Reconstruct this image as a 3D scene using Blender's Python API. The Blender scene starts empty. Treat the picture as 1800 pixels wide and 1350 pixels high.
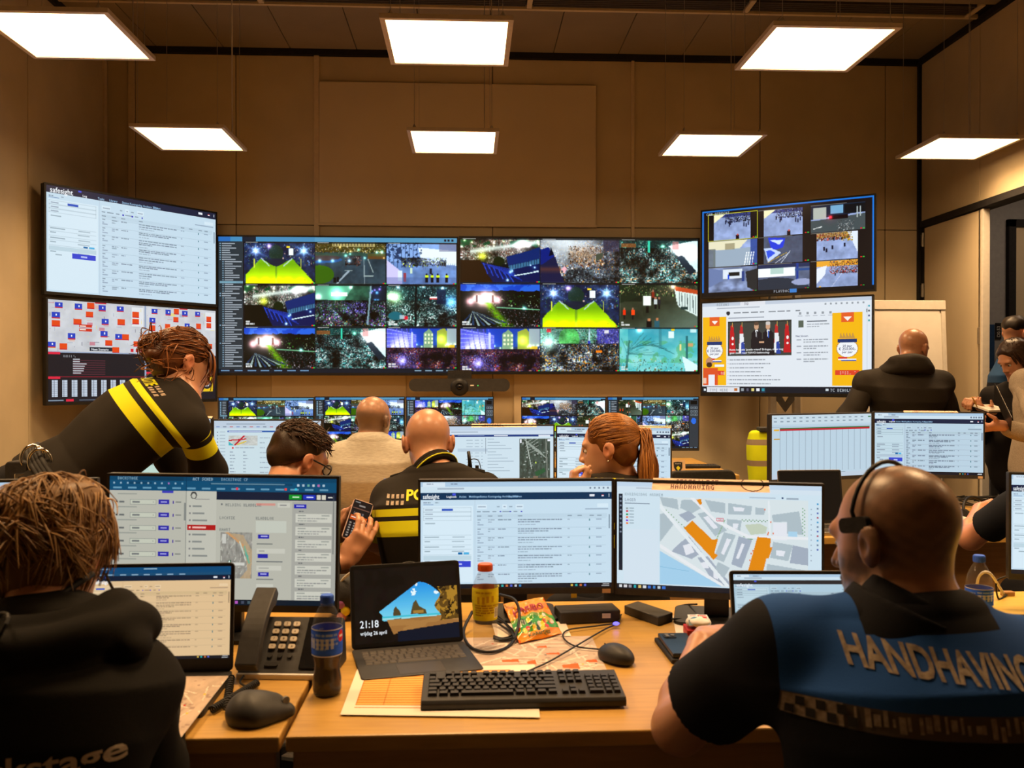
import bpy, bmesh, math, random
import numpy as np
from mathutils import Vector, Matrix
rng = np.random.default_rng(7)
random.seed(7)
scene = bpy.context.scene
COL = scene.collection
PI = math.pi
# ------------------------------------------------------------------ camera
F_PX, CX, CY = 1575.0,900.0,675.0
CAM = np.array([0.0,0.0,1.45])
YAW, PITCH = math.radians(2.73), math.radians(-0.36)
cam_data = bpy.data.cameras.new('camera')
cam_data.sensor_width = 32.0
cam_data.lens = 32.0 * F_PX / 1800.0
cam_data.clip_start = 0.05
cam_data.dof.use_dof = True
cam_data.dof.focus_distance = 4.6
cam_data.dof.aperture_fstop = 5.6
cam = bpy.data.objects.new('camera', cam_data)
COL.objects.link(cam)
cam.location = CAM
cam.rotation_euler = (PI / 2 + PITCH, 0,-YAW)
scene.camera = cam
# ------------------------------------------------------------------ world and exposure
world = bpy.data.worlds.new('world')
scene.world = world
world.use_nodes = True
world.node_tree.nodes['Background'].inputs[0].default_value = (0.02,0.018,0.016,1)
world.node_tree.nodes['Background'].inputs[1].default_value = 1.0
vs = scene.view_settings
vs.view_transform = 'Standard'
vs.look = 'None'
vs.exposure = 0.0
vs.gamma = 1.0
vs.use_curve_mapping = False
PANEL_COLOR = (1.0,0.63,0.31)
PANEL_STRENGTH = 7.0
PANEL_WATTS = 28.0
PANEL_SPREAD = 132.0
# ------------------------------------------------------------------ projection helper (pixel + depth -> place in the room)
_f = np.array([math.sin(YAW) * math.cos(PITCH), math.cos(YAW) * math.cos(PITCH), math.sin(PITCH)])
_r = np.array([math.cos(YAW),-math.sin(YAW),0.0])
_u = np.cross(_r, _f)
def ray(px, py):
 return _f + _r * ((px - CX) / F_PX) - _u * ((py - CY) / F_PX)
def P(px, py, Y):
 d = ray(px, py)
 return CAM + d * (Y / d[1])
def G(px, py, z):
 d = ray(px, py)
 return CAM + d * ((z - CAM[2]) / d[2])
def proj(p):
 v = np.asarray(p, float) - CAM
 zf = v @ _f
 return CX + F_PX * (v @ _r) / zf, CY - F_PX * (v @ _u) / zf
def lin(c):
 return tuple((x / 12.92 if x <= 0.04045 else ((x + 0.055) / 1.055) ** 2.4) for x in c)
def rgb(r, g, b):
 return lin((r / 255, g / 255, b / 255))
# ------------------------------------------------------------------ materials
def mat(name, color, rough=0.6, metal=0.0, spec=0.4, var=0.0, scale=30.0, bump=0.0, bscale=None, stretch=(1,1,1), color2=None,
  emit=None, estr=0.0, trans=0.0, ior=1.45, coat=0.0, alpha=1.0, sheen=0.0, detail=4.0):
 m = bpy.data.materials.new(name)
 m.use_nodes = True
 nt = m.node_tree
 b = nt.nodes['Principled BSDF']
 b.inputs['Base Color'].default_value = (*color, 1)
 b.inputs['Roughness'].default_value = rough
 b.inputs['Metallic'].default_value = metal
 b.inputs['Specular IOR Level'].default_value = spec
 b.inputs['Transmission Weight'].default_value = trans
 b.inputs['IOR'].default_value = ior
 b.inputs['Coat Weight'].default_value = coat
 b.inputs['Alpha'].default_value = alpha
 b.inputs['Sheen Weight'].default_value = sheen
 if emit:
  b.inputs['Emission Color'].default_value = (*emit, 1)
  b.inputs['Emission Strength'].default_value = estr
 if var > 0 or bump > 0 or color2:
  tc = nt.nodes.new('ShaderNodeTexCoord')
  mp = nt.nodes.new('ShaderNodeMapping')
  mp.inputs['Scale'].default_value = stretch
  nt.links.new(tc.outputs['Object'], mp.inputs['Vector'])
  nz = nt.nodes.new('ShaderNodeTexNoise')
  nz.inputs['Scale'].default_value = scale
  nz.inputs['Detail'].default_value = detail
  nt.links.new(mp.outputs[0], nz.inputs['Vector'])
  if var > 0 or color2:
   c2 = color2 or tuple(min(1, max(0, x * (1 - var))) for x in color)
   c1 = color if color2 else tuple(min(1, x * (1 + var)) for x in color)
   rp = nt.nodes.new('ShaderNodeValToRGB')
   rp.color_ramp.elements[0].position = 0.36
   rp.color_ramp.elements[1].position = 0.66
   rp.color_ramp.elements[0].color = (*c2,1)
   rp.color_ramp.elements[1].color = (*c1,1)
   nt.links.new(nz.outputs['Fac'], rp.inputs['Fac'])
   nt.links.new(rp.outputs['Color'], b.inputs['Base Color'])
  if bump > 0:
   n2 = nz
   if bscale:
    n2 = nt.nodes.new('ShaderNodeTexNoise')
    n2.inputs['Scale'].default_value = bscale
    nt.links.new(mp.outputs[0], n2.inputs['Vector'])
   bp = nt.nodes.new('ShaderNodeBump')
   bp.inputs['Strength'].default_value = bump
   bp.inputs['Distance'].default_value = 0.004
   nt.links.new(n2.outputs['Fac'], bp.inputs['Height'])
   nt.links.new(bp.outputs['Normal'], b.inputs['Normal'])
 return m
def attr_mat(name, rough=0.5, spec=0.3, emit=0.0, bump=0.0, bscale=200, sss=0.0, diffuse=1.0):
 """colour comes from the mesh's own colour attribute 'Col'"""
 m = bpy.data.materials.new(name)
 m.use_nodes = True
 nt = m.node_tree
 b = nt.nodes['Principled BSDF']
 a = nt.nodes.new('ShaderNodeAttribute')
 a.attribute_name = 'Col'
 b.inputs['Roughness'].default_value = rough
 b.inputs['Specular IOR Level'].default_value = spec
 if emit > 0:
  b.inputs['Base Color'].default_value = (0.01,0.01,0.011,1)
  nt.links.new(a.outputs['Color'], b.inputs['Emission Color'])
  b.inputs['Emission Strength'].default_value = emit
 else:
  nt.links.new(a.outputs['Color'], b.inputs['Base Color'])
 if sss > 0:
  b.inputs['Subsurface Weight'].default_value = sss
  b.inputs['Subsurface Radius'].default_value = (0.012,0.005,0.003)
  b.inputs['Subsurface Scale'].default_value = 0.5
 if bump > 0:
  tc = nt.nodes.new('ShaderNodeTexCoord')
  nz = nt.nodes.new('ShaderNodeTexNoise')
  nz.inputs['Scale'].default_value = bscale
  nt.links.new(tc.outputs['Object'], nz.inputs['Vector'])
  bp = nt.nodes.new('ShaderNodeBump')
  bp.inputs['Strength'].default_value = bump
  bp.inputs['Distance'].default_value = 0.002
  nt.links.new(nz.outputs['Fac'], bp.inputs['Height'])
  nt.links.new(bp.outputs['Normal'], b.inputs['Normal'])
 return m
def wood_mat(name, c1, c2, rough=0.42, stave=0.0):
 m = bpy.data.materials.new(name)
 m.use_nodes = True
 nt = m.node_tree
 b = nt.nodes['Principled BSDF']
 tc = nt.nodes.new('ShaderNodeTexCoord')
 mp = nt.nodes.new('ShaderNodeMapping')
 mp.inputs['Scale'].default_value = (1.2,14,14)
 nt.links.new(tc.outputs['Object'], mp.inputs['Vector'])
 nz = nt.nodes.new('ShaderNodeTexNoise')
 nz.inputs['Scale'].default_value = 5.0
 nz.inputs['Detail'].default_value = 8.0
 nz.inputs['Distortion'].default_value = 0.6
 nt.links.new(mp.outputs[0], nz.inputs['Vector'])
 rp = nt.nodes.new('ShaderNodeValToRGB')
 rp.color_ramp.elements[0].position = 0.3
 rp.color_ramp.elements[1].position = 0.7
 rp.color_ramp.elements[0].color = (*c2,1)
 rp.color_ramp.elements[1].color = (*c1,1)
 nt.links.new(nz.outputs['Fac'], rp.inputs['Fac'])
 out = rp.outputs['Color']
 if stave > 0:
  br = nt.nodes.new('ShaderNodeTexBrick')
  br.inputs['Scale'].default_value = 1.0
  br.inputs['Brick Width'].default_value = 0.9
  br.inputs['Row Height'].default_value = 0.115
  br.inputs['Mortar Size'].default_value = 0.0
  br.inputs['Color1'].default_value = (1,1,1,1)
  br.inputs['Color2'].default_value = (1 - stave, 1 - stave, 1 - stave, 1)
  nt.links.new(tc.outputs['Object'], br.inputs['Vector'])
  mx = nt.nodes.new('ShaderNodeMix')
  mx.data_type = 'RGBA'
  mx.blend_type = 'MULTIPLY'
  mx.inputs[0].default_value = 1.0
  nt.links.new(out, mx.inputs[6])
  nt.links.new(br.outputs['Color'], mx.inputs[7])
  out = mx.outputs[2]
 nt.links.new(out, b.inputs['Base Color'])
 b.inputs['Roughness'].default_value = rough
 bp = nt.nodes.new('ShaderNodeBump')
 bp.inputs['Strength'].default_value = 0.08
 bp.inputs['Distance'].default_value = 0.002
 nt.links.new(nz.outputs['Fac'], bp.inputs['Height'])
 nt.links.new(bp.outputs['Normal'], b.inputs['Normal'])
 return m
M = {}
M['wall'] = mat('wall_fabric', (0.56,0.46,0.30),0.9, spec=0.1, var=0.05, scale=3, bump=0.25, bscale=260)
M['wall2'] = mat('wall_board', (0.64,0.53,0.36),0.75, spec=0.15, var=0.03, scale=2, bump=0.08, bscale=300)
M['post'] = mat('wall_post', (0.62,0.50,0.33),0.5, var=0.04)
M['gap'] = mat('shadow_gap', (0.012,0.011,0.012),0.7, var=0.2)
M['ceiling'] = mat('ceiling_panel', (0.27,0.215,0.15),0.85, spec=0.1, var=0.06, scale=2, bump=0.1, bscale=150)
M['grille'] = mat('grille', (0.06,0.05,0.045),0.6, var=0.1)
M['floor'] = mat('carpet', (0.09,0.08,0.075),0.95, var=0.3, scale=80, bump=0.5, bscale=400)
M['corr'] = mat('corridor_wall', (0.33,0.33,0.34),0.8, var=0.05)
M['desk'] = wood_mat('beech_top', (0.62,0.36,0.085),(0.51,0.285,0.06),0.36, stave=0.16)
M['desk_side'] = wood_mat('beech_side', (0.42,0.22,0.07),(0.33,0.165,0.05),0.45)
M['desk_yellow'] = wood_mat('beech_top_pale', (0.64,0.45,0.09),(0.56,0.38,0.07),0.4)
M['black'] = mat('black_plastic', (0.012,0.012,0.013),0.42, var=0.15, scale=40)
M['black_soft'] = mat('black_matt', (0.018,0.017,0.017),0.7, var=0.2, scale=60, bump=0.15, bscale=300)
M['dark_grey'] = mat('dark_grey_plastic', (0.035,0.034,0.034),0.5, var=0.12, scale=50)
M['grey'] = mat('grey_plastic', (0.16,0.155,0.15),0.5, var=0.1)
M['metal'] = mat('brushed_metal', (0.55,0.53,0.5),0.35, metal=1.0, var=0.08, scale=20)
M['chrome'] = mat('chrome', (0.75,0.73,0.7),0.12, metal=1.0, var=0.03)
M['white_metal'] = mat('white_metal', (0.7,0.66,0.6),0.4, var=0.04)
M['paper'] = mat('white_paper', (0.80,0.76,0.70),0.8, spec=0.1, var=0.03, scale=8)
M['cable'] = mat('black_cable', (0.012,0.012,0.012),0.5, var=0.1)
M['cable_white'] = mat('pale_cable', (0.6,0.56,0.5),0.5, var=0.06)
M['screen'] = attr_mat('lit_screen', rough=0.25, spec=0.25, emit=1.0)
M['print'] = attr_mat('printed_paper', rough=0.7, spec=0.15)
M['glow_white'] = mat('glowing_white_letters', (0.01,0.01,0.01),0.4, emit=rgb(240,246,252), estr=1.0, var=0.02)
M['glow_navy'] = mat('glowing_navy_letters', (0.01,0.01,0.01),0.4, emit=rgb(25,45,100), estr=1.0, var=0.02)
M['led_green'] = mat('green_led', (0.01,0.03,0.01),0.4, emit=(0.1,1.0,0.15), estr=1.5, var=0.02)
M['led_blue'] = mat('blue_led', (0.01,0.01,0.05),0.4, emit=(0.12,0.1,1.0), estr=3.0, var=0.02)
# ------------------------------------------------------------------ mesh helpers
class MB:
 """collects shapes into one mesh"""
 def __init__(self):
  self.v, self.f = [], []
 def add(self, vs_, fs_):
  o = len(self.v)
  self.v += [tuple(map(float, x)) for x in vs_]
  self.f += [tuple(i + o for i in f) for f in fs_]
  return self
 def box(self, lo, hi, T=None):
  x0, y0, z0 = lo
  x1, y1, z1 = hi
  vs_ = [(x0, y0, z0),(x1, y0, z0),(x1, y1, z0),(x0, y1, z0),(x0, y0, z1),(x1, y0, z1),(x1, y1, z1),(x0, y1, z1)]
  if T is not None:
   vs_ = [tuple(T @ Vector(p)) for p in vs_]
  return self.add(vs_, [(0,3,2,1),(4,5,6,7),(0,1,5,4),(1,2,6,5),(2,3,7,6),(3,0,4,7)])
 def rbox(self, lo, hi, r, seg=3, axis=2, T=None):
  """box with four rounded edges along one axis"""
  ax = [(1,2,0),(2,0,1),(0,1,2)][axis]
  a, b, c = ax
  pts = []
  for cx, cy, a0 in ((hi[a] - r, hi[b] - r, 0),(lo[a] + r, hi[b] - r, 90),(lo[a] + r, lo[b] + r, 180),(hi[a] - r, lo[b] + r, 270)):
   for i in range(seg + 1):
    t = math.radians(a0 + 90 * i / seg)
    pts.append((cx + r * math.cos(t), cy + r * math.sin(t)))
  n = len(pts)
  vs_ = []
  for h in (lo[c], hi[c]):
   for p in pts:
    q = [0,0,0]
    q[a], q[b], q[c] = p[0], p[1], h
    vs_.append(tuple(T @ Vector(q)) if T is not None else tuple(q))
  fs_ = [tuple(range(n - 1,-1,-1)), tuple(range(n, 2 * n))]
  fs_ += [(i, (i + 1) % n, n + (i + 1) % n, n + i) for i in range(n)]
  return self.add(vs_, fs_)
 def prism(self, pts2, z0, z1, T=None):
  n = len(pts2)
  vs_ = [(p[0], p[1], z0) for p in pts2] + [(p[0], p[1], z1) for p in pts2]
  if T is not None:
   vs_ = [tuple(T @ Vector(p)) for p in vs_]
  fs_ = [tuple(range(n - 1,-1,-1)), tuple(range(n, 2 * n))]
  fs_ += [(i, (i + 1) % n, n + (i + 1) % n, n + i) for i in range(n)]
  return self.add(vs_, fs_)
 def lathe(self, prof, seg=24, c=(0,0,0), cap=True):
  vs_, fs_ = [], []
  for r, z in prof:
   for i in range(seg):
    t = 2 * PI * i / seg
    vs_.append((c[0] + r * math.cos(t), c[1] + r * math.sin(t), c[2] + z))
  for k in range(len(prof) - 1):
   for i in range(seg):
    j = (i + 1) % seg
    fs_.append((k * seg + i, k * seg + j, (k + 1) * seg + j, (k + 1) * seg + i))
  if cap:
   fs_.append(tuple(range(seg - 1,-1,-1)))
   fs_.append(tuple(range((len(prof) - 1) * seg, len(prof) * seg)))
  return self.add(vs_, fs_)
 def tube(self, pts, r, seg=8, r2=None, closed=False):
  pts = [Vector(p) for p in pts]
  n = len(pts)
  rr = [r + ((r2 if r2 is not None else r) - r) * i / max(1, n - 1) for i in range(n)] if not isinstance(r, (list, tuple)) else r
  t0 = (pts[1] - pts[0]).normalized()
  up = Vector((0,0,1)) if abs(t0.z) < 0.9 else Vector((1,0,0))
  nrm = t0.cross(up).normalized()
  vs_, fs_ = [], []
  for i, p in enumerate(pts):
   if closed:
    t = (pts[(i + 1) % n] - pts[i - 1]).normalized()
   else:
    t = (pts[min(i + 1, n - 1)] - pts[max(i - 1,0)]).normalized()
   nrm = (nrm - t * nrm.dot(t)).normalized()
   b = t.cross(nrm)
   for k in range(seg):
    a = 2 * PI * k / seg
    vs_.append(tuple(p + (nrm * math.cos(a) + b * math.sin(a)) * rr[i]))
  m = n if closed else n - 1
  for i in range(m):
   for k in range(seg):
    fs_.append((i * seg + k, i * seg + (k + 1) % seg, ((i + 1) % n) * seg + (k + 1) % seg, ((i + 1) % n) * seg + k))
  if not closed:
   fs_.append(tuple(range(seg - 1,-1,-1)))
   fs_.append(tuple(range((n - 1) * seg, n * seg)))
  return self.add(vs_, fs_)
 def sphere(self, c, r, seg=16, rings=10, sc=(1,1,1)):
  vs_, fs_ = [(c[0], c[1], c[2] - r * sc[2])], []
  for k in range(1, rings):
   a = -PI / 2 + PI * k / rings
   for i in range(seg):
    t = 2 * PI * i / seg
    vs_.append((c[0] + r * sc[0] * math.cos(a) * math.cos(t), c[1] + r * sc[1] * math.cos(a) * math.sin(t), c[2] + r * sc[2] * math.sin(a)))
  vs_.append((c[0], c[1], c[2] + r * sc[2]))
  for i in range(seg):
   fs_.append((0,1 + (i + 1) % seg, 1 + i))
   fs_.append((len(vs_) - 1,1 + (rings - 2) * seg + i, 1 + (rings - 2) * seg + (i + 1) % seg))
  for k in range(rings - 2):
   for i in range(seg):
    fs_.append((1 + k * seg + i, 1 + k * seg + (i + 1) % seg, 1 + (k + 1) * seg + (i + 1) % seg, 1 + (k + 1) * seg + i))
  return self.add(vs_, fs_)
 def build(self, name, material, parent=None, smooth=False, bevel=0.0, local=True):
  me = bpy.data.meshes.new(name)
  me.from_pydata(self.v, [], self.f)
  if bevel > 0:
   bm = bmesh.new()
   bm.from_mesh(me)
   es = [e for e in bm.edges if len(e.link_faces) == 2 and e.calc_face_angle() > 0.7]
   bmesh.ops.bevel(bm, geom=es, offset=bevel, segments=2, profile=0.5, affect='EDGES')
   bm.to_mesh(me)
   bm.free()
  bm = bmesh.new()
  bm.from_mesh(me)
  bmesh.ops.recalc_face_normals(bm, faces=bm.faces)
  bm.to_mesh(me)
  bm.free()
  me.materials.append(M[material] if isinstance(material, str) else material)
  if smooth:
   me.polygons.foreach_set('use_smooth', [True] * len(me.polygons))
   if smooth == 'auto':
    me.set_sharp_from_angle(angle=0.7)
  return link(name, me, parent)
def link(name, me, parent=None):
 o = bpy.data.objects.new(name, me)
 COL.objects.link(o)
 if parent is not None:
  o.parent = parent
 return o
def empty(name, loc=(0,0,0), rz=0.0, label=None, cat=None, group=None, rx=0.0, ry=0.0):
 o = bpy.data.objects.new(name, None)
 o.empty_display_size = 0.05
 COL.objects.link(o)
 o.location = [float(x) for x in loc]
 o.rotation_euler = (rx, ry, rz)
 return tag(o, label, cat, group)
def tag(o, label=None, cat=None, group=None, kind=None):
 if label:
  o['label'] = label
 if cat:
  o['category'] = cat
 if group:
  o['group'] = group
 if kind:
  o['kind'] = kind
 return o
def struct(o):
 o['kind'] = 'structure'
 return o
def text_part(name, s, height, material, parent=None, T=None, align='LEFT', bold=0.0, extrude=0.0004, width=None, deform=None, shear=0.0, spacing=1.0):
 """lettering as a mesh; local x runs along the line, local z is up, faces -y; T places it"""
 cu = bpy.data.curves.new(name, 'FONT')
 cu.body = s
 cu.size = 1.0
 cu.offset = bold
 cu.shear = shear
 cu.space_character = spacing
 cu.align_x = 'LEFT'
 cu.resolution_u = 3
 ob = bpy.data.objects.new(name, cu)
 COL.objects.link(ob)
 dg = bpy.context.evaluated_depsgraph_get()
 me0 = ob.evaluated_get(dg).to_mesh()
 v = np.empty(len(me0.vertices) * 3, 'f')
 me0.vertices.foreach_get('co', v)
 v = v.reshape(-1,3).copy()
 faces = [tuple(p.vertices) for p in me0.polygons]
 ob.evaluated_get(dg).to_mesh_clear()
 bpy.data.objects.remove(ob)
 bpy.data.curves.remove(cu)
 sc = height / 0.70
 v *= sc
 if width is not None:
  v[:, 0] *= width / (v[:, 0].max() - v[:, 0].min())
 x0, x1 = v[:, 0].min(), v[:, 0].max()
 v[:, 0] -= x0 if align == 'LEFT' else (0.5 * (x0 + x1) if align == 'CENTER' else x1)
 pts = np.stack([v[:, 0], np.full(len(v),-extrude), v[:, 1]], 1)
 me = bpy.data.meshes.new(name)
 me.from_pydata([tuple(map(float, p)) for p in pts], [], faces)
 if deform is not None:
  bm = bmesh.new()
  bm.from_mesh(me)
  bmesh.ops.triangulate(bm, faces=bm.faces)
  for _ in range(2):
   le = [e for e in bm.edges if e.calc_length() > height * 0.3]
   if le:
    bmesh.ops.subdivide_edges(bm, edges=le, cuts=1)
  bm.to_mesh(me)
  bm.free()
  w = np.empty(len(me.vertices) * 3, 'f')
  me.vertices.foreach_get('co', w)
  w = deform(w.reshape(-1,3).astype(float))
  me.vertices.foreach_set('co', w.astype('f').ravel())
 me.materials.append(M[material] if isinstance(material, str) else material)
 me.update()
 o = link(name, me, parent)
 if T is not None:
  o.matrix_local = T
 return o
def spline(pts, n=8):
 """smooth curve through points"""
 pts = [np.asarray(p, float) for p in pts]
 pp = [2 * pts[0] - pts[1]] + pts + [2 * pts[-1] - pts[-2]]
 out = []
 for i in range(1, len(pp) - 2):
  p0, p1, p2, p3 = pp[i - 1:i + 3]
  for k in range(n):
   t = k / n
   out.append(0.5 * ((2 * p1) + (p2 - p0) * t + (2 * p0 - 5 * p1 + 4 * p2 - p3) * t * t + (3 * p1 - p0 - 3 * p2 + p3) * t ** 3))
 out.append(pts[-1])
 return out
# ------------------------------------------------------------------ pictures shown on screens and printed sheets, drawn cell by cell
_G = {'A': '010101111101101', 'B': '110101110101110', 'C': '011100100100011', 'D': '110101101101110', 'E': '111100110100111', 'F': '111100110100100',
 'G': '011100101101011', 'H': '101101111101101', 'I': '111010010010111', 'J': '001001001101010', 'K': '101101110101101', 'L': '100100100100111',
 'M': '101111111101101', 'N': '110101101101101', 'O': '010101101101010', 'P': '110101110100100', 'Q': '010101101110011', 'R': '110101110101101',
 'S': '011100010001110', 'T': '111010010010010', 'U': '101101101101111', 'V': '101101101101010', 'W': '101101111111101', 'X': '101101010101101',
 'Y': '101101010010010', 'Z': '111001010100111', '0': '111101101101111', '1': '010110010010111', '2': '110001010100111', '3': '111001011001111',
 '4': '101101111001001', '5': '111100110001110', '6': '011100111101111', '7': '111001010010010', '8': '111101111101111', '9': '111101111001110',
 '.': '000000000000010', ',': '000000000010100', '-': '000000111000000', ':': '000010000010000', "'": '010010000000000', '/': '001001010100100'}
class Ras:
 def __init__(s, w, h, bg):
  s.w, s.h = int(w), int(h)
  s.a = np.empty((s.h, s.w, 3))
  s.a[:] = np.array(bg) / 255.0
 def rect(s, x, y, w, h, c, al=1.0):
  x0, y0, x1, y1 = int(round(x)), int(round(y)), int(round(x + w)), int(round(y + h))
  x0, y0 = max(0, x0), max(0, y0)
  if x1 > x0 and y1 > y0:
   v = s.a[y0:y1, x0:x1]
   v[:] = v * (1 - al) + np.array(c) / 255.0 * al
  return s
 def frame(s, x, y, w, h, c, al=1.0):
  s.rect(x, y, w, 1, c, al); s.rect(x, y + h - 1, w, 1, c, al)
  s.rect(x, y, 1, h, c, al); s.rect(x + w - 1, y, 1, h, c, al)
 def text(s, x, y, t, c, al=0.8, sc=1):
  for ch in t.upper():
   g = _G.get(ch)
   if g:
    for i, b in enumerate(g):
     if b == '1':
      s.rect(x + (i % 3) * sc, y + (i // 3) * sc, sc, sc, c, al)
   x += 4 * sc
  return x
 def para(s, x, y, w, n, c, al=0.5, dy=4, hgt=2):
  for k in range(n):
   xx, end = x, x + (w if k < n - 1 else w * random.uniform(0.3,0.9))
   while xx < end:
    l = random.randint(3,9)
    s.rect(xx, y + k * dy, min(l, end - xx), hgt, c, al * random.uniform(0.7,1.0))
    xx += l + 1
 def grid(s):
  return np.meshgrid((np.arange(s.w) + 0.5) / s.w, (np.arange(s.h) + 0.5) / s.h)
 def mask(s, m, c, al=1.0):
  m = np.clip(m, 0,1)[..., None] * al
  s.a = s.a * (1 - m) + np.array(c) / 255.0 * m
  return s
 def poly(s, pts, c, al=1.0):
  X, Y = s.grid()
  ins = np.zeros((s.h, s.w), bool)
  n = len(pts)
  for i in range(n):
   (x0, y0),(x1, y1) = pts[i], pts[(i + 1) % n]
   if y0 == y1:
    continue
   cond = ((Y < y0) != (Y < y1)) & (X < (x1 - x0) * (Y - y0) / (y1 - y0) + x0)
   ins ^= cond
  return s.mask(ins.astype(float), c, al)
 def disc(s, cx, cy, rx, ry, c, al=1.0):
  X, Y = s.grid()
  return s.mask((((X - cx) / rx) ** 2 + ((Y - cy) / ry) ** 2 < 1).astype(float), c, al)
 def glow(s, cx, cy, r, c, asp=1.7, rays=False):
  X, Y = s.grid()
  dx, dy = (X - cx),(Y - cy) / asp
  d = np.hypot(dx, dy)
  g = np.exp(-(d / r) ** 2) + 0.35 * np.exp(-d / r / 1.5)
  if rays:
   th = np.arctan2(dy, dx)
   g = g + 0.6 * np.exp(-d / (r * 2)) * (np.abs(np.sin(th * 3)) ** 8)
  s.a = np.clip(s.a + g[..., None] * np.array(c) / 255.0,0,1)
  return s
 def line(s, x0, y0, x1, y1, c, wd=0.006, al=1.0):
  X, Y = s.grid()
  asp = s.h / s.w
  px, py, dx, dy = X - x0,(Y - y0) * asp, x1 - x0,(y1 - y0) * asp
  t = np.clip((px * dx + py * dy) / (dx * dx + dy * dy + 1e-9),0,1)
  return s.mask((np.hypot(px - t * dx, py - t * dy) < wd).astype(float), c, al)
 def noise(s, sx, sy, seed=0):
  r = np.random.default_rng(seed)
  g = r.random((int(sy) + 2, int(sx) + 2))
  X, Y = s.grid()
  u, v = X * sx, Y * sy
  i, j = u.astype(int), v.astype(int)
  fu, fv = u - i, v - j
  fu, fv = fu * fu * (3 - 2 * fu), fv * fv * (3 - 2 * fv)
  return (g[j, i] * (1 - fu) + g[j, i + 1] * fu) * (1 - fv) + (g[j + 1, i] * (1 - fu) + g[j + 1, i + 1] * fu) * fv
 def fbm(s, sc, seed=0, asp=0.6):
  return 0.5 * s.noise(sc, sc * asp + 1, seed) + 0.3 * s.noise(sc * 2.1, sc * 2.1 * asp + 1, seed + 1) + 0.2 * s.noise(sc * 4.3, sc * 4.3 * asp + 1, seed + 2)
 def crowd(s, y0, y1, cols, dens, seed, x0=0.0, x1=1.0, dark=(8,14,20), al=0.85, big=1):
  r = np.random.default_rng(seed)
  X, Y = s.grid()
  reg = ((Y > y0) & (Y < y1) & (X > x0) & (X < x1)).astype(float)
  if dark is not None:
   s.mask(reg, dark, al)
  n = int(dens * (y1 - y0) * (x1 - x0) * s.w * s.h)
  for yy in np.sort(y0 + (y1 - y0) * r.random(n)):
   c = cols[int(r.random() * len(cols))]
   b = 0.22 + 0.85 * r.random() ** 1.5
   sz = 1 + int(big * (yy - y0) / (y1 - y0 + 1e-6) * 1.9 * r.random())
   s.rect((x0 + (x1 - x0) * r.random()) * s.w, yy * s.h, sz, sz + (r.random() < 0.4), tuple(np.array(c) * b),0.9)
  if dark is not None:
   s.a *= (1 - reg + reg * np.clip(-0.6 + 3.0 * s.fbm(7, seed + 90),0.12,1.5))[..., None]
  return s
 def lights(s, y0, y1, n, cols, seed, x0=0.0, x1=1.0, rad=0.012):
  r = np.random.default_rng(seed)
  for _ in range(n):
   s.glow(x0 + (x1 - x0) * r.random(), y0 + (y1 - y0) * r.random(), rad * (0.4 + r.random()), cols[int(r.random() * len(cols))])
  return s
 def shade(s, m, lo=0.5, hi=1.2):
  s.a = np.clip(s.a * (lo + (hi - lo) * m)[..., None], 0,1)
  return s
 def blit(s, o, x, y, w, h):
  x, y, w, h = int(round(x)), int(round(y)), int(round(w)), int(round(h))
  yi = (np.arange(h) * o.h / h).astype(int)
  xi = (np.arange(w) * o.w / w).astype(int)
  sub = o.a[yi][:, xi]
  x1, y1 = min(s.w, x + w), min(s.h, y + h)
  s.a[y:y1, x:x1] = sub[:y1 - y, :x1 - x]
def ras_mesh(name, ras, w, h):
 """flat picture as one mesh in the local xz plane (origin at its centre, facing -y), a colour for each cell"""
 a = np.round(np.clip(ras.a, 0,1) * 63) / 63
 H, W = a.shape[:2]
 key = (np.round(a * 63).astype(int) * np.array([4096,64,1])).sum(2)
 ch = np.ones((H, W), bool)
 ch[:, 1:] = key[:, 1:] != key[:, :-1]
 ys, xs = np.nonzero(ch)
 nxt = np.empty(len(xs), int)
 nxt[:-1] = np.where(ys[1:] == ys[:-1], xs[1:], W)
 nxt[-1] = W
 # merge the same run over following rows
 runs = {}
 out = []
 kk = key[ys, xs]
 cur = {}
 row = -1
 new = {}
 for y, x, x2, k in zip(ys.tolist(), xs.tolist(), nxt.tolist(), kk.tolist()):
  if y != row:
   for r_ in cur.values():
    out.append(r_)
   cur, new, row = new, {}, y
  t = (x, x2, k)
  r_ = cur.pop(t, None)
  if r_ is None:
   r_ = [x, y, x2, y + 1]
  else:
   r_[3] = y + 1
  new[t] = r_
 out += list(cur.values()) + list(new.values())
 q = np.array(out, float)
 n = len(q)
 vx = np.stack([q[:, 0], q[:, 2], q[:, 2], q[:, 0]], 1) / W * w - w / 2
 vz = h / 2 - np.stack([q[:, 3], q[:, 3], q[:, 1], q[:, 1]], 1) / H * h
 v = np.stack([vx, np.zeros_like(vx), vz], 2).reshape(-1,3)
 me = bpy.data.meshes.new(name)
 me.vertices.add(4 * n)
 me.vertices.foreach_set('co', v.astype('f').ravel())
 me.loops.add(4 * n)
 me.loops.foreach_set('vertex_index', np.arange(4 * n, dtype='i'))
 me.polygons.add(n)
 me.polygons.foreach_set('loop_start', np.arange(0,4 * n, 4, dtype='i'))
 c = a[q[:, 1].astype(int), q[:, 0].astype(int)]
 c = np.where(c <= 0.04045, c / 12.92,((c + 0.055) / 1.055) ** 2.4)
 at = me.attributes.new('Col', 'FLOAT_COLOR', 'FACE')
 at.data.foreach_set('color', np.concatenate([c, np.ones((n, 1))], 1).astype('f').ravel())
 me.update()
 return me
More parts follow.
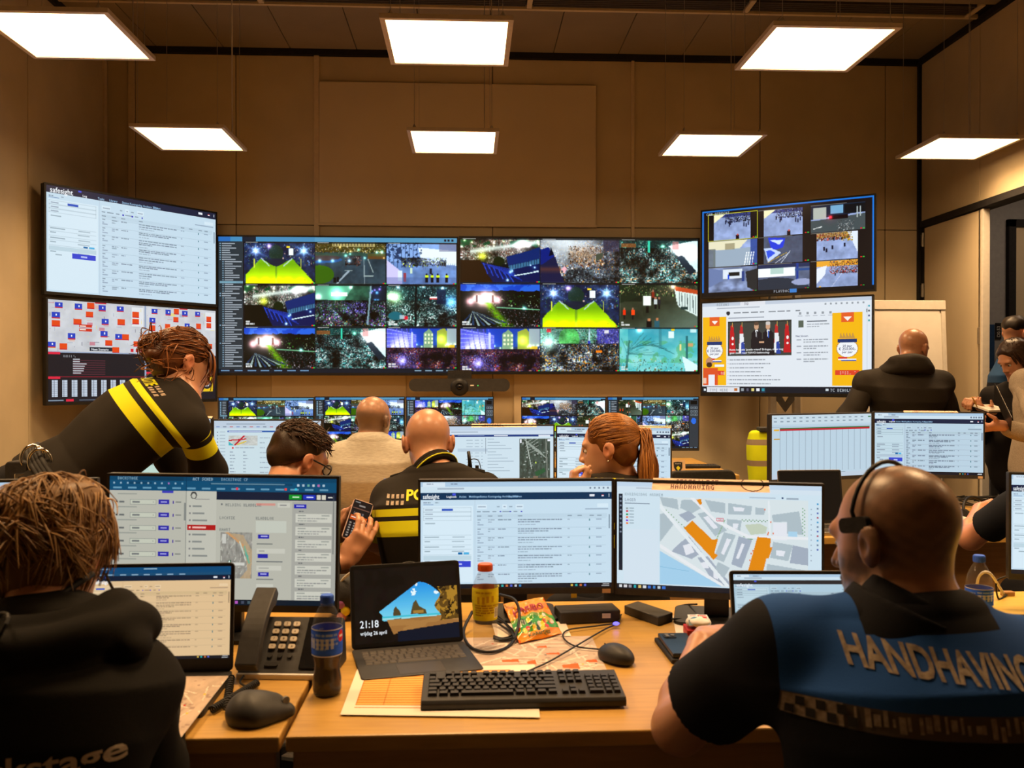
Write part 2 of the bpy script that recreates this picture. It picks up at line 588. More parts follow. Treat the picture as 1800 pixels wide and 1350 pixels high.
# ---- camera pictures
TW, TH = 128,74
TEAL = [(190,255,245),(120,210,210),(230,255,250),(60,130,130),(255,255,255),(30,60,70)]
WARMC = [(255,190,150),(255,120,80),(220,200,255),(140,120,255),(255,240,220),(230,70,60),(60,40,90)]
MIXC = [(255,255,255),(200,220,235),(255,170,60),(90,110,160),(30,36,50),(160,200,190)]
def t_tent():
 r = Ras(TW, TH, (14,22,44)); n = r.fbm(9,3)
 r.mask((n - 0.35) * 1.6,(40,60,105))
 r.crowd(0.02,0.55, [(150,190,255),(255,220,200),(60,90,160),(90,150,90)], 0.10,11, dark=None)
 r.disc(0.45,0.28,0.10,0.2,(22,48,34),0.8)
 r.rect(80,12,9,12,(235,250,255)); r.rect(76,8,6,3,(240,210,60))
 r.disc(0.46,0.5,0.17,0.1,(20,28,45))
 X, Y = r.grid()
 top = 0.40 + 0.19 * np.exp(-((X - 0.45) / 0.15) ** 2)
 top = np.where((X < 0.23),0.40 + (0.23 - X) * 1.9, top)
 top = np.where((X > 0.68),0.40 + (X - 0.68) * 1.9, top)
 m = (Y > np.maximum(top, 0.38)) & (X > 0.02 - 0 * Y) & (X < 0.98)
 r.mask(m.astype(float),(105,150,20))
 r.mask(m * np.clip((Y - 0.55) * 2.2,0,1),(200,230,15))
 r.mask(m * np.exp(-((X - 0.45) / 0.012) ** 2),(70,100,60),0.7)
 for gx in (0.12,0.3,0.47,0.62,0.8):
  r.glow(gx, 0.97,0.05,(160,190,20))
 for ex in (0.235,0.675):
  r.line(ex, 0.40, ex + (0.12 if ex < 0.4 else -0.12),0.58,(190,215,230),0.008,0.8)
 r.glow(0.16,0.22,0.045,(170,200,255), rays=True); r.glow(0.84,0.22,0.045,(170,210,255), rays=True)
 r.glow(0.35,0.11,0.025,(255,190,255))
 r.line(0.14,0.42,0.14,0.62,(210,220,90)); r.line(0.8,0.42,0.8,0.62,(210,220,90))
 r.crowd(0.6,0.98, [(255,240,160),(120,120,60)], 0.02,5,0.85,1.0, dark=None)
 return r
def t_road():
 r = Ras(TW, TH, (58,74,84)); n = r.fbm(6,8)
 r.shade(n, 0.6,1.2)
 r.rect(0,0, TW, 18,(70,62,30)); r.crowd(0.0,0.25, [(240,220,150),(60,90,40),(120,100,40),(255,250,230)], 0.2,3, dark=None)
 r.rect(30,0,78,8,(190,180,130),0.8)
 for k in range(14):
  r.rect(32 + k * 5.4,2,2,5,(90,80,60))
 r.disc(0.06,0.78,0.2,0.22,(56,92,20)); r.disc(0.05,0.42,0.33,0.09,(52,86,130)); r.disc(0.05,0.38,0.3,0.07,(70,60,60))
 r.rect(95,20,33,10,(110,70,30),0.7); r.mask(((r.grid()[1] > 0.26) & (r.grid()[1] < 0.34)).astype(float),(60,90,60),0.4)
 r.line(0.47,0.7,0.3,1.0,(150,165,175),0.012); r.line(0.69,0.35,0.7,1.0,(140,155,160)); r.line(0.75,0.42,0.82,0.72,(150,165,165))
 r.line(0.7,0.81,0.82,0.81,(160,175,175)); r.line(0.42,0.68,0.52,0.68,(160,175,175))
 r.crowd(0.32,0.55, [(190,110,80),(90,60,60),(220,190,170)], 0.25,9,0.42,0.64, dark=(60,50,52), al=0.5)
 r.lights(0.05,0.4,10, [(120,220,200),(255,220,140)], 4)
 for x in (0.06,0.24,0.48):
  r.glow(x, 0.45,0.02,(130,190,230))
 r.rect(32,63,5,9,(10,14,18)); r.rect(38,62,5,9,(12,14,20))
 return r
def t_plaza():
 r = Ras(TW, TH, (120,150,200)); n = r.fbm(7,21)
 r.shade(n, 0.65,1.2)
 r.rect(0,0, TW, 34,(150,180,225),0.7)
 r.poly([(0.45,0.12),(1,0.2),(1,0.55),(0.5,0.5)], (225,240,255))
 r.rect(96,0,34,16,(110,110,130),0.6)
 for x in np.arange(0.02,0.5,0.06):
  r.line(x, 0.0, x * 0.9 + 0.03,0.6,(40,52,80),0.004,0.8)
 r.mask((r.fbm(26,31) > 0.58) & (r.grid()[0] < 0.5) & (r.grid()[1] < 0.5),(48,64,92))
 r.crowd(0.36,0.56, [(40,50,80),(200,220,60),(230,240,255),(70,80,120)], 0.5,8,0.2,0.85, dark=(70,84,120), al=0.5)
 for x in np.arange(64,126,4):
  r.rect(x, 37,1,12,(120,140,180),0.8)
 r.poly([(0,0.42),(0.22,0.72),(0.22,1),(0,1)], (200,195,235)); r.rect(20,50,8,18,(215,225,245)); r.rect(30,54,5,16,(140,70,80))
 r.rect(0,62, TW, 12,(70,88,130),0.35)
 for x in (70,80,91,107):
  r.rect(x, 58,5,13,(14,18,30)); r.rect(x, 58,6,4,(200,225,60)); r.rect(x + 1,55,3,3,(20,22,34))
 r.rect(78,46,4,10,(24,28,44)); r.rect(43,45,4,10,(200,220,200))
 return r
def t_aerial(warm=False):
 r = Ras(TW, TH, (10,14,18))
 r.crowd(0.0,0.55, [(190,200,200),(150,160,150),(230,240,230),(200,160,160)], 0.6,13, dark=(70,74,70) if not warm else (92,70,58), al=0.8)
 r.mask(((r.fbm(12,5) > 0.55) & (r.grid()[1] < 0.2)),(20,60,40)); r.lights(0.0,0.2,16, [(200,255,170),(255,255,220)], 6)
 X, Y = r.grid()
 r.mask(np.exp(-(((Y - (0.33 - 0.25 * X)) / 0.05) ** 2)) * (X > 0.12),(230,245,240),0.8)
 for x, y, w in ((0.78,0.1,0.05),(0.72,0.16,0.04),(0.85,0.15,0.03)):
  r.glow(x, y, w, (255,250,255))
 r.glow(0.27,0.41,0.05,(150,160,40))
 r.poly([(0,0.5),(0.25,0.5),(0.45,1),(0,1)], (40,24,10) if warm else (12,14,10))
 r.poly([(0.25,0.52),(0.6,0.7),(1,0.5),(1,1),(0.4,1)], (12,26,70))
 r.poly([(0.57,0.42),(1,0.2),(1,0.5),(0.60,0.62)], (22,44,96)); r.poly([(0.60,0.62),(1,0.46),(1,0.56),(0.62,0.72)], (70,110,140))
 for k in range(12):
  r.line(0.62 + k * 0.034,0.60 - k * 0.013,0.62 + k * 0.034,0.70 - k * 0.013,(20,40,60),0.004)
 for k in range(6):
  r.line(0.28 + k * 0.065,0.56 + k * 0.05,0.34 + k * 0.065,0.8 + k * 0.04,(50,80,190),0.006)
  r.line(0.3 + k * 0.04,0.58 + k * 0.03,0.62 + k * 0.03,0.7 + k * 0.05,(36,60,150),0.005)
 r.line(0.68,0.84,0.98,0.74,(220,240,240),0.007); r.lights(0.6,0.95,6, [(190,230,255)], 17,0.55,1.0)
 r.disc(0.48,0.52,0.07,0.1,(20,34,16))
 return r
def t_alley():
 r = Ras(TW, TH, (30,52,44)); n = r.fbm(8,41)
 r.mask((n - 0.4) * 1.5,(70,120,96))
 r.poly([(0,0),(0.55,0),(0.4,0.4),(0,0.35)], (86,140,120)); r.rect(28,14,30,7,(210,255,210)); r.glow(0.3,0.22,0.08,(120,220,170))
 r.glow(0.04,0.3,0.035,(230,255,240)); r.glow(0.5,0.07,0.02,(200,255,220))
 for x in (0.2,0.27,0.34):
  r.rect(x * TW, 28,5,14,(200,180,90),0.8)
 r.poly([(0.8,0),(1,0),(1,0.95),(0.78,0.9)], (26,34,44)); r.lights(0.03,0.4,9, [(150,120,255),(100,170,255)], 43,0.78,1.0)
 r.crowd(0.38,1.0, [(130,190,160),(90,140,130),(160,140,240),(210,220,210),(30,60,50),(150,60,130)], 0.5,44, dark=(22,38,36), al=0.75, big=2)
 r.crowd(0.42,0.68, [(150,140,255),(200,200,255),(120,100,220)], 0.4,45,0.44,0.72, dark=None)
 r.line(0.74,0.95,0.79,0.02,(150,180,190),0.012,0.8)
 r.crowd(0.85,1.0, [(220,200,60),(240,120,60)], 0.03,47, dark=None)
 return r
def t_square():
 r = Ras(TW, TH, (12,30,36)); n = r.fbm(9,51)
 r.mask((n - 0.42) * 1.8,(60,110,110))
 r.crowd(0.0,0.42, [(190,240,240),(80,150,150),(20,50,50)], 0.3,52, dark=None)
 r.crowd(0.38,1.0, [(180,220,215),(90,140,130),(220,235,230),(20,36,38)], 0.55,53, dark=(14,30,32), al=0.8, big=2)
 r.glow(0.12,0.3,0.07,(200,255,190)); r.glow(0.05,0.28,0.04,(220,255,170)); r.glow(0.92,0.42,0.07,(120,190,255)); r.glow(0.8,0.08,0.02,(180,220,255))
 r.glow(0.16,0.06,0.02,(180,220,255)); r.glow(0.52,0.04,0.02,(200,240,255))
 r.rect(78,21,16,5,(235,240,240)); r.rect(78,24,16,2,(200,70,70)); r.rect(92,8,16,26,(14,30,60),0.7)
 r.disc(0.12,0.75,0.1,0.1,(40,100,110)); r.rect(30,56,8,6,(190,40,60)); r.rect(23,54,9,7,(190,205,215),0.8)
 r.line(0.42,0.0,0.41,0.98,(8,22,24),0.016)
 return r
def t_stage():
 r = Ras(TW, TH, (8,14,12)); X, Y = r.grid()
 r.mask((Y < 0.19).astype(float),(26,70,170)); r.mask(((Y < 0.19) & (r.fbm(10,61) > 0.55)),(70,120,210),0.6)
 r.mask(((Y > 0.15 + 0.06 * r.noise(22,2,62)) & (Y < 0.5)),(6,12,10))
 r.crowd(0.25,0.5, [(80,160,60),(40,80,40),(200,220,180)], 0.08,63,0.4,1.0, dark=None)
 for i, (x, y) in enumerate(((0.12,0.42),(0.2,0.33),(0.3,0.28),(0.38,0.3),(0.46,0.38),(0.26,0.42),(0.34,0.44))):
  r.glow(x, y, 0.045,(255,225,215) if i % 2 else (255,190,200))
 r.rect(24,20,3,12,(90,40,40),0.7); r.rect(50,20,3,12,(120,60,50),0.7)
 r.mask(np.exp(-((X - (0.36 + (Y - 0.5) * 0.45)) / (0.04 + 0.08 * (Y - 0.45).clip(0))) ** 2) * (Y > 0.45) * (0.6 + 0.4 * r.fbm(14,66)),(140,210,40),0.85)
 r.crowd(0.5,1.0, [(60,80,90),(120,60,70),(30,50,50),(180,170,180)], 0.16,64,0.35,1.0, dark=None)
 for k in range(9):
  a0, a1 = 0.1 + k * 0.055,0.1 + (k + 0.5) * 0.055
  r.poly([(0.15,0.63),(-0.12 + a0 * 1.25,0.98 - abs(a0 - 0.3) * 0.3),(-0.12 + a1 * 1.25,0.98 - abs(a1 - 0.3) * 0.3)], (150,170,170) if k % 2 else (40,60,90))
 r.mask(np.exp(-((Y - (0.5 + 0.1 * X)) / 0.012) ** 2) * (X > 0.45),(170,255,200),0.8); r.glow(0.8,0.56,0.02,(150,240,230))
 return r
def t_crowd(seed=70, warm=False):
 r = Ras(TW, TH, (10,18,24))
 r.rect(0,0, TW, 20,(20,60,62)); r.crowd(0.0,0.22, [(120,230,200),(40,90,90),(220,255,240)], 0.3, seed + 1, dark=None)
 r.crowd(0.2,1.0, TEAL + ([(230,170,110)] if warm else []),0.8, seed, dark=(8,18,24), al=0.9, big=2)
 r.shade(r.fbm(7, seed + 5),0.35,1.35)
 r.poly([(0.62,0.15),(1,0.0),(1,0.75),(0.75,0.4)], (215,240,245),0.9); r.poly([(0.72,0.4),(0.8,0.36),(0.98,0.72),(0.9,0.8)], (24,34,44))
 r.glow(0.72,0.22,0.06,(230,250,255)); r.glow(0.92,0.3,0.06,(230,250,255)); r.rect(86,3,10,14,(210,120,120),0.5)
 r.rect(46,2,3,20,(70,200,170)); r.rect(2,7,24,7,(150,90,50),0.7); r.glow(0.55,0.16,0.02,(150,255,210))
 return r
def t_concert(seed=80):
 r = Ras(TW, TH, (34,50,90)); X, Y = r.grid()
 r.mask(((X > 0.32) & (Y < 0.45)),(28,62,150))
 r.poly([(0.52,0.16),(0.6,0.04),(0.66,0.16),(0.66,0.5),(0.52,0.5)], (120,150,120)); r.poly([(0.72,0.1),(0.82,0.02),(0.88,0.14),(0.88,0.5),(0.72,0.5)], (140,150,70))
 r.rect(110,2,18,30,(150,165,175)); r.rect(112,32,12,8,(190,160,60))
 for k in range(9):
  r.rect(69 + (k % 3) * 6,12 + (k // 3) * 7,3,4,(220,230,190))
 r.glow(0.78,0.3,0.05,(150,190,60)); r.lights(0.4,0.5,10, [(190,255,120),(255,240,160)], 82,0.4,1.0)
 r.poly([(0,0.02),(0.42,0.18),(0.42,0.6),(0,0.6)], (70,80,170)); r.glow(0.22,0.42,0.12,(150,140,255)); r.glow(0.12,0.55,0.06,(255,230,190))
 for k in range(6):
  r.line(0.0,0.05 + k * 0.1,0.42,0.2 + k * 0.03,(190,200,240),0.005,0.7); r.line(0.07 * k, 0.05,0.07 * k + 0.05,0.5,(110,110,230),0.006,0.8)
 r.line(0.36,0.14,0.37,0.62,(210,220,240),0.012,0.9); r.rect(0,38, TW, 5,(200,190,120),0.5)
 r.crowd(0.5,1.0, WARMC, 0.75, seed, dark=(46,22,40), al=0.85, big=2); r.crowd(0.62,1.0, [(150,150,255),(220,220,255),(90,80,220)], 0.5, seed + 3,0.0,0.42, dark=None)
 r.mask((r.grid()[1] > 0.5) * (1 - r.fbm(9, seed + 6)),(20,10,24),0.8)
 r.glow(0.22,0.82,0.05,(150,150,255))
 return r
def t_field():
 r = Ras(TW, TH, (120,130,140)); n = r.fbm(6,91)
 r.crowd(0.0,1.0, MIXC, 0.5,92, dark=(70,70,80), al=0.7); X, Y = r.grid()
 r.mask(np.clip(1.2 - np.hypot((X - 0.3) / 0.5,(Y - 0.05) / 0.6),0,1),(235,245,250),0.85)
 r.mask(np.clip(1 - np.hypot((X - 0.55) / 0.25,(Y - 0.35) / 0.25),0,1),(230,180,130),0.5); r.crowd(0.15,0.6, [(255,200,140),(120,80,60),(255,255,255)], 0.3,93,0.35,0.8, dark=None)
 r.poly([(0,0.25),(0.16,0.3),(0.3,1),(0,1)], (30,34,62)); r.poly([(0.0,0.25),(0.1,0.2),(0.18,0.4),(0,0.6)], (20,40,110)); r.mask(np.exp(-((Y - 0.7) / 0.06) ** 2) * (X < 0.26),(120,70,50),0.5)
 r.poly([(0.13,0.2),(0.17,0.36),(0.1,0.4)], (10,14,30)); r.poly([(0.3,0.62),(0.34,0.7),(0.3,0.78),(0.26,0.7)], (240,180,190))
 r.poly([(0.7,0.35),(0.8,0.3),(0.78,0.45),(0.7,0.5)], (70,76,66)); r.rect(102,0,26,20,(50,48,70),0.7)
 r.crowd(0.7,1.0, [(40,50,60),(160,180,190)], 0.4,95,0.3,1, dark=(60,66,74), al=0.5)
 return r
def t_kiosk():
 r = Ras(TW, TH, (50,56,44)); n = r.fbm(5,101); r.shade(n, 0.7,1.3); X, Y = r.grid()
 r.mask(np.clip((X + Y - 1.0) * 1.2,0,1),(120,140,130),0.6); r.rect(0,0,36,30,(26,34,26)); r.poly([(0,0),(0.5,0),(0.3,0.25),(0,0.45)], (30,42,30))
 r.crowd(0,0.25, [(170,220,140),(60,90,60),(230,200,150)], 0.15,103, dark=None)
 r.poly([(0.7,0.1),(1,0.2),(1,0.75),(0.74,0.5)], (210,225,220)); r.poly([(0.7,0.05),(1,0.14),(1,0.24),(0.72,0.16)], (170,80,50)); r.glow(0.68,0.06,0.03,(255,220,190))
 for k in range(7):
  r.line(0.76 + k * 0.035,0.2 + k * 0.012,0.765 + k * 0.035,0.5 + k * 0.03,(80,90,90),0.005)
 r.rect(38,20,13,17,(235,245,235)); r.rect(43,37,4,12,(16,18,16))
 for x, y, c in ((5,44,(200,60,30)),(19,44,(230,80,40)),(52,14,(120,50,36)),(56,26,(190,200,200)),(62,26,(40,40,44))):
  r.rect(x, y, 5,9, c); r.rect(x + 1, y - 4,3,4,(150,110,90)); r.rect(x + 1, y + 9,3,7,(24,24,26))
 r.rect(44,62,8,12,(14,14,18)); r.rect(46,58,4,5,(180,130,100)); r.rect(57,62,8,12,(50,90,100)); r.rect(59,57,4,5,(170,120,90)); r.rect(100,38,11,5,(40,60,60))
 return r
def t_party():
 r = Ras(TW, TH, (30,40,46)); r.rect(0,0, TW, 30,(120,190,170),0.8); r.crowd(0,0.45, [(220,255,240),(160,230,170),(255,255,255),(60,110,90)], 0.4,111, dark=None)
 r.disc(0.36,0.28,0.13,0.3,(90,190,90),0.7); r.rect(92,0,36,30,(80,70,190),0.75); r.crowd(0,0.42, [(150,140,255),(230,230,255)], 0.25,112,0.7,1.0, dark=None)
 r.rect(78,0,3,38,(190,220,230)); r.rect(77,22,4,16,(50,70,180)); r.rect(104,4,7,6,(250,250,255)); r.rect(10,2,7,6,(200,60,70))
 r.crowd(0.36,1.0, MIXC, 0.75,113, dark=(24,28,34), al=0.85, big=2); r.shade(r.fbm(8,117),0.45,1.3); r.glow(0.1,0.35,0.08,(160,200,190)); r.rect(90,38,10,4,(230,130,40))
 return r
def t_smoke():
 r = Ras(TW, TH, (90,175,180)); n = r.fbm(5,121); r.mask((n - 0.3) * 1.5,(190,235,225),0.8); X, Y = r.grid()
 r.mask(np.clip(0.6 - Y, 0,1) * (X > 0.1),(30,110,140),0.9); r.mask(((r.fbm(9,122) > 0.56) & (Y > 0.3) & (Y < 0.8)),(90,160,110),0.6)
 r.line(0.08,1,0.12,0.3,(50,90,90),0.012,0.7)
 for k in range(9):
  r.line(0.1 + 0.03 * k, 0.55 - 0.03 * k, 0.3 + 0.05 * k, 0.12 + 0.06 * k, (40,90,90),0.004,0.6); r.line(0.1,0.6,0.02 + 0.07 * k, 0.25 + 0.05 * k, (50,100,100),0.004,0.5)
 r.rect(64,0,5,36,(60,120,130),0.6); r.rect(108,14,4,44,(40,90,96),0.8); r.rect(80,6,9,12,(230,245,245),0.9); r.rect(84,0,6,5,(220,190,60)); r.rect(116,0,10,8,(220,240,240),0.8)
 r.glow(0.25,0.05,0.03,(200,255,255)); r.crowd(0.72,1.0, [(240,255,255),(220,190,70),(60,110,110)], 0.06,125, dark=None); r.rect(112,26,8,6,(210,150,110),0.8)
 r.poly([(0.8,0.65),(1,0.85),(1,1),(0.84,1)], (210,235,250)); r.rect(98,28,3,10,(230,210,150))
 return r
def t_pave(seed, kind=0):
 r = Ras(100,60,(150,165,200)); n = r.fbm(5, seed); r.shade(n, 0.8,1.15); X, Y = r.grid()
 if kind == 0:
  r.rect(0,0,100,7,(60,70,120)); r.crowd(0.0,0.3, [(20,26,60),(60,80,160),(210,220,240),(30,36,50)], 0.5, seed, 0.3,1, dark=None); r.poly([(0,0.3),(0.2,0.1),(0.3,0.0),(0,0)], (230,225,190))
  for x, y in ((30,14),(40,20),(44,16),(80,22),(86,24),(92,20)):
   r.rect(x, y, 3,9,(24,28,52))
  r.rect(60,50,9,10,(30,20,30)); r.rect(62,47,5,4,(180,90,80))
 elif kind == 1:
  r.poly([(0,0),(1,0),(1,0.35),(0,0.5)], (30,40,56)); r.rect(4,4,24,26,(170,175,170)); r.rect(36,2,24,18,(120,160,190)); r.rect(62,2,38,20,(16,22,26)); r.poly([(0,0.55),(1,0.4),(1,1),(0,1)], (72,80,84))
  r.rect(34,24,34,9,(24,16,22)); r.glow(0.36,0.46,0.03,(255,70,80)); r.crowd(0.6,0.95, [(190,200,200),(220,225,225)], 0.25, seed, 0.48,0.78, dark=None); r.line(0.05,0.85,0.2,0.78,(210,215,215),0.01)
  r.rect(84,8,2,24,(170,180,180)); r.rect(90,8,2,22,(170,180,180))
 elif kind == 2:
  r.poly([(0,0),(0.8,0),(0.6,0.4),(0,0.3)], (216,214,190)); r.poly([(0.1,0.35),(0.9,0.3),(1,1),(0.1,1)], (150,165,180)); r.rect(86,0,14,60,(44,66,130),0.8); r.rect(34,6,20,14,(120,112,90),0.6)
  for k in range(4):
   r.line(0.78 + 0.05 * k, 0.5,0.74 + 0.05 * k, 0.98,(235,240,250),0.008)
  r.rect(0,16,14,44,(84,90,84),0.6)
 elif kind == 3:
  r.shade(n * 0 + 0.2,0.4,1.0); r.poly([(0.1,0),(0.55,0.05),(0.5,0.4),(0.2,0.5)], (50,70,190)); r.poly([(0.15,0.1),(0.5,0.12),(0.4,0.3)], (200,215,245)); r.poly([(0.0,0.4),(0.2,0.4),(0.45,0.6),(0.1,0.95)], (190,205,235))
  r.poly([(0.05,0.5),(0.18,0.48),(0.3,0.6),(0.1,0.8)], (60,90,200)); r.line(0.1,0.95,0.6,0.6,(190,160,60)); r.line(0.3,0.98,0.65,0.62,(220,225,235)); r.line(0.45,0.98,0.68,0.55,(220,225,235))
 elif kind == 4:
  r.rect(0,0,100,11,(190,150,70),0.8); r.crowd(0,0.24, [(230,120,60),(40,40,60),(240,230,220),(200,60,60)], 0.6, seed, dark=None); r.poly([(0.75,0),(1,0),(1,0.8)], (214,222,240))
  for x, y in ((16,30),(22,34),(36,28),(40,10),(66,24)):
   r.rect(x, y, 4,8,(24,26,44))
  r.crowd(0.0,0.3, [(240,200,60)], 0.2, seed + 4,0.6,0.85, dark=None)
 elif kind == 5:
  r.shade(n, 0.6,1.0); r.poly([(0,0),(0.35,0.1),(0.3,0.5),(0,0.75)], (110,125,160)); r.rect(30,4,40,22,(220,228,235),0.9); r.rect(42,12,22,8,(24,30,30)); r.poly([(0.76,0.2),(1,0.1),(1,1),(0.8,0.8)], (44,46,48)); r.rect(68,10,6,24,(50,70,120)); r.rect(40,16,3,12,(40,80,190))
 elif kind == 6:
  r.shade(n * 0 + 0.3,0.5,1.0); r.rect(0,8,72,20,(230,240,240)); r.rect(24,8,26,14,(160,190,180),0.8); r.rect(0,0,100,8,(40,50,80)); r.disc(0.3,1.15,0.75,0.65,(44,52,66)); r.rect(74,0,4,40,(40,64,130)); r.disc(0.85,0.7,0.2,0.12,(150,160,190)); r.rect(72,12,28,5,(50,80,130))
 else:
  r.rect(0,0,100,12,(210,160,70)); r.crowd(0,0.45, [(240,120,50),(40,40,60),(250,240,230),(220,60,60),(60,70,120)], 0.35, seed, 0.3,1.0, dark=None); r.poly([(0,0.25),(0.25,0.15),(0.2,0.5),(0,0.8)], (220,226,240)); r.line(0.35,0.98,0.62,0.45,(190,196,215)); r.rect(44,26,3,7,(20,20,40)); r.poly([(0,1),(0.08,0.9),(0.14,1)], (240,170,30))
 return r
_cache = {}
def tile(n):
 if n not in _cache:
  _cache[n] = {'tent': t_tent, 'road': t_road, 'plaza': t_plaza, 'aerial': t_aerial, 'aerialw': lambda: t_aerial(True), 'alley': t_alley, 'square': t_square,
     'stage': t_stage, 'crowd': t_crowd, 'crowdw': lambda: t_crowd(74, True), 'concert': t_concert, 'field': t_field, 'kiosk': t_kiosk, 'party': t_party, 'smoke': t_smoke}[n]()
  grade(_cache[n])
 return _cache[n]
def grade(r):
 a = r.a
 if True:
  bl = (a + np.roll(a, 1,0) + np.roll(a, -1,0) + np.roll(a, 1,1) + np.roll(a, -1,1)) / 5
  a = 0.45 * a + 0.55 * bl
  g = a.mean(2, keepdims=True)
  a = np.clip(g + (a - g) * 1.2,0,1)
  r.a = np.clip((a - 0.45) * 1.15 + 0.47,0,1)
 return r
def cctv(W, H, rows, side=0.105, top=0.035, bottom=0.03, tree=True, right=0.0, cap=True):
 r = Ras(W, H, (14,18,22))
 sx, tp, bt = W * side, H * top, H * bottom
 if top > 0:
  r.rect(0,0, W, tp, (70,140,190)); r.rect(0,0, W * 0.05, tp, (40,110,190)); r.rect(W * 0.1,0, W * 0.055, tp, (16,30,44)); r.rect(W * 0.4,0, W * 0.6, tp, (96,160,196),0.6)
  for k in range(3):
   r.rect(W * (0.945 + 0.016 * k),2,4, max(2, tp - 4),(12,24,40))
 if side > 0:
  r.rect(0, tp, sx - 2, H - tp - bt, (40,52,62))
  y, k = tp + 3,0
  while y < H - bt - 4:
   ind = 2 if k in (0,1,2,3,4,5,6,7,22,23,36,44) else 7
   l = random.randint(int(sx * 0.3), int(sx * 0.72))
   r.rect(ind, y, 2,2,(150,200,230),0.8); r.rect(ind + 4, y, min(l, sx - 8 - ind),2 if H > 150 else 1,(200,215,225),0.7)
   y += 4 if H > 150 else 3
   k += 1
  r.rect(2, tp + (H - tp) * 0.30, sx - 4,4 if H > 150 else 2,(120,170,190),0.9)
 nw = (W - sx - W * right) / 3
 nh = (H - tp - bt) / len(rows)
 for j, row in enumerate(rows):
  for i, nm in enumerate(row):
   r.blit(tile(nm), sx + i * nw, tp + j * nh, nw - 1, nh - 1)
   x, y = sx + i * nw, tp + j * nh
   r.rect(x, y, nw - 1,3 if H > 150 else 1,(10,12,14),0.75)
   r.rect(x + nw * 0.03, y + 1, nw * 0.16,1,(220,225,225),0.7)
   if cap and H > 150 and j > 0 and i != 1:
    r.para(x + 3, y + nh - 10,13 + 5 * ((i + j) % 3),1,(240,244,244),1.0, hgt=3); r.para(x + 3, y + nh - 6,20,1,(240,244,244),1.0, hgt=3)
   if H > 150:
    r.rect(x + nw - 7, y + nh - 3,3,2,(220,40,40)); r.rect(x + nw - 4, y + nh - 3,3,2,(50,200,70))
 if right > 0:
  x = W * (1 - right)
  r.rect(x, tp, W * right, H - tp - bt, (48,56,64)); r.rect(x + 2, tp + 2, W * right - 4, H * 0.08,(10,12,14))
  for k in range(9):
   r.frame(x + 2 + (k % 3) * (W * right / 3.4), tp + H * (0.14 + 0.07 * (k // 3)),4,4,(110,120,130))
  r.disc((x + W * right / 2) / W, 0.46, right * 0.28,0.06,(40,110,230))
 if bottom > 0:
  r.rect(0, H - bt, W, bt, (18,26,38))
  for k in range(7):
   r.rect(W * (0.01 + 0.055 * k), H - bt + bt * 0.35, W * 0.035, max(1, bt * 0.3),(120,170,220),0.8)
  for k in range(4):
   r.rect(W * (0.82 + 0.045 * k), H - bt + bt * 0.35, W * 0.03, max(1, bt * 0.3),(150,190,220),0.8)
 return r
INK = (70,84,104)
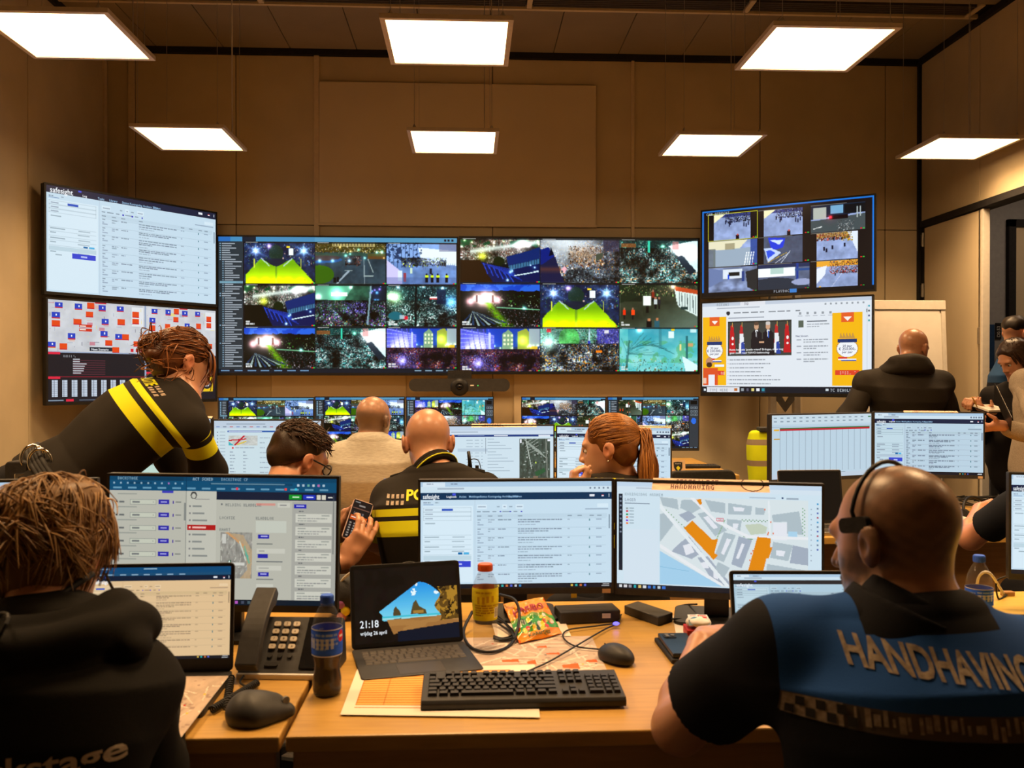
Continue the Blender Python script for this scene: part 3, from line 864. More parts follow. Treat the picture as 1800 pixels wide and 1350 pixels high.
def log_page(W, H, browser=True, bg=(200,224,240), panel=(214,234,246), head=(24,38,66), title=True, seed=1, taskbar=True, chrome=None, ink=INK):
 """page of an incident log with a form on the left and a table on the right"""
 random.seed(seed)
 r = Ras(W, H, bg)
 s = W / 345.0
 y = 0
 if browser:
  if chrome:
   r.rect(0,0, W, 22 * s, chrome)
   r.rect(0,14 * s, W, 8 * s, tuple(np.array(chrome) * 0.85 + 16))
   for k in range(9):
    r.rect(8 + k * 27 * s, 16 * s, 14 * s, 2,(190,215,235),0.7)
   r.rect(0.1 * W, 3 * s, 36 * s, 2,(200,220,235),0.7); r.rect(0.42 * W, 3 * s, 30 * s, 2,(200,220,235),0.7)
  else:
   r.rect(0,0, W, 9 * s, (176,202,228)); r.rect(4 * s, 1,40 * s, 9 * s, (214,230,242)); r.rect(0,9 * s, W, 9 * s, (206,226,240))
   r.para(11 * s, 3,20 * s, 1, ink, 0.5); r.para(54 * s, 3,40 * s, 1, ink, 0.6); r.rect(30 * s, 11 * s, 48 * s, 3, ink, 0.3)
   for k in range(5):
    r.rect(W - (40 - 8 * k) * s, 11 * s, 3,3, ink, 0.7)
  y = 20 * s
 hh = (13 if browser else 14) * s
 r.rect(0, y, W, hh, head)
 tx = 52 * s
 r.rect(57 * s, y + 1,6 * s, 4 * s, (70,80,220))
 r.rect(W - 40 * s, y + 4 * s, 9 * s, 4 * s, (230,236,244)); r.rect(W - 18 * s, y + 5 * s, 4 * s, 1,(220,60,60)); r.rect(W - 18 * s, y + 6 * s, 4 * s, 2,(230,235,245)); r.rect(W - 5 * s, y + 3 * s, 1,6 * s, (220,230,240))
 y += hh
 tb = 8 * s if taskbar else 0
 pw = 92 * s
 r.rect(4 * s, y + 11 * s, pw - 2 * s, H - y - tb - 14 * s, panel); r.rect(pw + 5 * s, y, 1, H - y - tb, ink, 0.12)
 r.para(5 * s, y + 4 * s, 18 * s, 1, ink, 0.6); r.rect(5 * s, y + 8 * s, 18 * s, 1,(50,90,150),0.6); r.para(26 * s, y + 4 * s, 14 * s, 1, ink, 0.4)
 for k, yy in enumerate((14,22,30)):
  r.frame(5 * s, y + yy * s, pw - 6 * s, 8 * s, ink, 0.16); r.rect(8 * s, y + (yy + 3) * s, 14 * s, 2, ink, 0.4)
 r.rect(38 * s, y + 16 * s, 20 * s, 4 * s, (50,84,190)); r.rect(8 * s, y + 42 * s, 18 * s, 2, ink, 0.35)
 for yy in (64,72,82,90,100,108):
  r.rect(5 * s, y + yy * s, pw - 6 * s, 1, ink, 0.16); r.rect(7 * s, y + (yy + 3) * s, (10 + (yy * 7) % 18) * s, 2, ink, 0.38); r.rect((56 + yy % 9) * s, y + (yy + 3) * s, 22 * s, 2, ink, 0.3)
 r.rect(67 * s, y + 96 * s, 8 * s, 4 * s, (30,110,170)); r.rect(77 * s, y + 96 * s, 10 * s, 4 * s, (80,180,225)); r.rect(5 * s, y + 102 * s, pw - 6 * s, 8 * s, tuple(np.array(bg) * 0.95))
 r.rect(46 * s, y + 112 * s, 44 * s, 11 * s, (52,70,205)); r.rect(62 * s, y + 116 * s, 12 * s, 3,(210,220,255),0.8)
 r.rect(16 * s, y + 117 * s, 12 * s, 2, ink, 0.35)
 x0 = pw + 9 * s
 for k, (xx, wd) in enumerate(((0,18),(34,9),(46,8),(56,10),(70,14))):
  r.rect(x0 + xx * s, y + 9 * s, wd * s, 8 * s, panel if k % 2 == 0 else bg); r.rect(x0 + (xx + 2) * s, y + 12 * s, (wd - 4) * s, 2, ink, 0.4)
 for k, xx in enumerate((0,10,28,46,66)):
  r.rect(x0 + xx * s, y + 21 * s, (7 + k % 2 * 6) * s, 2, ink, 0.45)
  if k > 1:
   r.rect(x0 + (xx + 13) * s, y + 20.5 * s, 3 * s, 3 * s, (60,60,190))
 r.rect(x0, y + 26 * s, W - x0 - 8 * s, 7 * s, tuple(np.array(bg) * 0.955)); r.rect(W - 48 * s, y + 17 * s, 42 * s, 2, ink, 0.35); r.rect(W - 26 * s, y + 8 * s, 20 * s, 7 * s, panel)
 for xx in (0,20,38,74,164,182,204,218):
  r.rect(x0 + xx * s, y + 29 * s, 8 * s, 2, ink, 0.4)
 yy = y + 36 * s
 while yy < H - tb - 12 * s:
  n = random.choice((2,2,3))
  r.rect(x0, yy - 2 * s, W - x0 - 10 * s, 1, ink, 0.13)
  r.rect(x0 + 1, yy, 6 * s, 2, ink, 0.42); r.rect(x0 + 1, yy + 5 * s, 4 * s, 2, ink, 0.35); r.rect(x0 + 1, yy + 9 * s, 11 * s, 2, ink, 0.35)
  r.para(x0 + 20 * s, yy, 12 * s, 2, ink, 0.42, dy=4 * s); r.para(x0 + 38 * s, yy, 28 * s, 1, ink, 0.55)
  r.para(x0 + 74 * s, yy, 80 * s, n, ink, 0.58, dy=4 * s); r.para(x0 + 74 * s, yy + n * 4.4 * s, 40 * s, 1, ink, 0.3)
  r.para(x0 + 164 * s, yy, 10 * s, 1, ink, 0.35); r.rect(x0 + 203 * s, yy, 2,4 * s, (60,110,120),0.7); r.rect(x0 + 216 * s, yy, 10 * s, 2, ink, 0.35)
  yy += (12 + n * 2.3) * s
 r.rect(W - 5 * s, y + 28 * s, 2,26 * s, ink, 0.6)
 if taskbar:
  r.rect(0, H - tb, W, tb, (22,26,34))
  cols = [(230,235,240),(60,150,220),(240,200,80),(40,190,190),(230,120,60),(90,110,230)]
  for k in range(12):
   r.rect((W * 0.35 if k < 8 else W * 0.6) + k * 8 * s, H - tb + 2 * s, 4 * s, 4 * s, cols[k % 6], 0.85)
  r.rect(W - 16 * s, H - tb + 2 * s, 12 * s, 1,(230,235,240),0.8); r.rect(W - 18 * s, H - tb + 5 * s, 14 * s, 1,(230,235,240),0.8)
 random.seed(7)
 return r
def plan_screen(W=300, H=175):
 r = Ras(W, H, (204,208,214)); rr = np.random.default_rng(5)
 r.shade(r.fbm(14,3),0.9,1.08)
 half = W * 0.54; ymap = H * 0.5
 def part(x0, w, sc):
  for _ in range(70):
   x, y = x0 + rr.random() * w, rr.random() * ymap
   r.rect(x, y, 1 + 8 * (rr.random() < 0.3),1 + 5 * (rr.random() < 0.2), [(150,160,180),(230,170,150),(240,220,90),(60,60,90),(200,90,110)][int(rr.random() * 5)], 0.6)
  for fx, fy, t in ((.07,.04,0),(.26,.05,0),(.38,.01,1),(.5,.05,0),(.69,.04,0),(.04,.24,0),(.04,.40,1),(.37,.19,1),(.53,.32,0),(.7,.31,1),(.25,.35,1),(.19,.64,0),(.52,.57,0),(.67,.62,0),(.745,.62,1),(.57,.75,1),(.87,.75,1),(.0,.82,0),(.11,.85,1),(.64,.89,1),(.86,.14,1),(.86,.28,1)):
   r.rect(x0 + fx * w, fy * ymap, 0.075 * w, 0.115 * ymap, (228,74,24) if t else (38,66,190)); r.rect(x0 + fx * w, (fy + 0.1) * ymap, 0.075 * w, 2,(200,40,50))
   if not t:
    r.rect(x0 + (fx + 0.035) * w, (fy + 0.03) * ymap, 2,3,(235,240,250))
  for k in range(2):
   r.rect(x0 + .3 * w, (.46 + .075 * k) * ymap, .13 * w, .055 * ymap, (206,52,34)); r.rect(x0 + .31 * w, (.475 + .075 * k) * ymap, .06 * w, 2,(240,225,215))
  r.rect(x0 + .46 * w, 0,.12 * w, 2,(200,40,60))
 r.rect(half * 0.85,4, half * 0.13, ymap * 0.4,(226,230,236)); r.rect(W - (W - half) * 0.15,4,(W - half) * 0.14, ymap * 0.4,(226,230,236))
 part(0, half, 1); part(half + 3, W - half - 3,1)
 for k in range(3):
  r.rect(half * (.84 + .055 * k), ymap * .92,5,6,(205,30,50))
 r.rect(half * .41, ymap * .905, half * .23,7,(30,40,52))
 r.rect(0, ymap, W, H - ymap, (26,26,34)); r.rect(0, ymap, W, 2,(150,165,195))
 for x0, w, a, b in ((0, half, 0.02,0.5),(half, W - half, 0.39,0.39)):
  r.rect(x0, ymap + 2 + (H - ymap) * a - 2, w * .12,4,(220,36,66)); r.rect(x0, ymap + (H - ymap) * b, w, 1,(150,30,50)); r.rect(x0, ymap + (H - ymap) * b, w * .12,4,(220,36,66))
 r.text(half * .15, ymap + 6, 'NOTES', (200,205,215),0.6)
 for k in range(7):
  r.rect(half * .24, ymap + 13 + k * 4, half * (.06 + .08 * rr.random()),2,(215,220,228),0.8); r.rect(half * .24, ymap + 15 + k * 4, half * .33,1,(120,50,60),0.5)
 for k in range(10):
  x = half * (.035 + .098 * k)
  r.rect(x, ymap + (H - ymap) * .57, half * .055,(H - ymap) * .33,(196,208,222))
  for j in range(9):
   r.rect(x, ymap + (H - ymap) * (.57 + .036 * j), half * .055,1,(120,130,150),0.5)
  r.rect(x + half * .018, ymap + (H - ymap) * .57,1,(H - ymap) * .33,(60,66,80),0.6)
 r.rect(half * .17, H - 5, half * .08,4,(220,36,66)); r.rect(0, H - 4, half * .15,2,(120,140,160)); r.rect(half * .3, H - 4, half * .5,2,(120,140,160),0.6)
 x0 = half + (W - half) * .78
 r.rect(x0, ymap + (H - ymap) * .5, W - x0 - 6,(H - ymap) * .33,(236,196,30)); r.disc((x0 + (W - x0) * .4) / W, (ymap + (H - ymap) * .66) / H, .035,.055,(40,40,46)); r.disc((x0 + (W - x0) * .4) / W, (ymap + (H - ymap) * .66) / H, .02,.03,(230,230,235))
 r.rect(half - 1,0,3, H, (150,165,195))
 return r
def pave_wall(W=300, H=166):
 r = Ras(W, H, (16,14,16)); r.frame(0,0, W, H, (30,120,220)); r.frame(1,1, W - 2, H - 2,(30,120,220)); r.frame(2,2, W - 4, H - 4,(24,90,180))
 cells = [(0, 'n'),(0, 'n'),(1, 'w'),(2, 'w'),(3, 'n'),(4, 'n'),(5, 'w'),(6, 'w'),(7, 'n')]
 for k, (kind, wd) in enumerate(cells):
  x, y = 12 + (k % 3) * 92,9 + (k // 3) * 51
  t = grade(t_pave(200 + k * 7, kind))
  if wd == 'n':
   r.blit(t, x + 10, y, 68,49)
  else:
   r.blit(t, x, y, 90,49)
  r.rect(x, y - 1,60,1,(200,205,205),0.5); r.rect(x + 82, y + 46,3,2,(210,40,40)); r.rect(x + 86, y + 46,3,2,(50,190,60))
 r.frame(11,7,92,52,(200,200,40)); r.text(8,4, 'CAM UTRECHT', (200,220,240),0.7)
 r.rect(0, H - 8, W, 8,(14,14,18)); r.text(W * .44, H - 7, 'PLAYBACK'[:8], (190,200,215),0.7); r.rect(W * .535, H - 8,11,7,(60,130,210))
 return r
def news_page(W=300, H=160):
 r = Ras(W, H, (226,234,242)); ink = (70,78,90)
 r.rect(0,0, W, 6,(196,208,222)); r.rect(72,0,46,6,(226,232,240)); r.text(28,1, 'NIEUWS', ink, .4); r.text(80,1, 'NU', ink, .5); r.rect(28,9,80,2, ink, .3)
 for k in range(8):
  r.rect(W - 78 + k * 9,8,3,3, ink, .5)
 for k, w in enumerate((14,12,13,8,22,14,7,8)):
  r.rect(60 + k * 16,18, min(w, 13),2, ink, .6)
 r.disc(0.165,0.12,.012,.022,(40,44,52)); r.rect(50,27,66,2, ink, .4)
 def ad(x, w):
  r.rect(x, 25, w, 122,(246,186,20)); r.rect(x + w * .3,25, w * .42,16,(232,96,40)); r.poly([((x + w * .38) / W, 32 / H),((x + w * .64) / W, 32 / H),((x + w * .51) / W, 39 / H)], (250,245,240))
  for k in range(5):
   r.poly([((x + w * (.24 + .1 * k)) / W, 68 / H),((x + w * (.28 + .1 * k)) / W, 58 / H),((x + w * (.36 + .1 * k)) / W, 68 / H)], (200,150,70))
  r.disc((x + w * .5) / W, 85 / H, w * .37 / W, 15 / H, (196,140,60)); r.disc((x + w * .5) / W, 85 / H, w * .34 / W, 14 / H, (244,246,250)); r.rect(x + w * .18,69, w * .64,6,(30,54,110))
  r.text(x + w * .3,78, '20 JAAR'[:4], (24,40,100),0.0)
  r.rect(x + w * .2,99, w * .3,3,(220,60,50)); r.rect(x + w * .2,102, w * .6,2,(240,244,250)); r.rect(x + w * .3,104, w * .5,2,(50,80,170))
  r.rect(x + w * .1,121, w * .8,8,(222,70,40)); r.text(x + w * .25,123, 'SPEEL NU', (250,230,220),.7)
 ad(1,45); ad(235,50)
 r.rect(2,116,28,31,(222,84,40)); r.disc(0.045,0.66,.022,.055,(196,140,110)); r.disc(0.045,0.69,.018,.03,(70,44,30)); r.rect(12,128,12,19,(236,240,245)); r.rect(24,110,18,4,(240,245,250)); r.rect(2,134,6,10,(240,200,180))
 r.rect(49,34,116,61,(62,66,62)); r.shade(np.ones((H, W)),1,1)
 r.rect(49,34,116,3,(40,44,42))
 for x, c in ((54, 'r'),(72, 'n'),(136, 'n'),(154, 'r')):
  if c == 'r':
   r.poly([(x / W, 42 / H),((x + 5) / W, 39 / H),((x + 10) / W, 90 / H),((x - 3) / W, 90 / H)], (196,28,36)); r.disc((x + 4) / W, 64 / H, .008,.018,(245,240,240)); r.disc((x + 4) / W, 74 / H, .006,.012,(245,240,240))
  else:
   r.poly([(x / W, 42 / H),((x + 4) / W, 39 / H),((x + 9) / W, 90 / H),((x - 3) / W, 90 / H)], (190,40,46)); r.poly([((x - 1) / W, 56 / H),((x + 6) / W, 56 / H),((x + 9) / W, 90 / H),((x - 2) / W, 90 / H)], (235,238,244)); r.poly([((x + 2) / W, 72 / H),((x + 7) / W, 70 / H),((x + 10) / W, 92 / H),((x + 2) / W, 92 / H)], (40,70,160))
  r.rect(x + 3,36,1,8,(200,170,90))
 for x, hc, tie in ((102,(90,70,56),(60,62,70)),(123,(206,202,198),(40,90,190))):
  r.poly([((x - 11) / W, 95 / H),((x - 9) / W, 56 / H),((x - 3) / W, 50 / H),((x + 4) / W, 50 / H),((x + 10) / W, 56 / H),((x + 12) / W, 95 / H)], (24,26,34)); r.poly([((x - 2) / W, 50 / H),((x + 3) / W, 50 / H),(x / W, 66 / H)], (232,236,240)); r.rect(x, 52,2,12, tie)
  r.disc(x / W, 43 / H, .015,.042,(206,160,130)); r.disc(x / W, 39 / H, .015,.022, hc)
 r.rect(107,70,9,3,(206,160,130))
 for k in range(7):
  r.rect(49,101 + k * 7,1,1, ink, .8); r.para(52,101 + k * 7, random.randint(80,112),1, ink, .5)
 for k in range(5):
  r.rect(178 + k * 13,22,4,4, ink, .5); r.rect(176 + k * 13,28,8,1, ink, .4)
 r.rect(177,36,9,12,(90,100,90)); r.rect(192,37,34,2, ink, .8); r.para(192,42,38,2, ink, .4)
 for k in range(4):
  r.rect(174,68 + k * 11,8,2, ink, .4); r.para(186,68 + k * 11,42,2, ink, .5)
 r.rect(W - 8,14,1,130, ink, .12); r.rect(W - 9,20,2,6, ink, .6)
 for k, c in enumerate(((40,160,180), ink, (60,70,120),(30,150,150))):
  r.rect(W - 6,14 + k * 8,3,3, c, .8)
 r.rect(0, H - 11, W, 11,(16,24,36)); r.rect(9, H - 10,62,9,(222,228,236)); r.text(14, H - 7, 'TYPE HERE', ink, .4); r.rect(3, H - 7,4,4,(220,230,240)); r.rect(61, H - 8,6,5,(190,110,50))
 for k, c in enumerate(((150,160,170),(90,90,110),(230,220,130),(235,240,245),(40,190,200))):
  r.rect(74 + k * 9.5, H - 8,5,5, c)
 r.rect(110, H - 10,9,10,(50,80,110),.4); r.rect(224, H - 8,5,4,(200,210,220)); r.text(232, H - 8, '7C BEWOLKT', (220,228,235),.7)
 return r
def city_map(W=350, H=195):
 bg = (208,226,238); r = Ras(W, H, bg); ink = INK
 r.rect(0,0, W, 8,(196,216,234)); r.rect(0,8, W, 8,(212,228,240)); r.rect(34,10,110,2, ink, .25); r.text(14,20, 'KONINGSDAG ARNHEM', ink, .35)
 r.rect(3,22,7,140,(30,36,48))
 for k in range(9):
  r.rect(5,26 + k * 8,3,3,(150,165,185),.8)
 r.text(14,30, 'LAGEN', ink, .45); r.rect(14,38,44,2, ink, .5)
 for k, c in enumerate(((150,160,160),(210,30,60),(30,150,80),(240,110,50),(130,40,220),(240,120,30))):
  r.rect(16,47 + k * 5.4,4,3, c); r.rect(22,47 + k * 5.4,8,2, ink, .35)
 r.rect(12,86,62,96,(216,226,236),.5)
 mx0, my0, mw, mh = 76,26,252,158
 m = Ras(mw, mh, (216,226,232)); blk = (176,190,200); blk2 = (160,176,190); wht = (226,232,238)
 def bl(p, c=blk): m.poly(p, c)
 bl([(.0,.0),(.12,.02),(.13,.14),(.02,.1)]); bl([(.15,.03),(.24,.02),(.3,.1),(.22,.18),(.14,.12)]); bl([(.13,.2),(.2,.15),(.25,.22),(.19,.28)], blk2); bl([(.26,.18),(.33,.15),(.46,.36),(.38,.43)]); m.poly([(.3,.22),(.33,.2),(.4,.33),(.37,.35)], wht)
 bl([(.31,.02),(.45,.05),(.45,.17),(.35,.15)]); bl([(.47,.05),(.63,.08),(.62,.18),(.47,.18)], blk); m.poly([(.5,.09),(.58,.1),(.57,.14),(.51,.14)], wht); bl([(.65,.09),(.72,.1),(.71,.17),(.65,.17)])
 bl([(.46,.23),(.56,.24),(.55,.36),(.46,.34)]); m.poly([(.5,.28),(.54,.28),(.53,.34),(.5,.33)], wht)
 bl([(.76,.17),(.94,.12),(.97,.38),(.86,.37),(.86,.24),(.77,.25)]); m.rect(.77 * mw, .25 * mh, .09 * mw, .2 * mh, wht); m.rect(.87 * mw, .35 * mh, .06 * mw, .08 * mh, (170,212,236))
 m.poly([(.58,.29),(.68,.27),(.73,.31),(.72,.38),(.62,.4)], (196,206,186))
 for k in range(16):
  m.rect((.56 + .012 * k) * mw, .225 * mh + k % 2 * 2,2,2,(120,160,130)); m.rect((.57 + .008 * (k % 8)) * mw, (.42 + .02 * (k // 8)) * mh, 2,2,(120,160,130)); m.rect((.02 + .018 * k) * mw, (.12 + .026 * k) * mh, 2,2,(130,170,130)); m.rect((.38 + .004 * k) * mw, (.48 - .016 * k) * mh, 2,2,(140,180,140)); m.rect((.96 + .012 * (k % 2)) * mw, (.08 + .02 * k) * mh, 2,2,(120,170,130))
 bl([(.44,.38),(.52,.41),(.44,.72),(.37,.68)]); m.poly([(.46,.45),(.49,.46),(.44,.64),(.42,.62)], wht); bl([(.54,.42),(.63,.46),(.56,.78),(.49,.74)], blk2); m.poly([(.56,.5),(.58,.51),(.54,.68),(.52,.67)], wht)
 bl([(.0,.2),(.05,.17),(.1,.3),(.0,.52)]); bl([(.14,.52),(.2,.44),(.29,.62),(.22,.7),(.08,.62)], blk2); m.poly([(.16,.55),(.21,.52),(.24,.62),(.18,.66)], wht); bl([(.26,.68),(.33,.66),(.42,.84),(.5,.98),(.38,.98)], blk2); m.poly([(.28,.74),(.32,.72),(.34,.8),(.3,.8)], wht); m.poly([(.37,.84),(.41,.86),(.4,.92),(.37,.9)], wht)
 bl([(.77,.47),(.9,.5),(.87,.68),(.75,.65)]); m.poly([(.79,.56),(.85,.57),(.84,.63),(.79,.62)], wht); bl([(.9,.5),(1,.53),(1,.72),(.88,.7)], blk2); bl([(.73,.72),(1,.78),(1,.9),(.72,.88)]); bl([(.4,.72),(.48,.78),(.44,.9),(.38,.8)])
 m.line(0,.1,.46,.98,(228,234,240),.012); m.line(.22,.0,.38,.25,(230,236,240),.01); m.line(.38,.25,.6,.42,(230,236,240),.011); m.line(.6,.42,1,.42,(230,236,240),.01); m.line(0,.56,.42,.98,(230,236,240),.012); m.line(.74,.02,.75,.44,(226,234,240),.007)
 m.poly([(0,.62),(.43,1.0),(0,1.0)], (160,206,236)); m.line(0,.8,.2,.84,(130,186,220),.002)
 org = (226,138,20)
 m.poly([(.165,.35),(.225,.26),(.36,.47),(.40,.46),(.375,.62),(.40,.645),(.37,.70)], org); m.poly([(.665,.42),(.755,.43),(.75,.53),(.765,.535),(.74,.66),(.725,.66),(.70,.84),(.60,.82)], org); m.poly([(.25,.02),(.285,.01),(.29,.07),(.275,.08)], org)
 m.frame(.39 * mw, .22 * mh, 8,6,(210,60,90)); m.frame(.405 * mw, .22 * mh, 8,6,(210,60,90))
 for x, y in ((.71,.1),(.75,.24),(.73,.38),(.765,.37),(.62,.6),(.63,.57),(.61,.68),(.735,.36)):
  m.rect(x * mw, y * mh, 2,3,(226,110,60))
 r.blit(m, mx0, my0, mw, mh)
 for k in range(11):
  r.rect(W - 8,30 + k * 8,3,3, [(40,140,200),(90,110,140),(60,80,170),(170,60,80)][k % 4], .8); r.rect(W - 18,40 + k * 9,2,2, ink, .4)
 r.rect(W - 120,22,44,2, ink, .25); r.rect(W - 58,22,20,3, ink, .4); r.rect(W - 66,21,3,3,(40,60,110))
 tb = 9; r.rect(0, H - tb, W, tb, (24,28,36))
 for k, c in enumerate(((235,240,245),(230,230,235),(160,160,170),(40,180,190),(240,210,120),(235,240,245),(60,120,220),(60,140,220),(210,220,230),(50,120,220))):
  r.rect(4 + k * 8.5, H - 7,5,5, c, .9)
 return r
def backstage(W=400, H=216):
 bg = (182,184,170); r = Ras(W, H, bg); ink = (80,84,88); tb = (18,78,112)  # beige page tones have the room's warm reflection mixed in
 r.rect(0,0, W, 24, tb); r.rect(0,0, W, 7,(14,66,98)); r.rect(134,0,1,24,(10,50,80)); r.rect(46,1,84,6,(12,56,86)); r.text(14,1, 'BACKSTAGE', (180,210,225),.6); r.text(146,1, 'ACT SCHED', (190,215,230),.7); r.text(196,1, 'BACKSTAGE CP', (170,200,220),.6)
 r.rect(34,9,40,4,(10,54,84),.6); r.rect(176,9,146,4,(10,54,84),.6); r.rect(178,10,130,2,(170,200,215),.5)
 for k in range(11):
  r.rect(6 + k * 12,10,3,3, [(190,215,228),(150,190,215),(210,120,210)][k % 3 if k > 7 else 0], .7)
 for k, c in enumerate(((230,240,245),(200,215,225),(120,190,160),(230,235,235),(220,110,180),(200,220,230))):
  r.rect(330 + k * 9,10,4,4, c, .8)
 for k in range(15):
  r.rect(6 + k * 26,18,15,3,(150,195,220),.6)
 for x, c in ((222,(220,60,80)),(308,(230,70,60)),(326,(60,190,220))):
  r.rect(x, 17,4,4, c)
 r.rect(92,24,20,4,(60,60,180))
 for k in range(9):
  y = 33 + k * 22
  r.rect(14, y - 4 + 0,34,2, ink, .3); r.rect(11, y + 9,2,3,(40,40,44)); r.rect(17, y + 9,9,3, ink, .8); r.frame(36, y + 6,46,9, ink, .3); r.rect(37, y + 7,44,7,(196,198,184)); r.rect(40, y + 9,13,3, ink, .7); r.rect(76, y + 10,2,1, ink, .8)
  r.rect(86, y + 6,19,8,(48,46,160)); r.rect(90, y + 9,11,2,(190,190,240),.8); r.rect(111, y + 8,2,5,(70,50,150)); r.rect(116, y + 9,10,2, ink, .6)
 r.rect(134,24,1, H, ink, .5); r.rect(131,44,3,30, ink, .5)
 r.rect(136,24,52, H, (190,192,180)); r.disc(148 / W, 31 / H, .014,.03,(60,60,60)); r.disc(148 / W, 32 / H, .009,.02,(190,192,180)); r.rect(150,37,26,1, ink, .6)
 for k in range(8):
  y = 48 + k * 12
  if k == 3:
   r.rect(137, y - 3,50,9,(176,30,28)); r.rect(146, y, 24,3,(240,200,190),.9); r.rect(140, y, 3,3,(240,200,190))
  else:
   r.rect(140, y, 3,3, ink, .6); r.rect(146, y, 16 + (k * 5) % 12,3, ink, .5)
 r.rect(188,24, W - 188,14,(26,34,54)); r.rect(316,28,22,8,(22,140,40)); r.rect(322,31,12,2,(200,240,200)); r.rect(341,28,22,8,(30,50,180)); r.rect(347,31,12,2,(210,220,255)); r.rect(365,28,7,8,(210,208,190)); r.rect(374,28,7,8,(210,208,190)); r.rect(385,31,8,2,(220,220,210))
 r.rect(196,44,3,3, ink, .7); r.text(204,44, 'MELDING KWALITEIT'[:7], ink, .5); r.text(236,44, 'KLADBLOK', ink, .7); r.rect(258,43,34,4,(220,120,110),.6); r.rect(296,42,22,8,(200,200,188)); r.rect(300,45,12,2, ink, .6)
 r.text(194,66, 'LOCATIE', ink, .6); r.text(194,86, 'KAART', ink, .6); r.text(258,66, 'KLADBLOK', ink, .6); r.rect(258,73,54,20,(196,198,186)); r.rect(262,96,20,7,(40,40,160)); r.rect(267,98,12,2,(210,210,250),.8); r.rect(260,111,28,2, ink, .6); r.rect(260,120,50,8,(200,200,188)); r.rect(264,123,10,2, ink, .4); r.rect(262,129,18,7,(40,40,160)); r.rect(260,141,46,2, ink, .7); r.rect(260,149,44,8,(200,200,188)); r.rect(264,152,18,2, ink, .3); r.rect(263,160,19,7,(40,40,160)); r.rect(267,162,11,2,(210,210,250),.8); r.rect(260,171,30,2, ink, .6); r.rect(260,180,30,8,(200,200,188)); r.rect(264,189,22,6,(170,24,44))
 m = Ras(60,80,(150,148,140)); m.shade(m.fbm(14,71),.75,1.2)
 for k in range(26):
  x, y = rng.random(), rng.random(); m.line(x, y, x + .2 * (rng.random() - .5), y + .25 * (rng.random() - .5),(186,186,176),.012)
 m.poly([(.1,0),(.6,.2),(.8,.5),(.85,.8),(.6,1),(.95,1),(1,.4),(.7,.05)], (190,160,120),.7); m.line(.2,0,.75,.3,(200,150,100),.03); m.line(.75,.3,.9,.65,(120,170,140),.03); m.line(.6,.2,.8,.6,(200,205,190),.02); m.poly([(.78,.4),(.88,.5),(.86,.62),(.8,.5)], (90,170,150)); m.rect(14,48,6,7,(30,90,60)); m.rect(16,49,2,5,(230,240,230)); m.rect(3,3,7,16,(200,200,190)); m.rect(22,52,24,5,(220,220,210),.8)
 r.blit(m, 196,93,56,78)
 r.rect(322,40, W - 322, H, (164,166,156)); r.rect(325,44,22,7,(40,40,170)); r.rect(329,46,14,2,(210,210,250),.8)
 for k in range(8):
  y = 58 + k * 22
  r.para(334, y - 3,16,1, ink, .9); r.rect(328, y + 2,64,15,(204,204,192)); r.rect(332, y + 4,14,2, ink, .4); r.rect(374, y + 4,14,2, ink, .4); r.para(332, y + 9,52,2, ink, .5)
 r.rect(394,28,2,100, ink, .5)
 r.rect(0, H - 9, W, 9,(16,28,40))
 for k, c in enumerate(((90,80,230),(190,90,200),(70,80,100),(70,90,100),(60,130,180),(40,160,170),(40,190,190),(60,190,170))):
  r.rect(212 + k * 11, H - 7,5,5, c, .9)
 return r
def sat_page(W=200, H=118):
 bg = (206,226,240); r = Ras(W, H, bg); ink = INK
 r.rect(0,0, W, 8,(190,212,232)); r.rect(0,8, W, 7,(206,224,238)); r.rect(8,10,50,2, ink, .3); r.rect(0,16, W, 4,(34,60,130)); r.rect(88,17,26,2,(230,240,250)); r.rect(20,17,50,1,(180,200,240),.7); r.rect(172,17,22,3,(225,235,245))
 for k in range(12):
  r.rect(36 + k % 2,26 + k * 6,12,1, ink, .4); r.rect(52,26 + k * 6,8,1, ink, .4); r.rect(64,26 + k * 6,3,1, ink, .4)
 r.rect(20,42,56,6,(188,208,222)); r.rect(72,22,1,30, ink, .5)
 for k in range(14):
  r.rect(76,24 + k * 6,12 + (k * 11) % 40,1, ink, .4)
 m = Ras(60,84,(66,80,72)); m.shade(m.fbm(16,131),.6,1.35); q = np.random.default_rng(9)
 for k in range(60):
  x, y = q.random(), q.random(); m.rect(x * 60, y * 84,1 + q.random() * 3,1 + q.random() * 2, [(150,165,160),(36,48,40),(190,200,195),(110,120,116)][int(q.random() * 4)], .8)
 for k in range(5):
  m.line(.15 + .1 * k, 0.02 + .05 * k, .55 + .08 * k, .3 + .04 * k, (150,160,155),.012); m.line(.2,.1 + .07 * k, .6,-.08 + .08 * k, (150,160,155),.01)
 m.line(.2,0,.38,.7,(176,186,180),.014); m.line(.85,0,.9,1,(120,128,122),.02); m.poly([(.5,.8),(.8,.68),(.84,.78),(.55,.9)], (40,90,56)); m.rect(31,46,2,3,(200,230,60)); m.rect(26,74,10,6,(150,120,100),.7); m.rect(1,1,3,7,(235,240,245)); m.rect(54,1,5,4,(235,240,245))
 r.blit(m, 136,24,58,80)
 return r
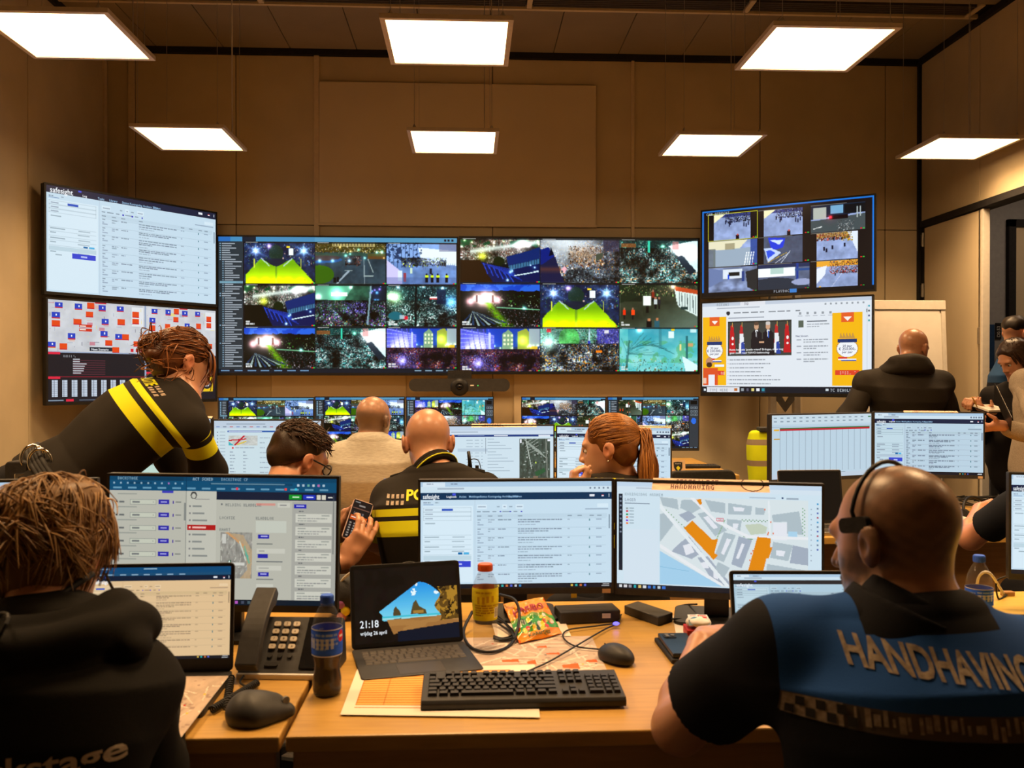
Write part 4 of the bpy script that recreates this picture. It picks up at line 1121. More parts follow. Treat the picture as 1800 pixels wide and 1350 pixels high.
def sheet_page(W=178, H=110):
 bg = (188,212,226); r = Ras(W, H, bg); ink = INK
 r.rect(0,0, W, 16,(200,220,232))
 for k in range(30):
  r.rect(4 + (k % 15) * 11,4 + (k // 15) * 6,5,2, ink, .5)
 r.rect(0,20, W, 1, ink, .2); r.rect(14,22, W - 17,2,(40,110,60)); r.rect(14,24, W - 17,3,(190,30,50)); r.rect(4,24,9,3,(230,180,50)); r.rect(4,40,10,2,(200,150,30))
 for k in range(15):
  r.rect(14 + k * 11,27,1,72, ink, .3)
 r.rect(0, H - 8, W, 8,(190,208,222)); r.rect(60, H - 8,70,1, ink, .6)
 r.rect(W - 6,4,5,2,(30,120,60))
 return r
def dash_page(W=192, H=112, seed=3):
 bg = (204,222,232); r = Ras(W, H, bg); ink = INK
 r.rect(0,0, W, 14,(190,208,222)); r.rect(22,5,70,2, ink, .3)
 for k in range(14):
  r.rect(4 + k * 12,10,6,2, [(70,110,180), ink, (200,60,60)][k % 3], .5)
 r.rect(24,18, W - 30,3,(40,90,170)); r.rect(26,19,60,1,(230,240,250))
 for k in range(14):
  r.rect(5,20 + k * 6,2,2,(170,60,70) if k > 5 else ink, .6); r.rect(10,20 + k * 6,10,1, ink, .4)
 m = Ras(52,18,(200,204,200)); m.shade(m.fbm(9,6),.85,1.1); m.line(.2,1,.55,0,(190,30,50),.03); m.line(0,.5,.6,.35,(190,30,50),.02); m.line(.3,.9,.6,.6,(220,190,60),.02); m.poly([(0,.6),(.2,1),(0,1)], (70,180,190)); r.blit(m, 26,27,52,18)
 r.rect(32,48,3,3,(220,40,50)); r.para(38,48,40,1, ink, .4)
 for k in range(8):
  r.para(28,56 + k * 6,14,1, ink, .4); r.para(52,56 + k * 6,10,1, ink, .4); r.para(82,30 + k * 9,30,1, ink, .3)
 return r
def green_map(W=110, H=110):
 r = Ras(W, H, (206,226,224)); r.rect(0,0, W, 14,(196,214,230)); r.disc(0.4,.8,.4,.3,(190,220,206))
 for k in range(24):
  r.rect(random.random() * W, 20 + random.random() * 90,2,2, [(200,60,80),(60,120,110),(90,90,100)][k % 3], .8)
 r.line(.6,.1,.8,1,(186,204,224),.03); r.disc(.92,.16,.05,.05,(40,60,140))
 return r
def beach(W=190, H=128):
 r = Ras(W, H, (22,16,12)); X, Y = r.grid(); r.shade(r.fbm(7,9),.5,1.3)
 op = (Y > 0.28 + np.where(X < 0.62,(0.62 - X) * 0.95 - 0.06,(X - 0.62) ** 2 * 4 - 0.06)) & (X < 0.83) & (X > 0.17) & (Y < 0.72 - (X < .3) * 0.0)
 op &= ~((X < 0.27) & (Y > 0.5 + (X - 0.17) * 1.6))
 r.mask(op, (40,150,230)); r.mask(op * np.clip((Y - .25) * 2.6,0,1),(120,210,235),.9)
 r.mask(op & (r.fbm(12,19) > .62) & (X > .45) & (Y < .4),(230,245,250)); r.mask(((Y > .655) & (Y < .71) & (X > .26) & (X < .83)),(70,190,210)); r.mask(((Y > .675 + .01 * r.noise(30,4,3)) & (Y < .70) & (X > .26) & (X < .83)),(200,235,235),.6)
 r.poly([(.36,.66),(.37,.57),(.39,.53),(.43,.6),(.44,.66)], (80,70,40)); r.poly([(.53,.65),(.56,.5),(.59,.46),(.62,.55),(.68,.6),(.69,.655)], (90,74,36)); r.rect(.56 * W, .6 * H, .1 * W, .04 * H, (200,150,60),.7); r.poly([(.36,.7),(.44,.69),(.43,.73),(.37,.73)], (50,50,50),.7)
 sand = (Y > .70 + (.5 - X) * .03) & (X > .3 + (Y - .7) * .3) & (Y < .88 + (X - .5) * -.12) & (X < 1)
 r.mask(sand, (170,120,66)); r.mask(sand * (r.noise(8,20,33) > .5),(150,100,52),.6)
 rock = (X > .80 + .03 * np.sin(Y * 20)) & (Y > .3) & (Y < .74 + (1 - X) * .1)
 r.mask(rock, (96,70,26)); r.mask(rock & (r.fbm(20,43) > .52),(170,124,40)); r.mask(rock & (r.fbm(24,47) > .58),(40,28,12)); r.mask(((Y > .86 - (X - .45) * .12 + 0) & (X > .4)),(14,22,38))
 return r
def sign_print(W=210, H=26, t1='CENTRALIST', t2='HANDHAVING'):
 r = Ras(W, H, (240,208,184)); r.shade(r.fbm(12,31),.88,1.1); ink = (90,52,60)
 r.text(W * .2,2, t1, ink, .85, sc=2)
 r.text(W * .16,13, t2, ink, .85, sc=2)
 r.disc(.86,.35,.1,.6,(70,50,60)); r.disc(.86,.35,.09,.52,(236,214,190)); r.rect(W * .83,5,5,4,(60,60,120)); r.rect(W * .88,5,5,5,(200,160,90))
 return r
def street_print(W=150, H=90, seed=3, orange=True):
 r = Ras(W, H, (200,178,160)); r.shade(r.fbm(10, seed),.85,1.1); q = np.random.default_rng(seed)
 for k in range(46):
  x, y = q.random(), q.random(); a = q.random() * PI
  r.line(x, y, x + .25 * math.cos(a), y + .25 * math.sin(a),(226,212,196),.006)
 for k in range(60):
  r.rect(q.random() * W, q.random() * H, 1 + q.random() * 3,1 + q.random() * 2,(150,126,118),.7)
 if orange:
  for x, y, w, h in ((.4,.68,.1,.06),(.55,.72,.05,.08),(.68,.5,.08,.04),(.75,.82,.1,.1),(.9,.7,.07,.06),(.64,.3,.06,.04)):
   r.poly([(x, y),(x + w, y - h * .5),(x + w, y + h),(x, y + h * .8)], (222,104,50))
 for k in range(9):
  r.rect(q.random() * W, q.random() * H, 2,2, [(190,50,40),(230,190,60),(90,90,110)][k % 3])
 return r
def table_print(W=170, H=60):
 r = Ras(W, H, (238,226,208)); r.rect(10,6, W - 34, H - 18,(236,178,96))
 for k in range(16):
  r.rect(10,6 + k * 3, W - 34,1,(196,112,30),.9)
 for x in (10,34,70,110):
  r.rect(x, 6,1, H - 18,(170,100,30),.6)
 return r
# ------------------------------------------------------------------ the room
WY = 7.8
XL, XR = P(186,88, WY)[0], P(1617,104, WY)[0]
ZC = P(850,93, WY)[2]
YB = -2.6          # wall behind the photographer
DOOR_Z = P(1614,402, WY)[2]
DOOR_Y1 = 6.80     # free edge of the closed leaf
DOOR_Y0 = 5.35     # other side of the opening
def board(name, lo, hi, material, parent=None, bevel=0.004):
 return MB().box(lo, hi).build(name, material, parent, bevel=bevel)
struct(board('floor', (XL - 0.3, YB - 0.2,-0.12),(XR + 2.6, WY + 0.6,0.0), 'floor', bevel=0))
ceil = struct(board('ceiling', (XL - 0.3, YB - 0.2, ZC + 0.02),(XR + 0.15, WY + 0.3, ZC + 0.14), 'gap', bevel=0))
wb = struct(board('wall_back', (XL - 0.1, WY + 0.012,0),(XR + 0.1, WY + 0.15, ZC + 0.02), 'gap', bevel=0))
wl = struct(board('wall_left', (XL - 0.15, YB, 0),(XL - 0.012, WY + 0.1, ZC + 0.02), 'gap', bevel=0))
wr = struct(MB().box((XR + 0.012, YB, 0),(XR + 0.15, DOOR_Y0, ZC + 0.02)).box((XR + 0.012, DOOR_Y0, DOOR_Z + 0.05),(XR + 0.15, WY + 0.1, ZC + 0.02))
   .build('wall_right', 'gap'))
struct(board('wall_front', (XL - 0.15, YB - 0.15,0),(XR + 0.15, YB, ZC + 0.02), 'wall', bevel=0))
# back wall: panels divided by seams, rails between some of them
seam_px = [186,238,415,557,866,1112,1336,1556,1617]
zr = [0.10, P(800,398, WY)[2], ZC - 0.05]
for i in range(len(seam_px) - 1):
 x0, x1 = P(seam_px[i], 395, WY)[0], P(seam_px[i + 1], 395, WY)[0]
 for j in range(2):
  board('wall_panel', (x0 + 0.003, WY, zr[j] + 0.003),(x1 - 0.003, WY + 0.02, zr[j + 1] - 0.003), 'wall', wb)
for px, w in ((557,0.045),(232,0.055),(1112,0.028)):
 x = P(px, 300, WY)[0]
 board('wall_rail', (x - w / 2, WY - 0.018,0.1),(x + w / 2, WY + 0.004, zr[2]), 'post', wb)
x = P(866,120, WY)[0]
# lighter strips of board below the wall displays
for a, b in ((478,714),(903,1130),(1355,1409)):
 x0, x1 = P(a, 690, WY)[0], P(b, 690, WY)[0]
 board('cover_board', (x0, WY - 0.02,0.75),(x1, WY + 0.004, P(600,640, WY)[2]), 'wall2', wb)
struct(board('baseboard_back', (XL, WY - 0.015,0),(XR, WY + 0.01,0.10), 'black_soft'))
# dark reveal between walls and ceiling
struct(board('trim_1', (XL, WY - 0.03, ZC - 0.05),(XR, WY + 0.012, ZC), 'gap', bevel=0))
struct(board('trim_2', (XR - 0.03, YB, ZC - 0.05),(XR + 0.012, WY - 0.03, ZC), 'gap', bevel=0))
struct(board('trim_3', (XL - 0.012, YB, ZC - 0.05),(XL + 0.03, WY - 0.03, ZC), 'gap', bevel=0))
struct(board('trim_4', (XR - 0.025, WY - 0.03,0),(XR + 0.01, WY, ZC - 0.05), 'gap', bevel=0))
# left wall panels
ys = [WY]
yy = XL * -1 * F_PX / (P(50,500,5.0)[0] * -1 / 5.0 * F_PX)
while ys[-1] > YB:
 ys.append(yy if len(ys) == 1 else ys[-1] - 1.2)
for a, b in zip(ys[1:], ys[:-1]):
 board('wall_panel', (XL - 0.02, max(a, YB) + 0.004,0.1),(XL, b - 0.004, ZC - 0.05), 'wall', wl)
board('wall_rail', (XL - 0.004, WY - 0.075,0.1),(XL + 0.02, WY - 0.02, ZC - 0.05), 'post', wl)
# right wall panels above the door band and before the opening
yseam = XR / (P(1722,300,5.0)[0] / 5.0)
ys = [WY - 0.03, yseam, yseam - 1.25, yseam - 2.5, yseam - 3.75, yseam - 5, yseam - 6.25, yseam - 7.5, YB]
for a, b in zip(ys[1:], ys[:-1]):
 board('wall_panel', (XR, a + 0.004, DOOR_Z + 0.055),(XR + 0.02, b - 0.004, ZC - 0.05), 'wall', wr)
 if b <= DOOR_Y0 + 0.3:
  board('wall_panel', (XR, a + 0.004,0.1),(XR + 0.02, min(b, DOOR_Y0) - 0.004, DOOR_Z + 0.045), 'wall', wr)
struct(board('trim_5', (XR - 0.02, YB, DOOR_Z),(XR + 0.12, WY - 0.03, DOOR_Z + 0.055), 'gap', bevel=0.003))
# closed door leaf
d1 = struct(board('door_1', (XR + 0.0, DOOR_Y1 + 0.02,0.01),(XR + 0.045, WY - 0.09, DOOR_Z - 0.01), 'wall2', bevel=0.003))
for z in (0.35,1.45, P(1614,512, WY)[2], P(1614,424, WY)[2]):
 MB().lathe([(0.011,-0.06),(0.011,0.06)], 10,(XR - 0.012, WY - 0.085, z)).box((XR - 0.01, WY - 0.085, z - 0.05),(XR, WY - 0.045, z + 0.05)).build('hinge', 'metal', d1)
board('edge_strip', (XR - 0.006, DOOR_Y1,0.01),(XR + 0.05, DOOR_Y1 + 0.03, DOOR_Z - 0.01), 'white_metal', d1, bevel=0.002)
board('edge_strip', (XR - 0.004, DOOR_Y1 + 0.045,0.01),(XR + 0.004, DOOR_Y1 + 0.065, DOOR_Z - 0.01), 'metal', d1, bevel=0.002)
board('shoot_bolt', (XR - 0.014, DOOR_Y1 + 0.045,1.72),(XR + 0.0, DOOR_Y1 + 0.065,1.85), 'metal', d1, bevel=0.002)
struct(board('trim_6', (XR, WY - 0.085,0),(XR + 0.06, WY - 0.02, DOOR_Z), 'gap', bevel=0))
# corridor beyond the opening
CYW = 8.15
wc = struct(board('wall_corridor_end', (XR + 0.15, CYW, 0),(XR + 2.6, CYW + 0.12,3.4), 'corr', bevel=0))
struct(board('wall_corridor_side', (XR + 2.45,3.0,0),(XR + 2.6, CYW + 0.1,3.4), 'corr', bevel=0))
struct(board('ceiling_corridor', (XR + 0.15,3.0,3.4),(XR + 2.6, CYW + 0.12,3.5), 'ceiling', bevel=0))
struct(board('wall_corridor_front', (XR + 0.15,2.9,0),(XR + 2.6,3.0,3.5), 'corr', bevel=0))
xd = P(1768,500, CYW)[0]
d2 = struct(MB().box((xd, CYW - 0.05,0),(xd + 0.07, CYW, P(1780,400, CYW)[2] + 0.07)).box((xd, CYW - 0.05, P(1780,400, CYW)[2]),(xd + 1.1, CYW, P(1780,400, CYW)[2] + 0.07)).build('door_2', 'gap', bevel=0.003))
board('door_leaf', (xd + 0.07, CYW - 0.03,0),(xd + 1.1, CYW - 0.005, P(1780,400, CYW)[2]), 'wall2', d2)
sg = empty('door_sign', P(1754,582, CYW), label='dark upright room number sign on the grey corridor wall', cat='sign')
MB().box((-0.028,-0.012,-0.075),(0.028,-0.002,0.075)).build('plate', 'black', sg, bevel=0.002)
text_part('lettering', 'D0.53', 0.03, 'paper', sg, Matrix.Translation((0.014,-0.013,-0.055)) @ Matrix.Rotation(-PI / 2,4, 'Y'), extrude=0.0)
bp = P(1738,610, CYW)
MB().box((bp[0] - 0.03, CYW - 0.02, bp[2] - 0.2),(bp[0] + 0.045, CYW - 0.002, bp[2] + 0.21)).build('blue_plate', mat('blue_sign', (0.02,0.06,0.16),0.4, var=0.1), None, bevel=0.003)
tag(bpy.data.objects['blue_plate'], 'tall blank blue plate on corridor wall left of the room sign', 'sign')
cl = empty('ceiling_light', (XR + 1.2,6.9,3.36),0, 'added round ceiling light, unseen in the corridor behind the doorway', 'ceiling light')  # unseen lamp, added to brighten the corridor
MB().lathe([(0.32,0.0),(0.32,0.04)], 24).build('housing', 'white_metal', cl)
MB().lathe([(0.30,-0.006),(0.30,0.0)], 24).build('diffuser', mat('corridor_diffuser', (0.9,0.9,0.9),0.5, emit=(1.0,0.72,0.48), estr=12.0, var=0.01), cl)
# ceiling: planks from the beam to the back wall, dark air slots along the beam
zt = ZC
xs0 = P(510,84, WY - 0.03)[0]
step = P(627,84, WY - 0.03)[0] - xs0
YBEAM = G(1200,19, zt)[1]
n0 = int((XL - xs0) / step) - 1
for k in range(n0, n0 + 16):
 a, b = xs0 + k * step, xs0 + (k + 1) * step
 a, b = max(a, XL), min(b, XR)
 if b - a > 0.02:
  board('ceiling_panel', (a + 0.003, YBEAM + 0.03, zt),(b - 0.003, WY - 0.03, zt + 0.02), 'ceiling', ceil, bevel=0.003)
board('ceiling_beam', (XL, YBEAM, zt - 0.012),(XR - 0.03, YBEAM + 0.03, zt + 0.02), 'post', ceil, bevel=0.002)
x_end = P(1700,12, YBEAM)[0]
secs = [XL, P(460,5, YBEAM)[0], P(930,5, YBEAM)[0], P(1310,5, YBEAM)[0], x_end]
for a, b in zip(secs[:-1], secs[1:]):
 g = MB()
 for q in range(5):
  g.box((a + 0.03, YBEAM - 0.05 - q * 0.035, zt - 0.004),(b - 0.03, YBEAM - 0.028 - q * 0.035, zt + 0.02))
 g.build('air_slot', 'grille', ceil)
 board('ceiling_divider', (b - 0.02, YBEAM - 0.22, zt - 0.008),(b + 0.02, YBEAM, zt + 0.02), 'post', ceil, bevel=0.002)
yv = YBEAM - 0.22
while yv > YB:
 board('ceiling_panel', (XL, max(YB, yv - 1.8) + 0.003, zt),(XR, yv - 0.003, zt + 0.02), 'ceiling', ceil, bevel=0.003)
 yv -= 1.8
# ------------------------------------------------------------------ hanging light panels
ZL = P(784,35.5,4.17)[2]
M['diffuser'] = mat('light_diffuser', (0.9,0.9,0.88),0.6, emit=PANEL_COLOR, estr=PANEL_STRENGTH, var=0.01, scale=2)
M['panel_frame'] = mat('panel_frame', (0.5,0.42,0.34),0.45, var=0.05)
def make_light(loc, label, chain=False):
 r = empty('ceiling_light', loc, 0, label, 'ceiling light', 'square light panels hanging on wires')
 s, t = 0.31,0.285
 m = MB()
 m.box((-s, -s, 0),(s, -t, 0.022)).box((-s, t, 0),(s, s, 0.022)).box((-s, -t, 0),(-t, t, 0.022)).box((t, -t, 0),(s, t, 0.022)).box((-t, -t, 0.016),(t, t, 0.022))
 m.build('frame', 'panel_frame', r)
 MB().box((-t, -t, 0.006),(t, t, 0.013)).build('diffuser', 'diffuser', r)
 la = bpy.data.lights.new('panel_light', 'AREA')
 la.shape = 'SQUARE'
 la.size = 2 * t
 la.energy = PANEL_WATTS
 la.color = PANEL_COLOR
 la.spread = math.radians(PANEL_SPREAD)
 lo = bpy.data.objects.new('panel_light', la)
 COL.objects.link(lo)
 lo.parent = r
 lo.location = (0,0,0.003)
 h = ZC - loc[2]
 for sx in (-1,1):
  for sy in (-1,1):
   MB().tube([(sx * 0.26, sy * 0.29,0.03),(sx * 0.26, sy * 0.29, h)], 0.0016,5).build('wire', 'metal', r)
   MB().lathe([(0.010,0.02),(0.010,0.032),(0.004,0.045)], 8,(sx * 0.26, sy * 0.29,0)).build('clip', 'metal', r)
 MB().tube([p for p in [(0.0,0.05,0.022),(0.1,0.16,0.04),(0.2,0.22,0.034),(0.22,0.24,0.08),(0.22,0.24, h)]], 0.003 if not chain else 0.005,6).build('power_cable', 'cable_white' if chain else 'metal', r)
 return r
def corner_light(px, py, Yfar, label, chain=False):
 p = P(px, py, Yfar)        # far right corner of the lit square
 return make_light((p[0] - 0.285, Yfar - 0.285, ZL), label, chain)
YF1, YF2 = 4.75,6.62
corner_light(262,100, YF1, 'large square light panel cut by the left edge, nearer row')
corner_light(885,110, YF1, 'nearer square light panel hanging above the middle of the room')
corner_light(1485,118, YF1, 'nearer square light panel hanging on the right, above the right wall screens')
corner_light(427,250, YF2, 'farther square light panel above the left wall screens, beside a beaded cord', True)
corner_light(867,258, YF2, 'farther square light panel in front of the pale wall board')
corner_light(1297,259, YF2, 'farther square light panel above the right pair of wall screens')
corner_light(1712,263, YF2, 'farther square light panel nearest the doorway')
for X, lb in ((-1.97, 'person in the hoodie'),(-0.1, 'tablet and keyboard'),(1.74, 'officer in the blue shirt'),(3.45, 'monitor cut by the right edge')):
 make_light((X, 2.58, ZL), 'square light panel out of the picture, over the ' + lb)  # unseen row, added for the brightness over the front desks
# pale board on the back wall
q0, q1 = P(562,393, WY), P(1047,152, WY)
r_ = empty('wall_board', (0.5 * (q0[0] + q1[0]), WY, q0[2]), label='large pale projection board high on the back wall', cat='board')
w_, h_ = q1[0] - q0[0], q1[2] - q0[2]
MB().box((-w_ / 2,-0.025,0),(w_ / 2,0.0, h_)).build('board_panel', 'wall2', r_, bevel=0.004)
MB().box((-w_ / 2 - 0.01,-0.04,-0.02),(w_ / 2 + 0.01,0.0,0.0)).build('tray', 'post', r_, bevel=0.003)
# ------------------------------------------------------------------ wall screens
def quad_place(pxL, pxR, pyT, pyB, YL, YR, side='L'):
 """real place, width, height and yaw of an upright screen seen between two pixel columns"""
 ref, Yr = (pxL, YL) if side == 'L' else (pxR, YR)
 top, bot = P(ref, pyT, Yr)[2], P(ref, pyB, Yr)[2]
 a, b = P(pxL, pyT, YL), P(pxR, pyT, YR)
 w = math.hypot(b[0] - a[0], b[1] - a[1])
 yaw = math.atan2(b[1] - a[1], b[0] - a[0])
 return np.array([(a[0] + b[0]) / 2,(a[1] + b[1]) / 2,(top + bot) / 2]), w, top - bot, yaw
def wall_tv(label, ras, args, side='L', bez=0.014, bot=0.022, letters=(), group=None):
 c, w, h, yaw = quad_place(*args, side=side)
 r = empty('wall_screen', c, yaw, label, 'screen', group)
 MB().box((-w / 2,0,-h / 2),(w / 2,0.05, h / 2)).build('casing', 'black', r, bevel=0.006)
 m = MB()
 m.box((-w / 2,-0.006,-h / 2),(-w / 2 + bez, 0.002, h / 2)).box((w / 2 - bez, -0.006,-h / 2),(w / 2,0.002, h / 2))
 m.box((-w / 2 + bez, -0.006, h / 2 - bez),(w / 2 - bez, 0.002, h / 2)).box((-w / 2 + bez, -0.006,-h / 2),(w / 2 - bez, 0.002,-h / 2 + bot))
 m.build('bezel', 'black', r)
 sw, sh = w - 2 * bez, h - bez - bot
 me = ras_mesh('screen', ras, sw, sh)
 me.materials.append(M['screen'])
 s = link('screen', me, r)
 s.location = (0,-0.002,(bot - bez) / 2)
 for t, fx, fy, hh, al, mt in letters:
  text_part('lettering', t, hh * sh, mt, s, Matrix.Translation((-sw / 2 + fx * sw, -0.0008, sh / 2 - fy * sh)), align=al, bold=0.012, width=0.118 * sw if t == 'safesight' else None)
 MB().box((-0.22,0.05,-0.16),(0.22,0.09,0.16)).build('wall_mount', 'black_soft', r, bevel=0.004)
 return r, c, w, h, yaw
def head_words(y, hh, first='Logboek', rest=('Acties', 'Meldingen', 'Status Koningsdag Arnhem 2024', 'Exporteren')):
 out = []
 for t, fx in zip((first,) + rest, (0.135,0.20,0.252,0.31,0.458)):
  out.append((t, fx, y, hh, 'LEFT', 'glow_white' if t == first else 'glow_pale'))
 return tuple(out)
M['glow_pale'] = mat('glowing_pale_letters', (0.01,0.01,0.01),0.4, emit=rgb(150,190,225), estr=1.0, var=0.02)
SS = (('safesight', 0.02,0.062,0.05, 'LEFT', 'glow_white'),) + tuple((t, 0.19 + (fx - 0.135) * 1.25, y, h, a, m) for t, fx, y, h, a, m in head_words(0.06,0.021, 'Log', ('Tasks', 'Library', 'Status Koningsdag Arnhem 2024', 'Export')))
tv1 = wall_tv('upper left wall screen with a pale incident log page', log_page(300,178, browser=False, taskbar=False, seed=4, head=(34,36,62)),
   (77,381,320,517,6.45,7.55), letters=SS, group='big screens on the back wall')
wall_tv('lower left wall screen with maps dotted with orange and blue boxes', plan_screen(),
  (80,381,522,713,6.45,7.55), letters=(('Next Scenario', 0.23,0.484,0.022, 'LEFT', 'glow_white'),), group='big screens on the back wall')
R1 = [['tent', 'road', 'plaza'], ['aerial', 'alley', 'square'], ['stage', 'crowd', 'concert']]
R2 = [['aerialw', 'field', 'crowdw'], ['stage', 'tent', 'kiosk'], ['concert', 'party', 'smoke']]
wall_tv('left of two huge middle wall screens, camera list along its left side', cctv(424,240, R1),(381,806,413,660,7.62,7.62), group='big screens on the back wall')
wall_tv('right of two huge middle wall screens, nine camera views filling it', cctv(420,236, R2, side=0.0, top=0.0, bottom=0.0),(806.5,1230,415,658,7.62,7.62), group='big screens on the back wall')
wall_tv('upper right wall screen with blue border and nine pale street views', pave_wall(),(1232,1540,370,526,7.52,6.76), group='big screens on the back wall', bot=0.016)
nl = tuple((t, fx, fy, hh, 'CENTER', 'glow_navy') for fx in (0.0785,0.868) for t, fy, hh in (('20 jaar', 0.515,0.024),('€ 250.000,-', 0.548,0.026),('per jaar', 0.58,0.024)))
nl += (("Rutte bezoekt 'goede vriend' Erdogan, maar nog", 0.175,0.535,0.021, 'LEFT', 'glow_white'),('geen steun voor NAVO-leiderschap', 0.175,0.57,0.021, 'LEFT', 'glow_white'),('Net binnen', 0.575,0.40,0.02, 'LEFT', 'glow_navy'))
wall_tv('lower right wall screen with a news page between yellow adverts', news_page(),(1232,1536,531,696,7.52,6.76), letters=nl, group='big screens on the back wall', bot=0.03)
# floor stand carrying the right-hand screens
p = P(1383,712,7.4)
r_ = empty('screen_stand', (p[0], 7.45,0), label='white metal post stand under the right wall screens', cat='stand')
MB().box((-0.13,-0.02,0.05),(-0.075,0.04,2.9)).build('post', 'white_metal', r_, bevel=0.004)
MB().box((0.075,-0.02,0.05),(0.13,0.04,2.9)).build('post', 'white_metal', r_, bevel=0.004)
MB().box((-0.075,0.0,0.9),(0.075,0.03,1.08)).build('brace', 'white_metal', r_, bevel=0.004)
zb = P(1383,712,7.4)[2]
MB().prism([(-0.075, zb + 0.10),(-0.05, zb + 0.10),(0.0, zb + 0.02),(0.05, zb + 0.10),(0.075, zb + 0.10),(0.075, zb + 0.04),(0.0, zb - 0.06),(-0.075, zb + 0.04)], 0,0.02, Matrix.Translation((0,-0.005,0)) @ Matrix.Rotation(PI / 2,4, 'X')).build('gusset', 'grey', r_)
MB().box((-0.4,-0.05,0),(0.4,0.08,0.05)).build('foot', 'white_metal', r_, bevel=0.006)
# video bar under the middle screens
p0, p1 = P(719,676,7.5), P(896,676,7.5)
wv = p1[0] - p0[0]
r_ = empty('video_bar', ((p0[0] + p1[0]) / 2,7.56, p0[2]), label='long dark conference camera bar under the middle wall screens', cat='camera')
MB().rbox((-wv / 2,-0.07,-0.058),(wv / 2,0.03,0.05),0.05,6, axis=1).build('body', 'dark_grey', r_, smooth='auto')
m = MB(); T = Matrix.Rotation(PI / 2,4, 'X')
m.lathe([(0.075,0.0),(0.075,0.03),(0.06,0.045),(0.035,0.048),(0.03,0.04)], 24)
o = m.build('lens', 'black', r_, smooth='auto'); o.matrix_local = Matrix.Translation((0.0,-0.05,-0.02)) @ T
MB().lathe([(0.026,0),(0.02,0.012),(0.008,0.016)], 16).build('glass', mat('lens_glass', (0.005,0.005,0.008),0.08, var=0.01), o, smooth=True).location = (0,0,0.036)
MB().box((0.09,-0.074,-0.012),(0.12,-0.069,-0.002)).build('logo', 'paper', r_)
MB().box((0.15,-0.074,-0.012),(0.157,-0.069,-0.005)).build('status_light', 'led_green', r_)
MB().box((-0.10,-0.02,0.05),(0.10,0.0,0.12)).build('bracket', 'black_soft', r_)
# ------------------------------------------------------------------ desks
DZ = 0.75
def desk(label, x0, x1, y0, y1, z=DZ, top='desk', group=None, drawers=(), grooves=(), thick=0.032, panel=True):
 r = empty('desk', ((x0 + x1) / 2, y0,0),0, label, 'desk', group)
 w, d = x1 - x0, y1 - y0
 MB().box((-w / 2,0, z - thick),(w / 2, d, z)).build('desk_top', top, r, bevel=0.004)
 for sx in (-1,1):
  for yy in (0.06, d - 0.12):
   MB().box((sx * (w / 2 - 0.05) - 0.03, yy, 0.0),(sx * (w / 2 - 0.05) + 0.03, yy + 0.06, z - thick)).build('leg', 'grey', r, bevel=0.004)
 if panel:
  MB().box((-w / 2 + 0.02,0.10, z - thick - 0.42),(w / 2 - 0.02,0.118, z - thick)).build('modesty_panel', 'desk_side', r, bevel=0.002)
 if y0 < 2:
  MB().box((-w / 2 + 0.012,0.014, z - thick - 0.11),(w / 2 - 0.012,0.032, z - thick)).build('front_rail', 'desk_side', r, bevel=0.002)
 for a, b in drawers:
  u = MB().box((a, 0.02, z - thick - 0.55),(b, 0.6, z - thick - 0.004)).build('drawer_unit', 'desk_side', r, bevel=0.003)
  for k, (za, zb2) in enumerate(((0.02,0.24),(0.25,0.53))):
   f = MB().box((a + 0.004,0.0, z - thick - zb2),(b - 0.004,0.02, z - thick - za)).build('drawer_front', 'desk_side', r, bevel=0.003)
   MB().tube([((a + b) / 2 - 0.06,-0.02, z - thick - za - 0.05),((a + b) / 2 + 0.06,-0.02, z - thick - za - 0.05)], 0.005,8).build('handle', 'metal', f)
 return r
YD0, YD1 = 1.765,2.80
XS = -0.365
desk('light wood desk in the left foreground, phone and mouse on it', XS - 1.6, XS - 0.006, YD0, YD1, group='front row of desks')
desk('light wood desk in the middle foreground, keyboard and tablet on it', XS + 0.006,1.235, YD0, YD1, group='front row of desks')
desk('pale yellow desk beside the seated officer in the blue shirt', 1.245,2.845, YD0,2.86, top='desk_yellow', group='front row of desks')
YM0, YM1 = 3.87,4.78
desk('wood desk under the leaning police officer in the middle row', -2.72,-1.13, YM0, YM1, group='middle row of desks', drawers=((0.2,0.6),))
desk('wood desk in front of the seated bald police officer', -1.12,0.47, YM0, YM1, group='middle row of desks', drawers=((0.05,0.45),(0.46,0.74)), panel=True)
desk('wood desk in the middle row beneath the two right monitors', 0.48,2.06, YM0, YM1, group='middle row of desks')
desk('wood desk at the right end of the middle row, crossed arms on it', 2.07,3.66, YM0, YM1, group='middle row of desks')
XW1 = 0.5 * (G(1235,806,0.80)[0] + G(1290,838,0.80)[0])
desk('long wood desk along the back wall under the camera monitors', XW1 - 2.0, XW1,5.95,7.25, z=0.80, group='desks at the back wall')
desk('left wood desk along the back wall, grey sweater man at it', XW1 - 4.02, XW1 - 2.01,5.95,7.25, z=0.80, group='desks at the back wall')
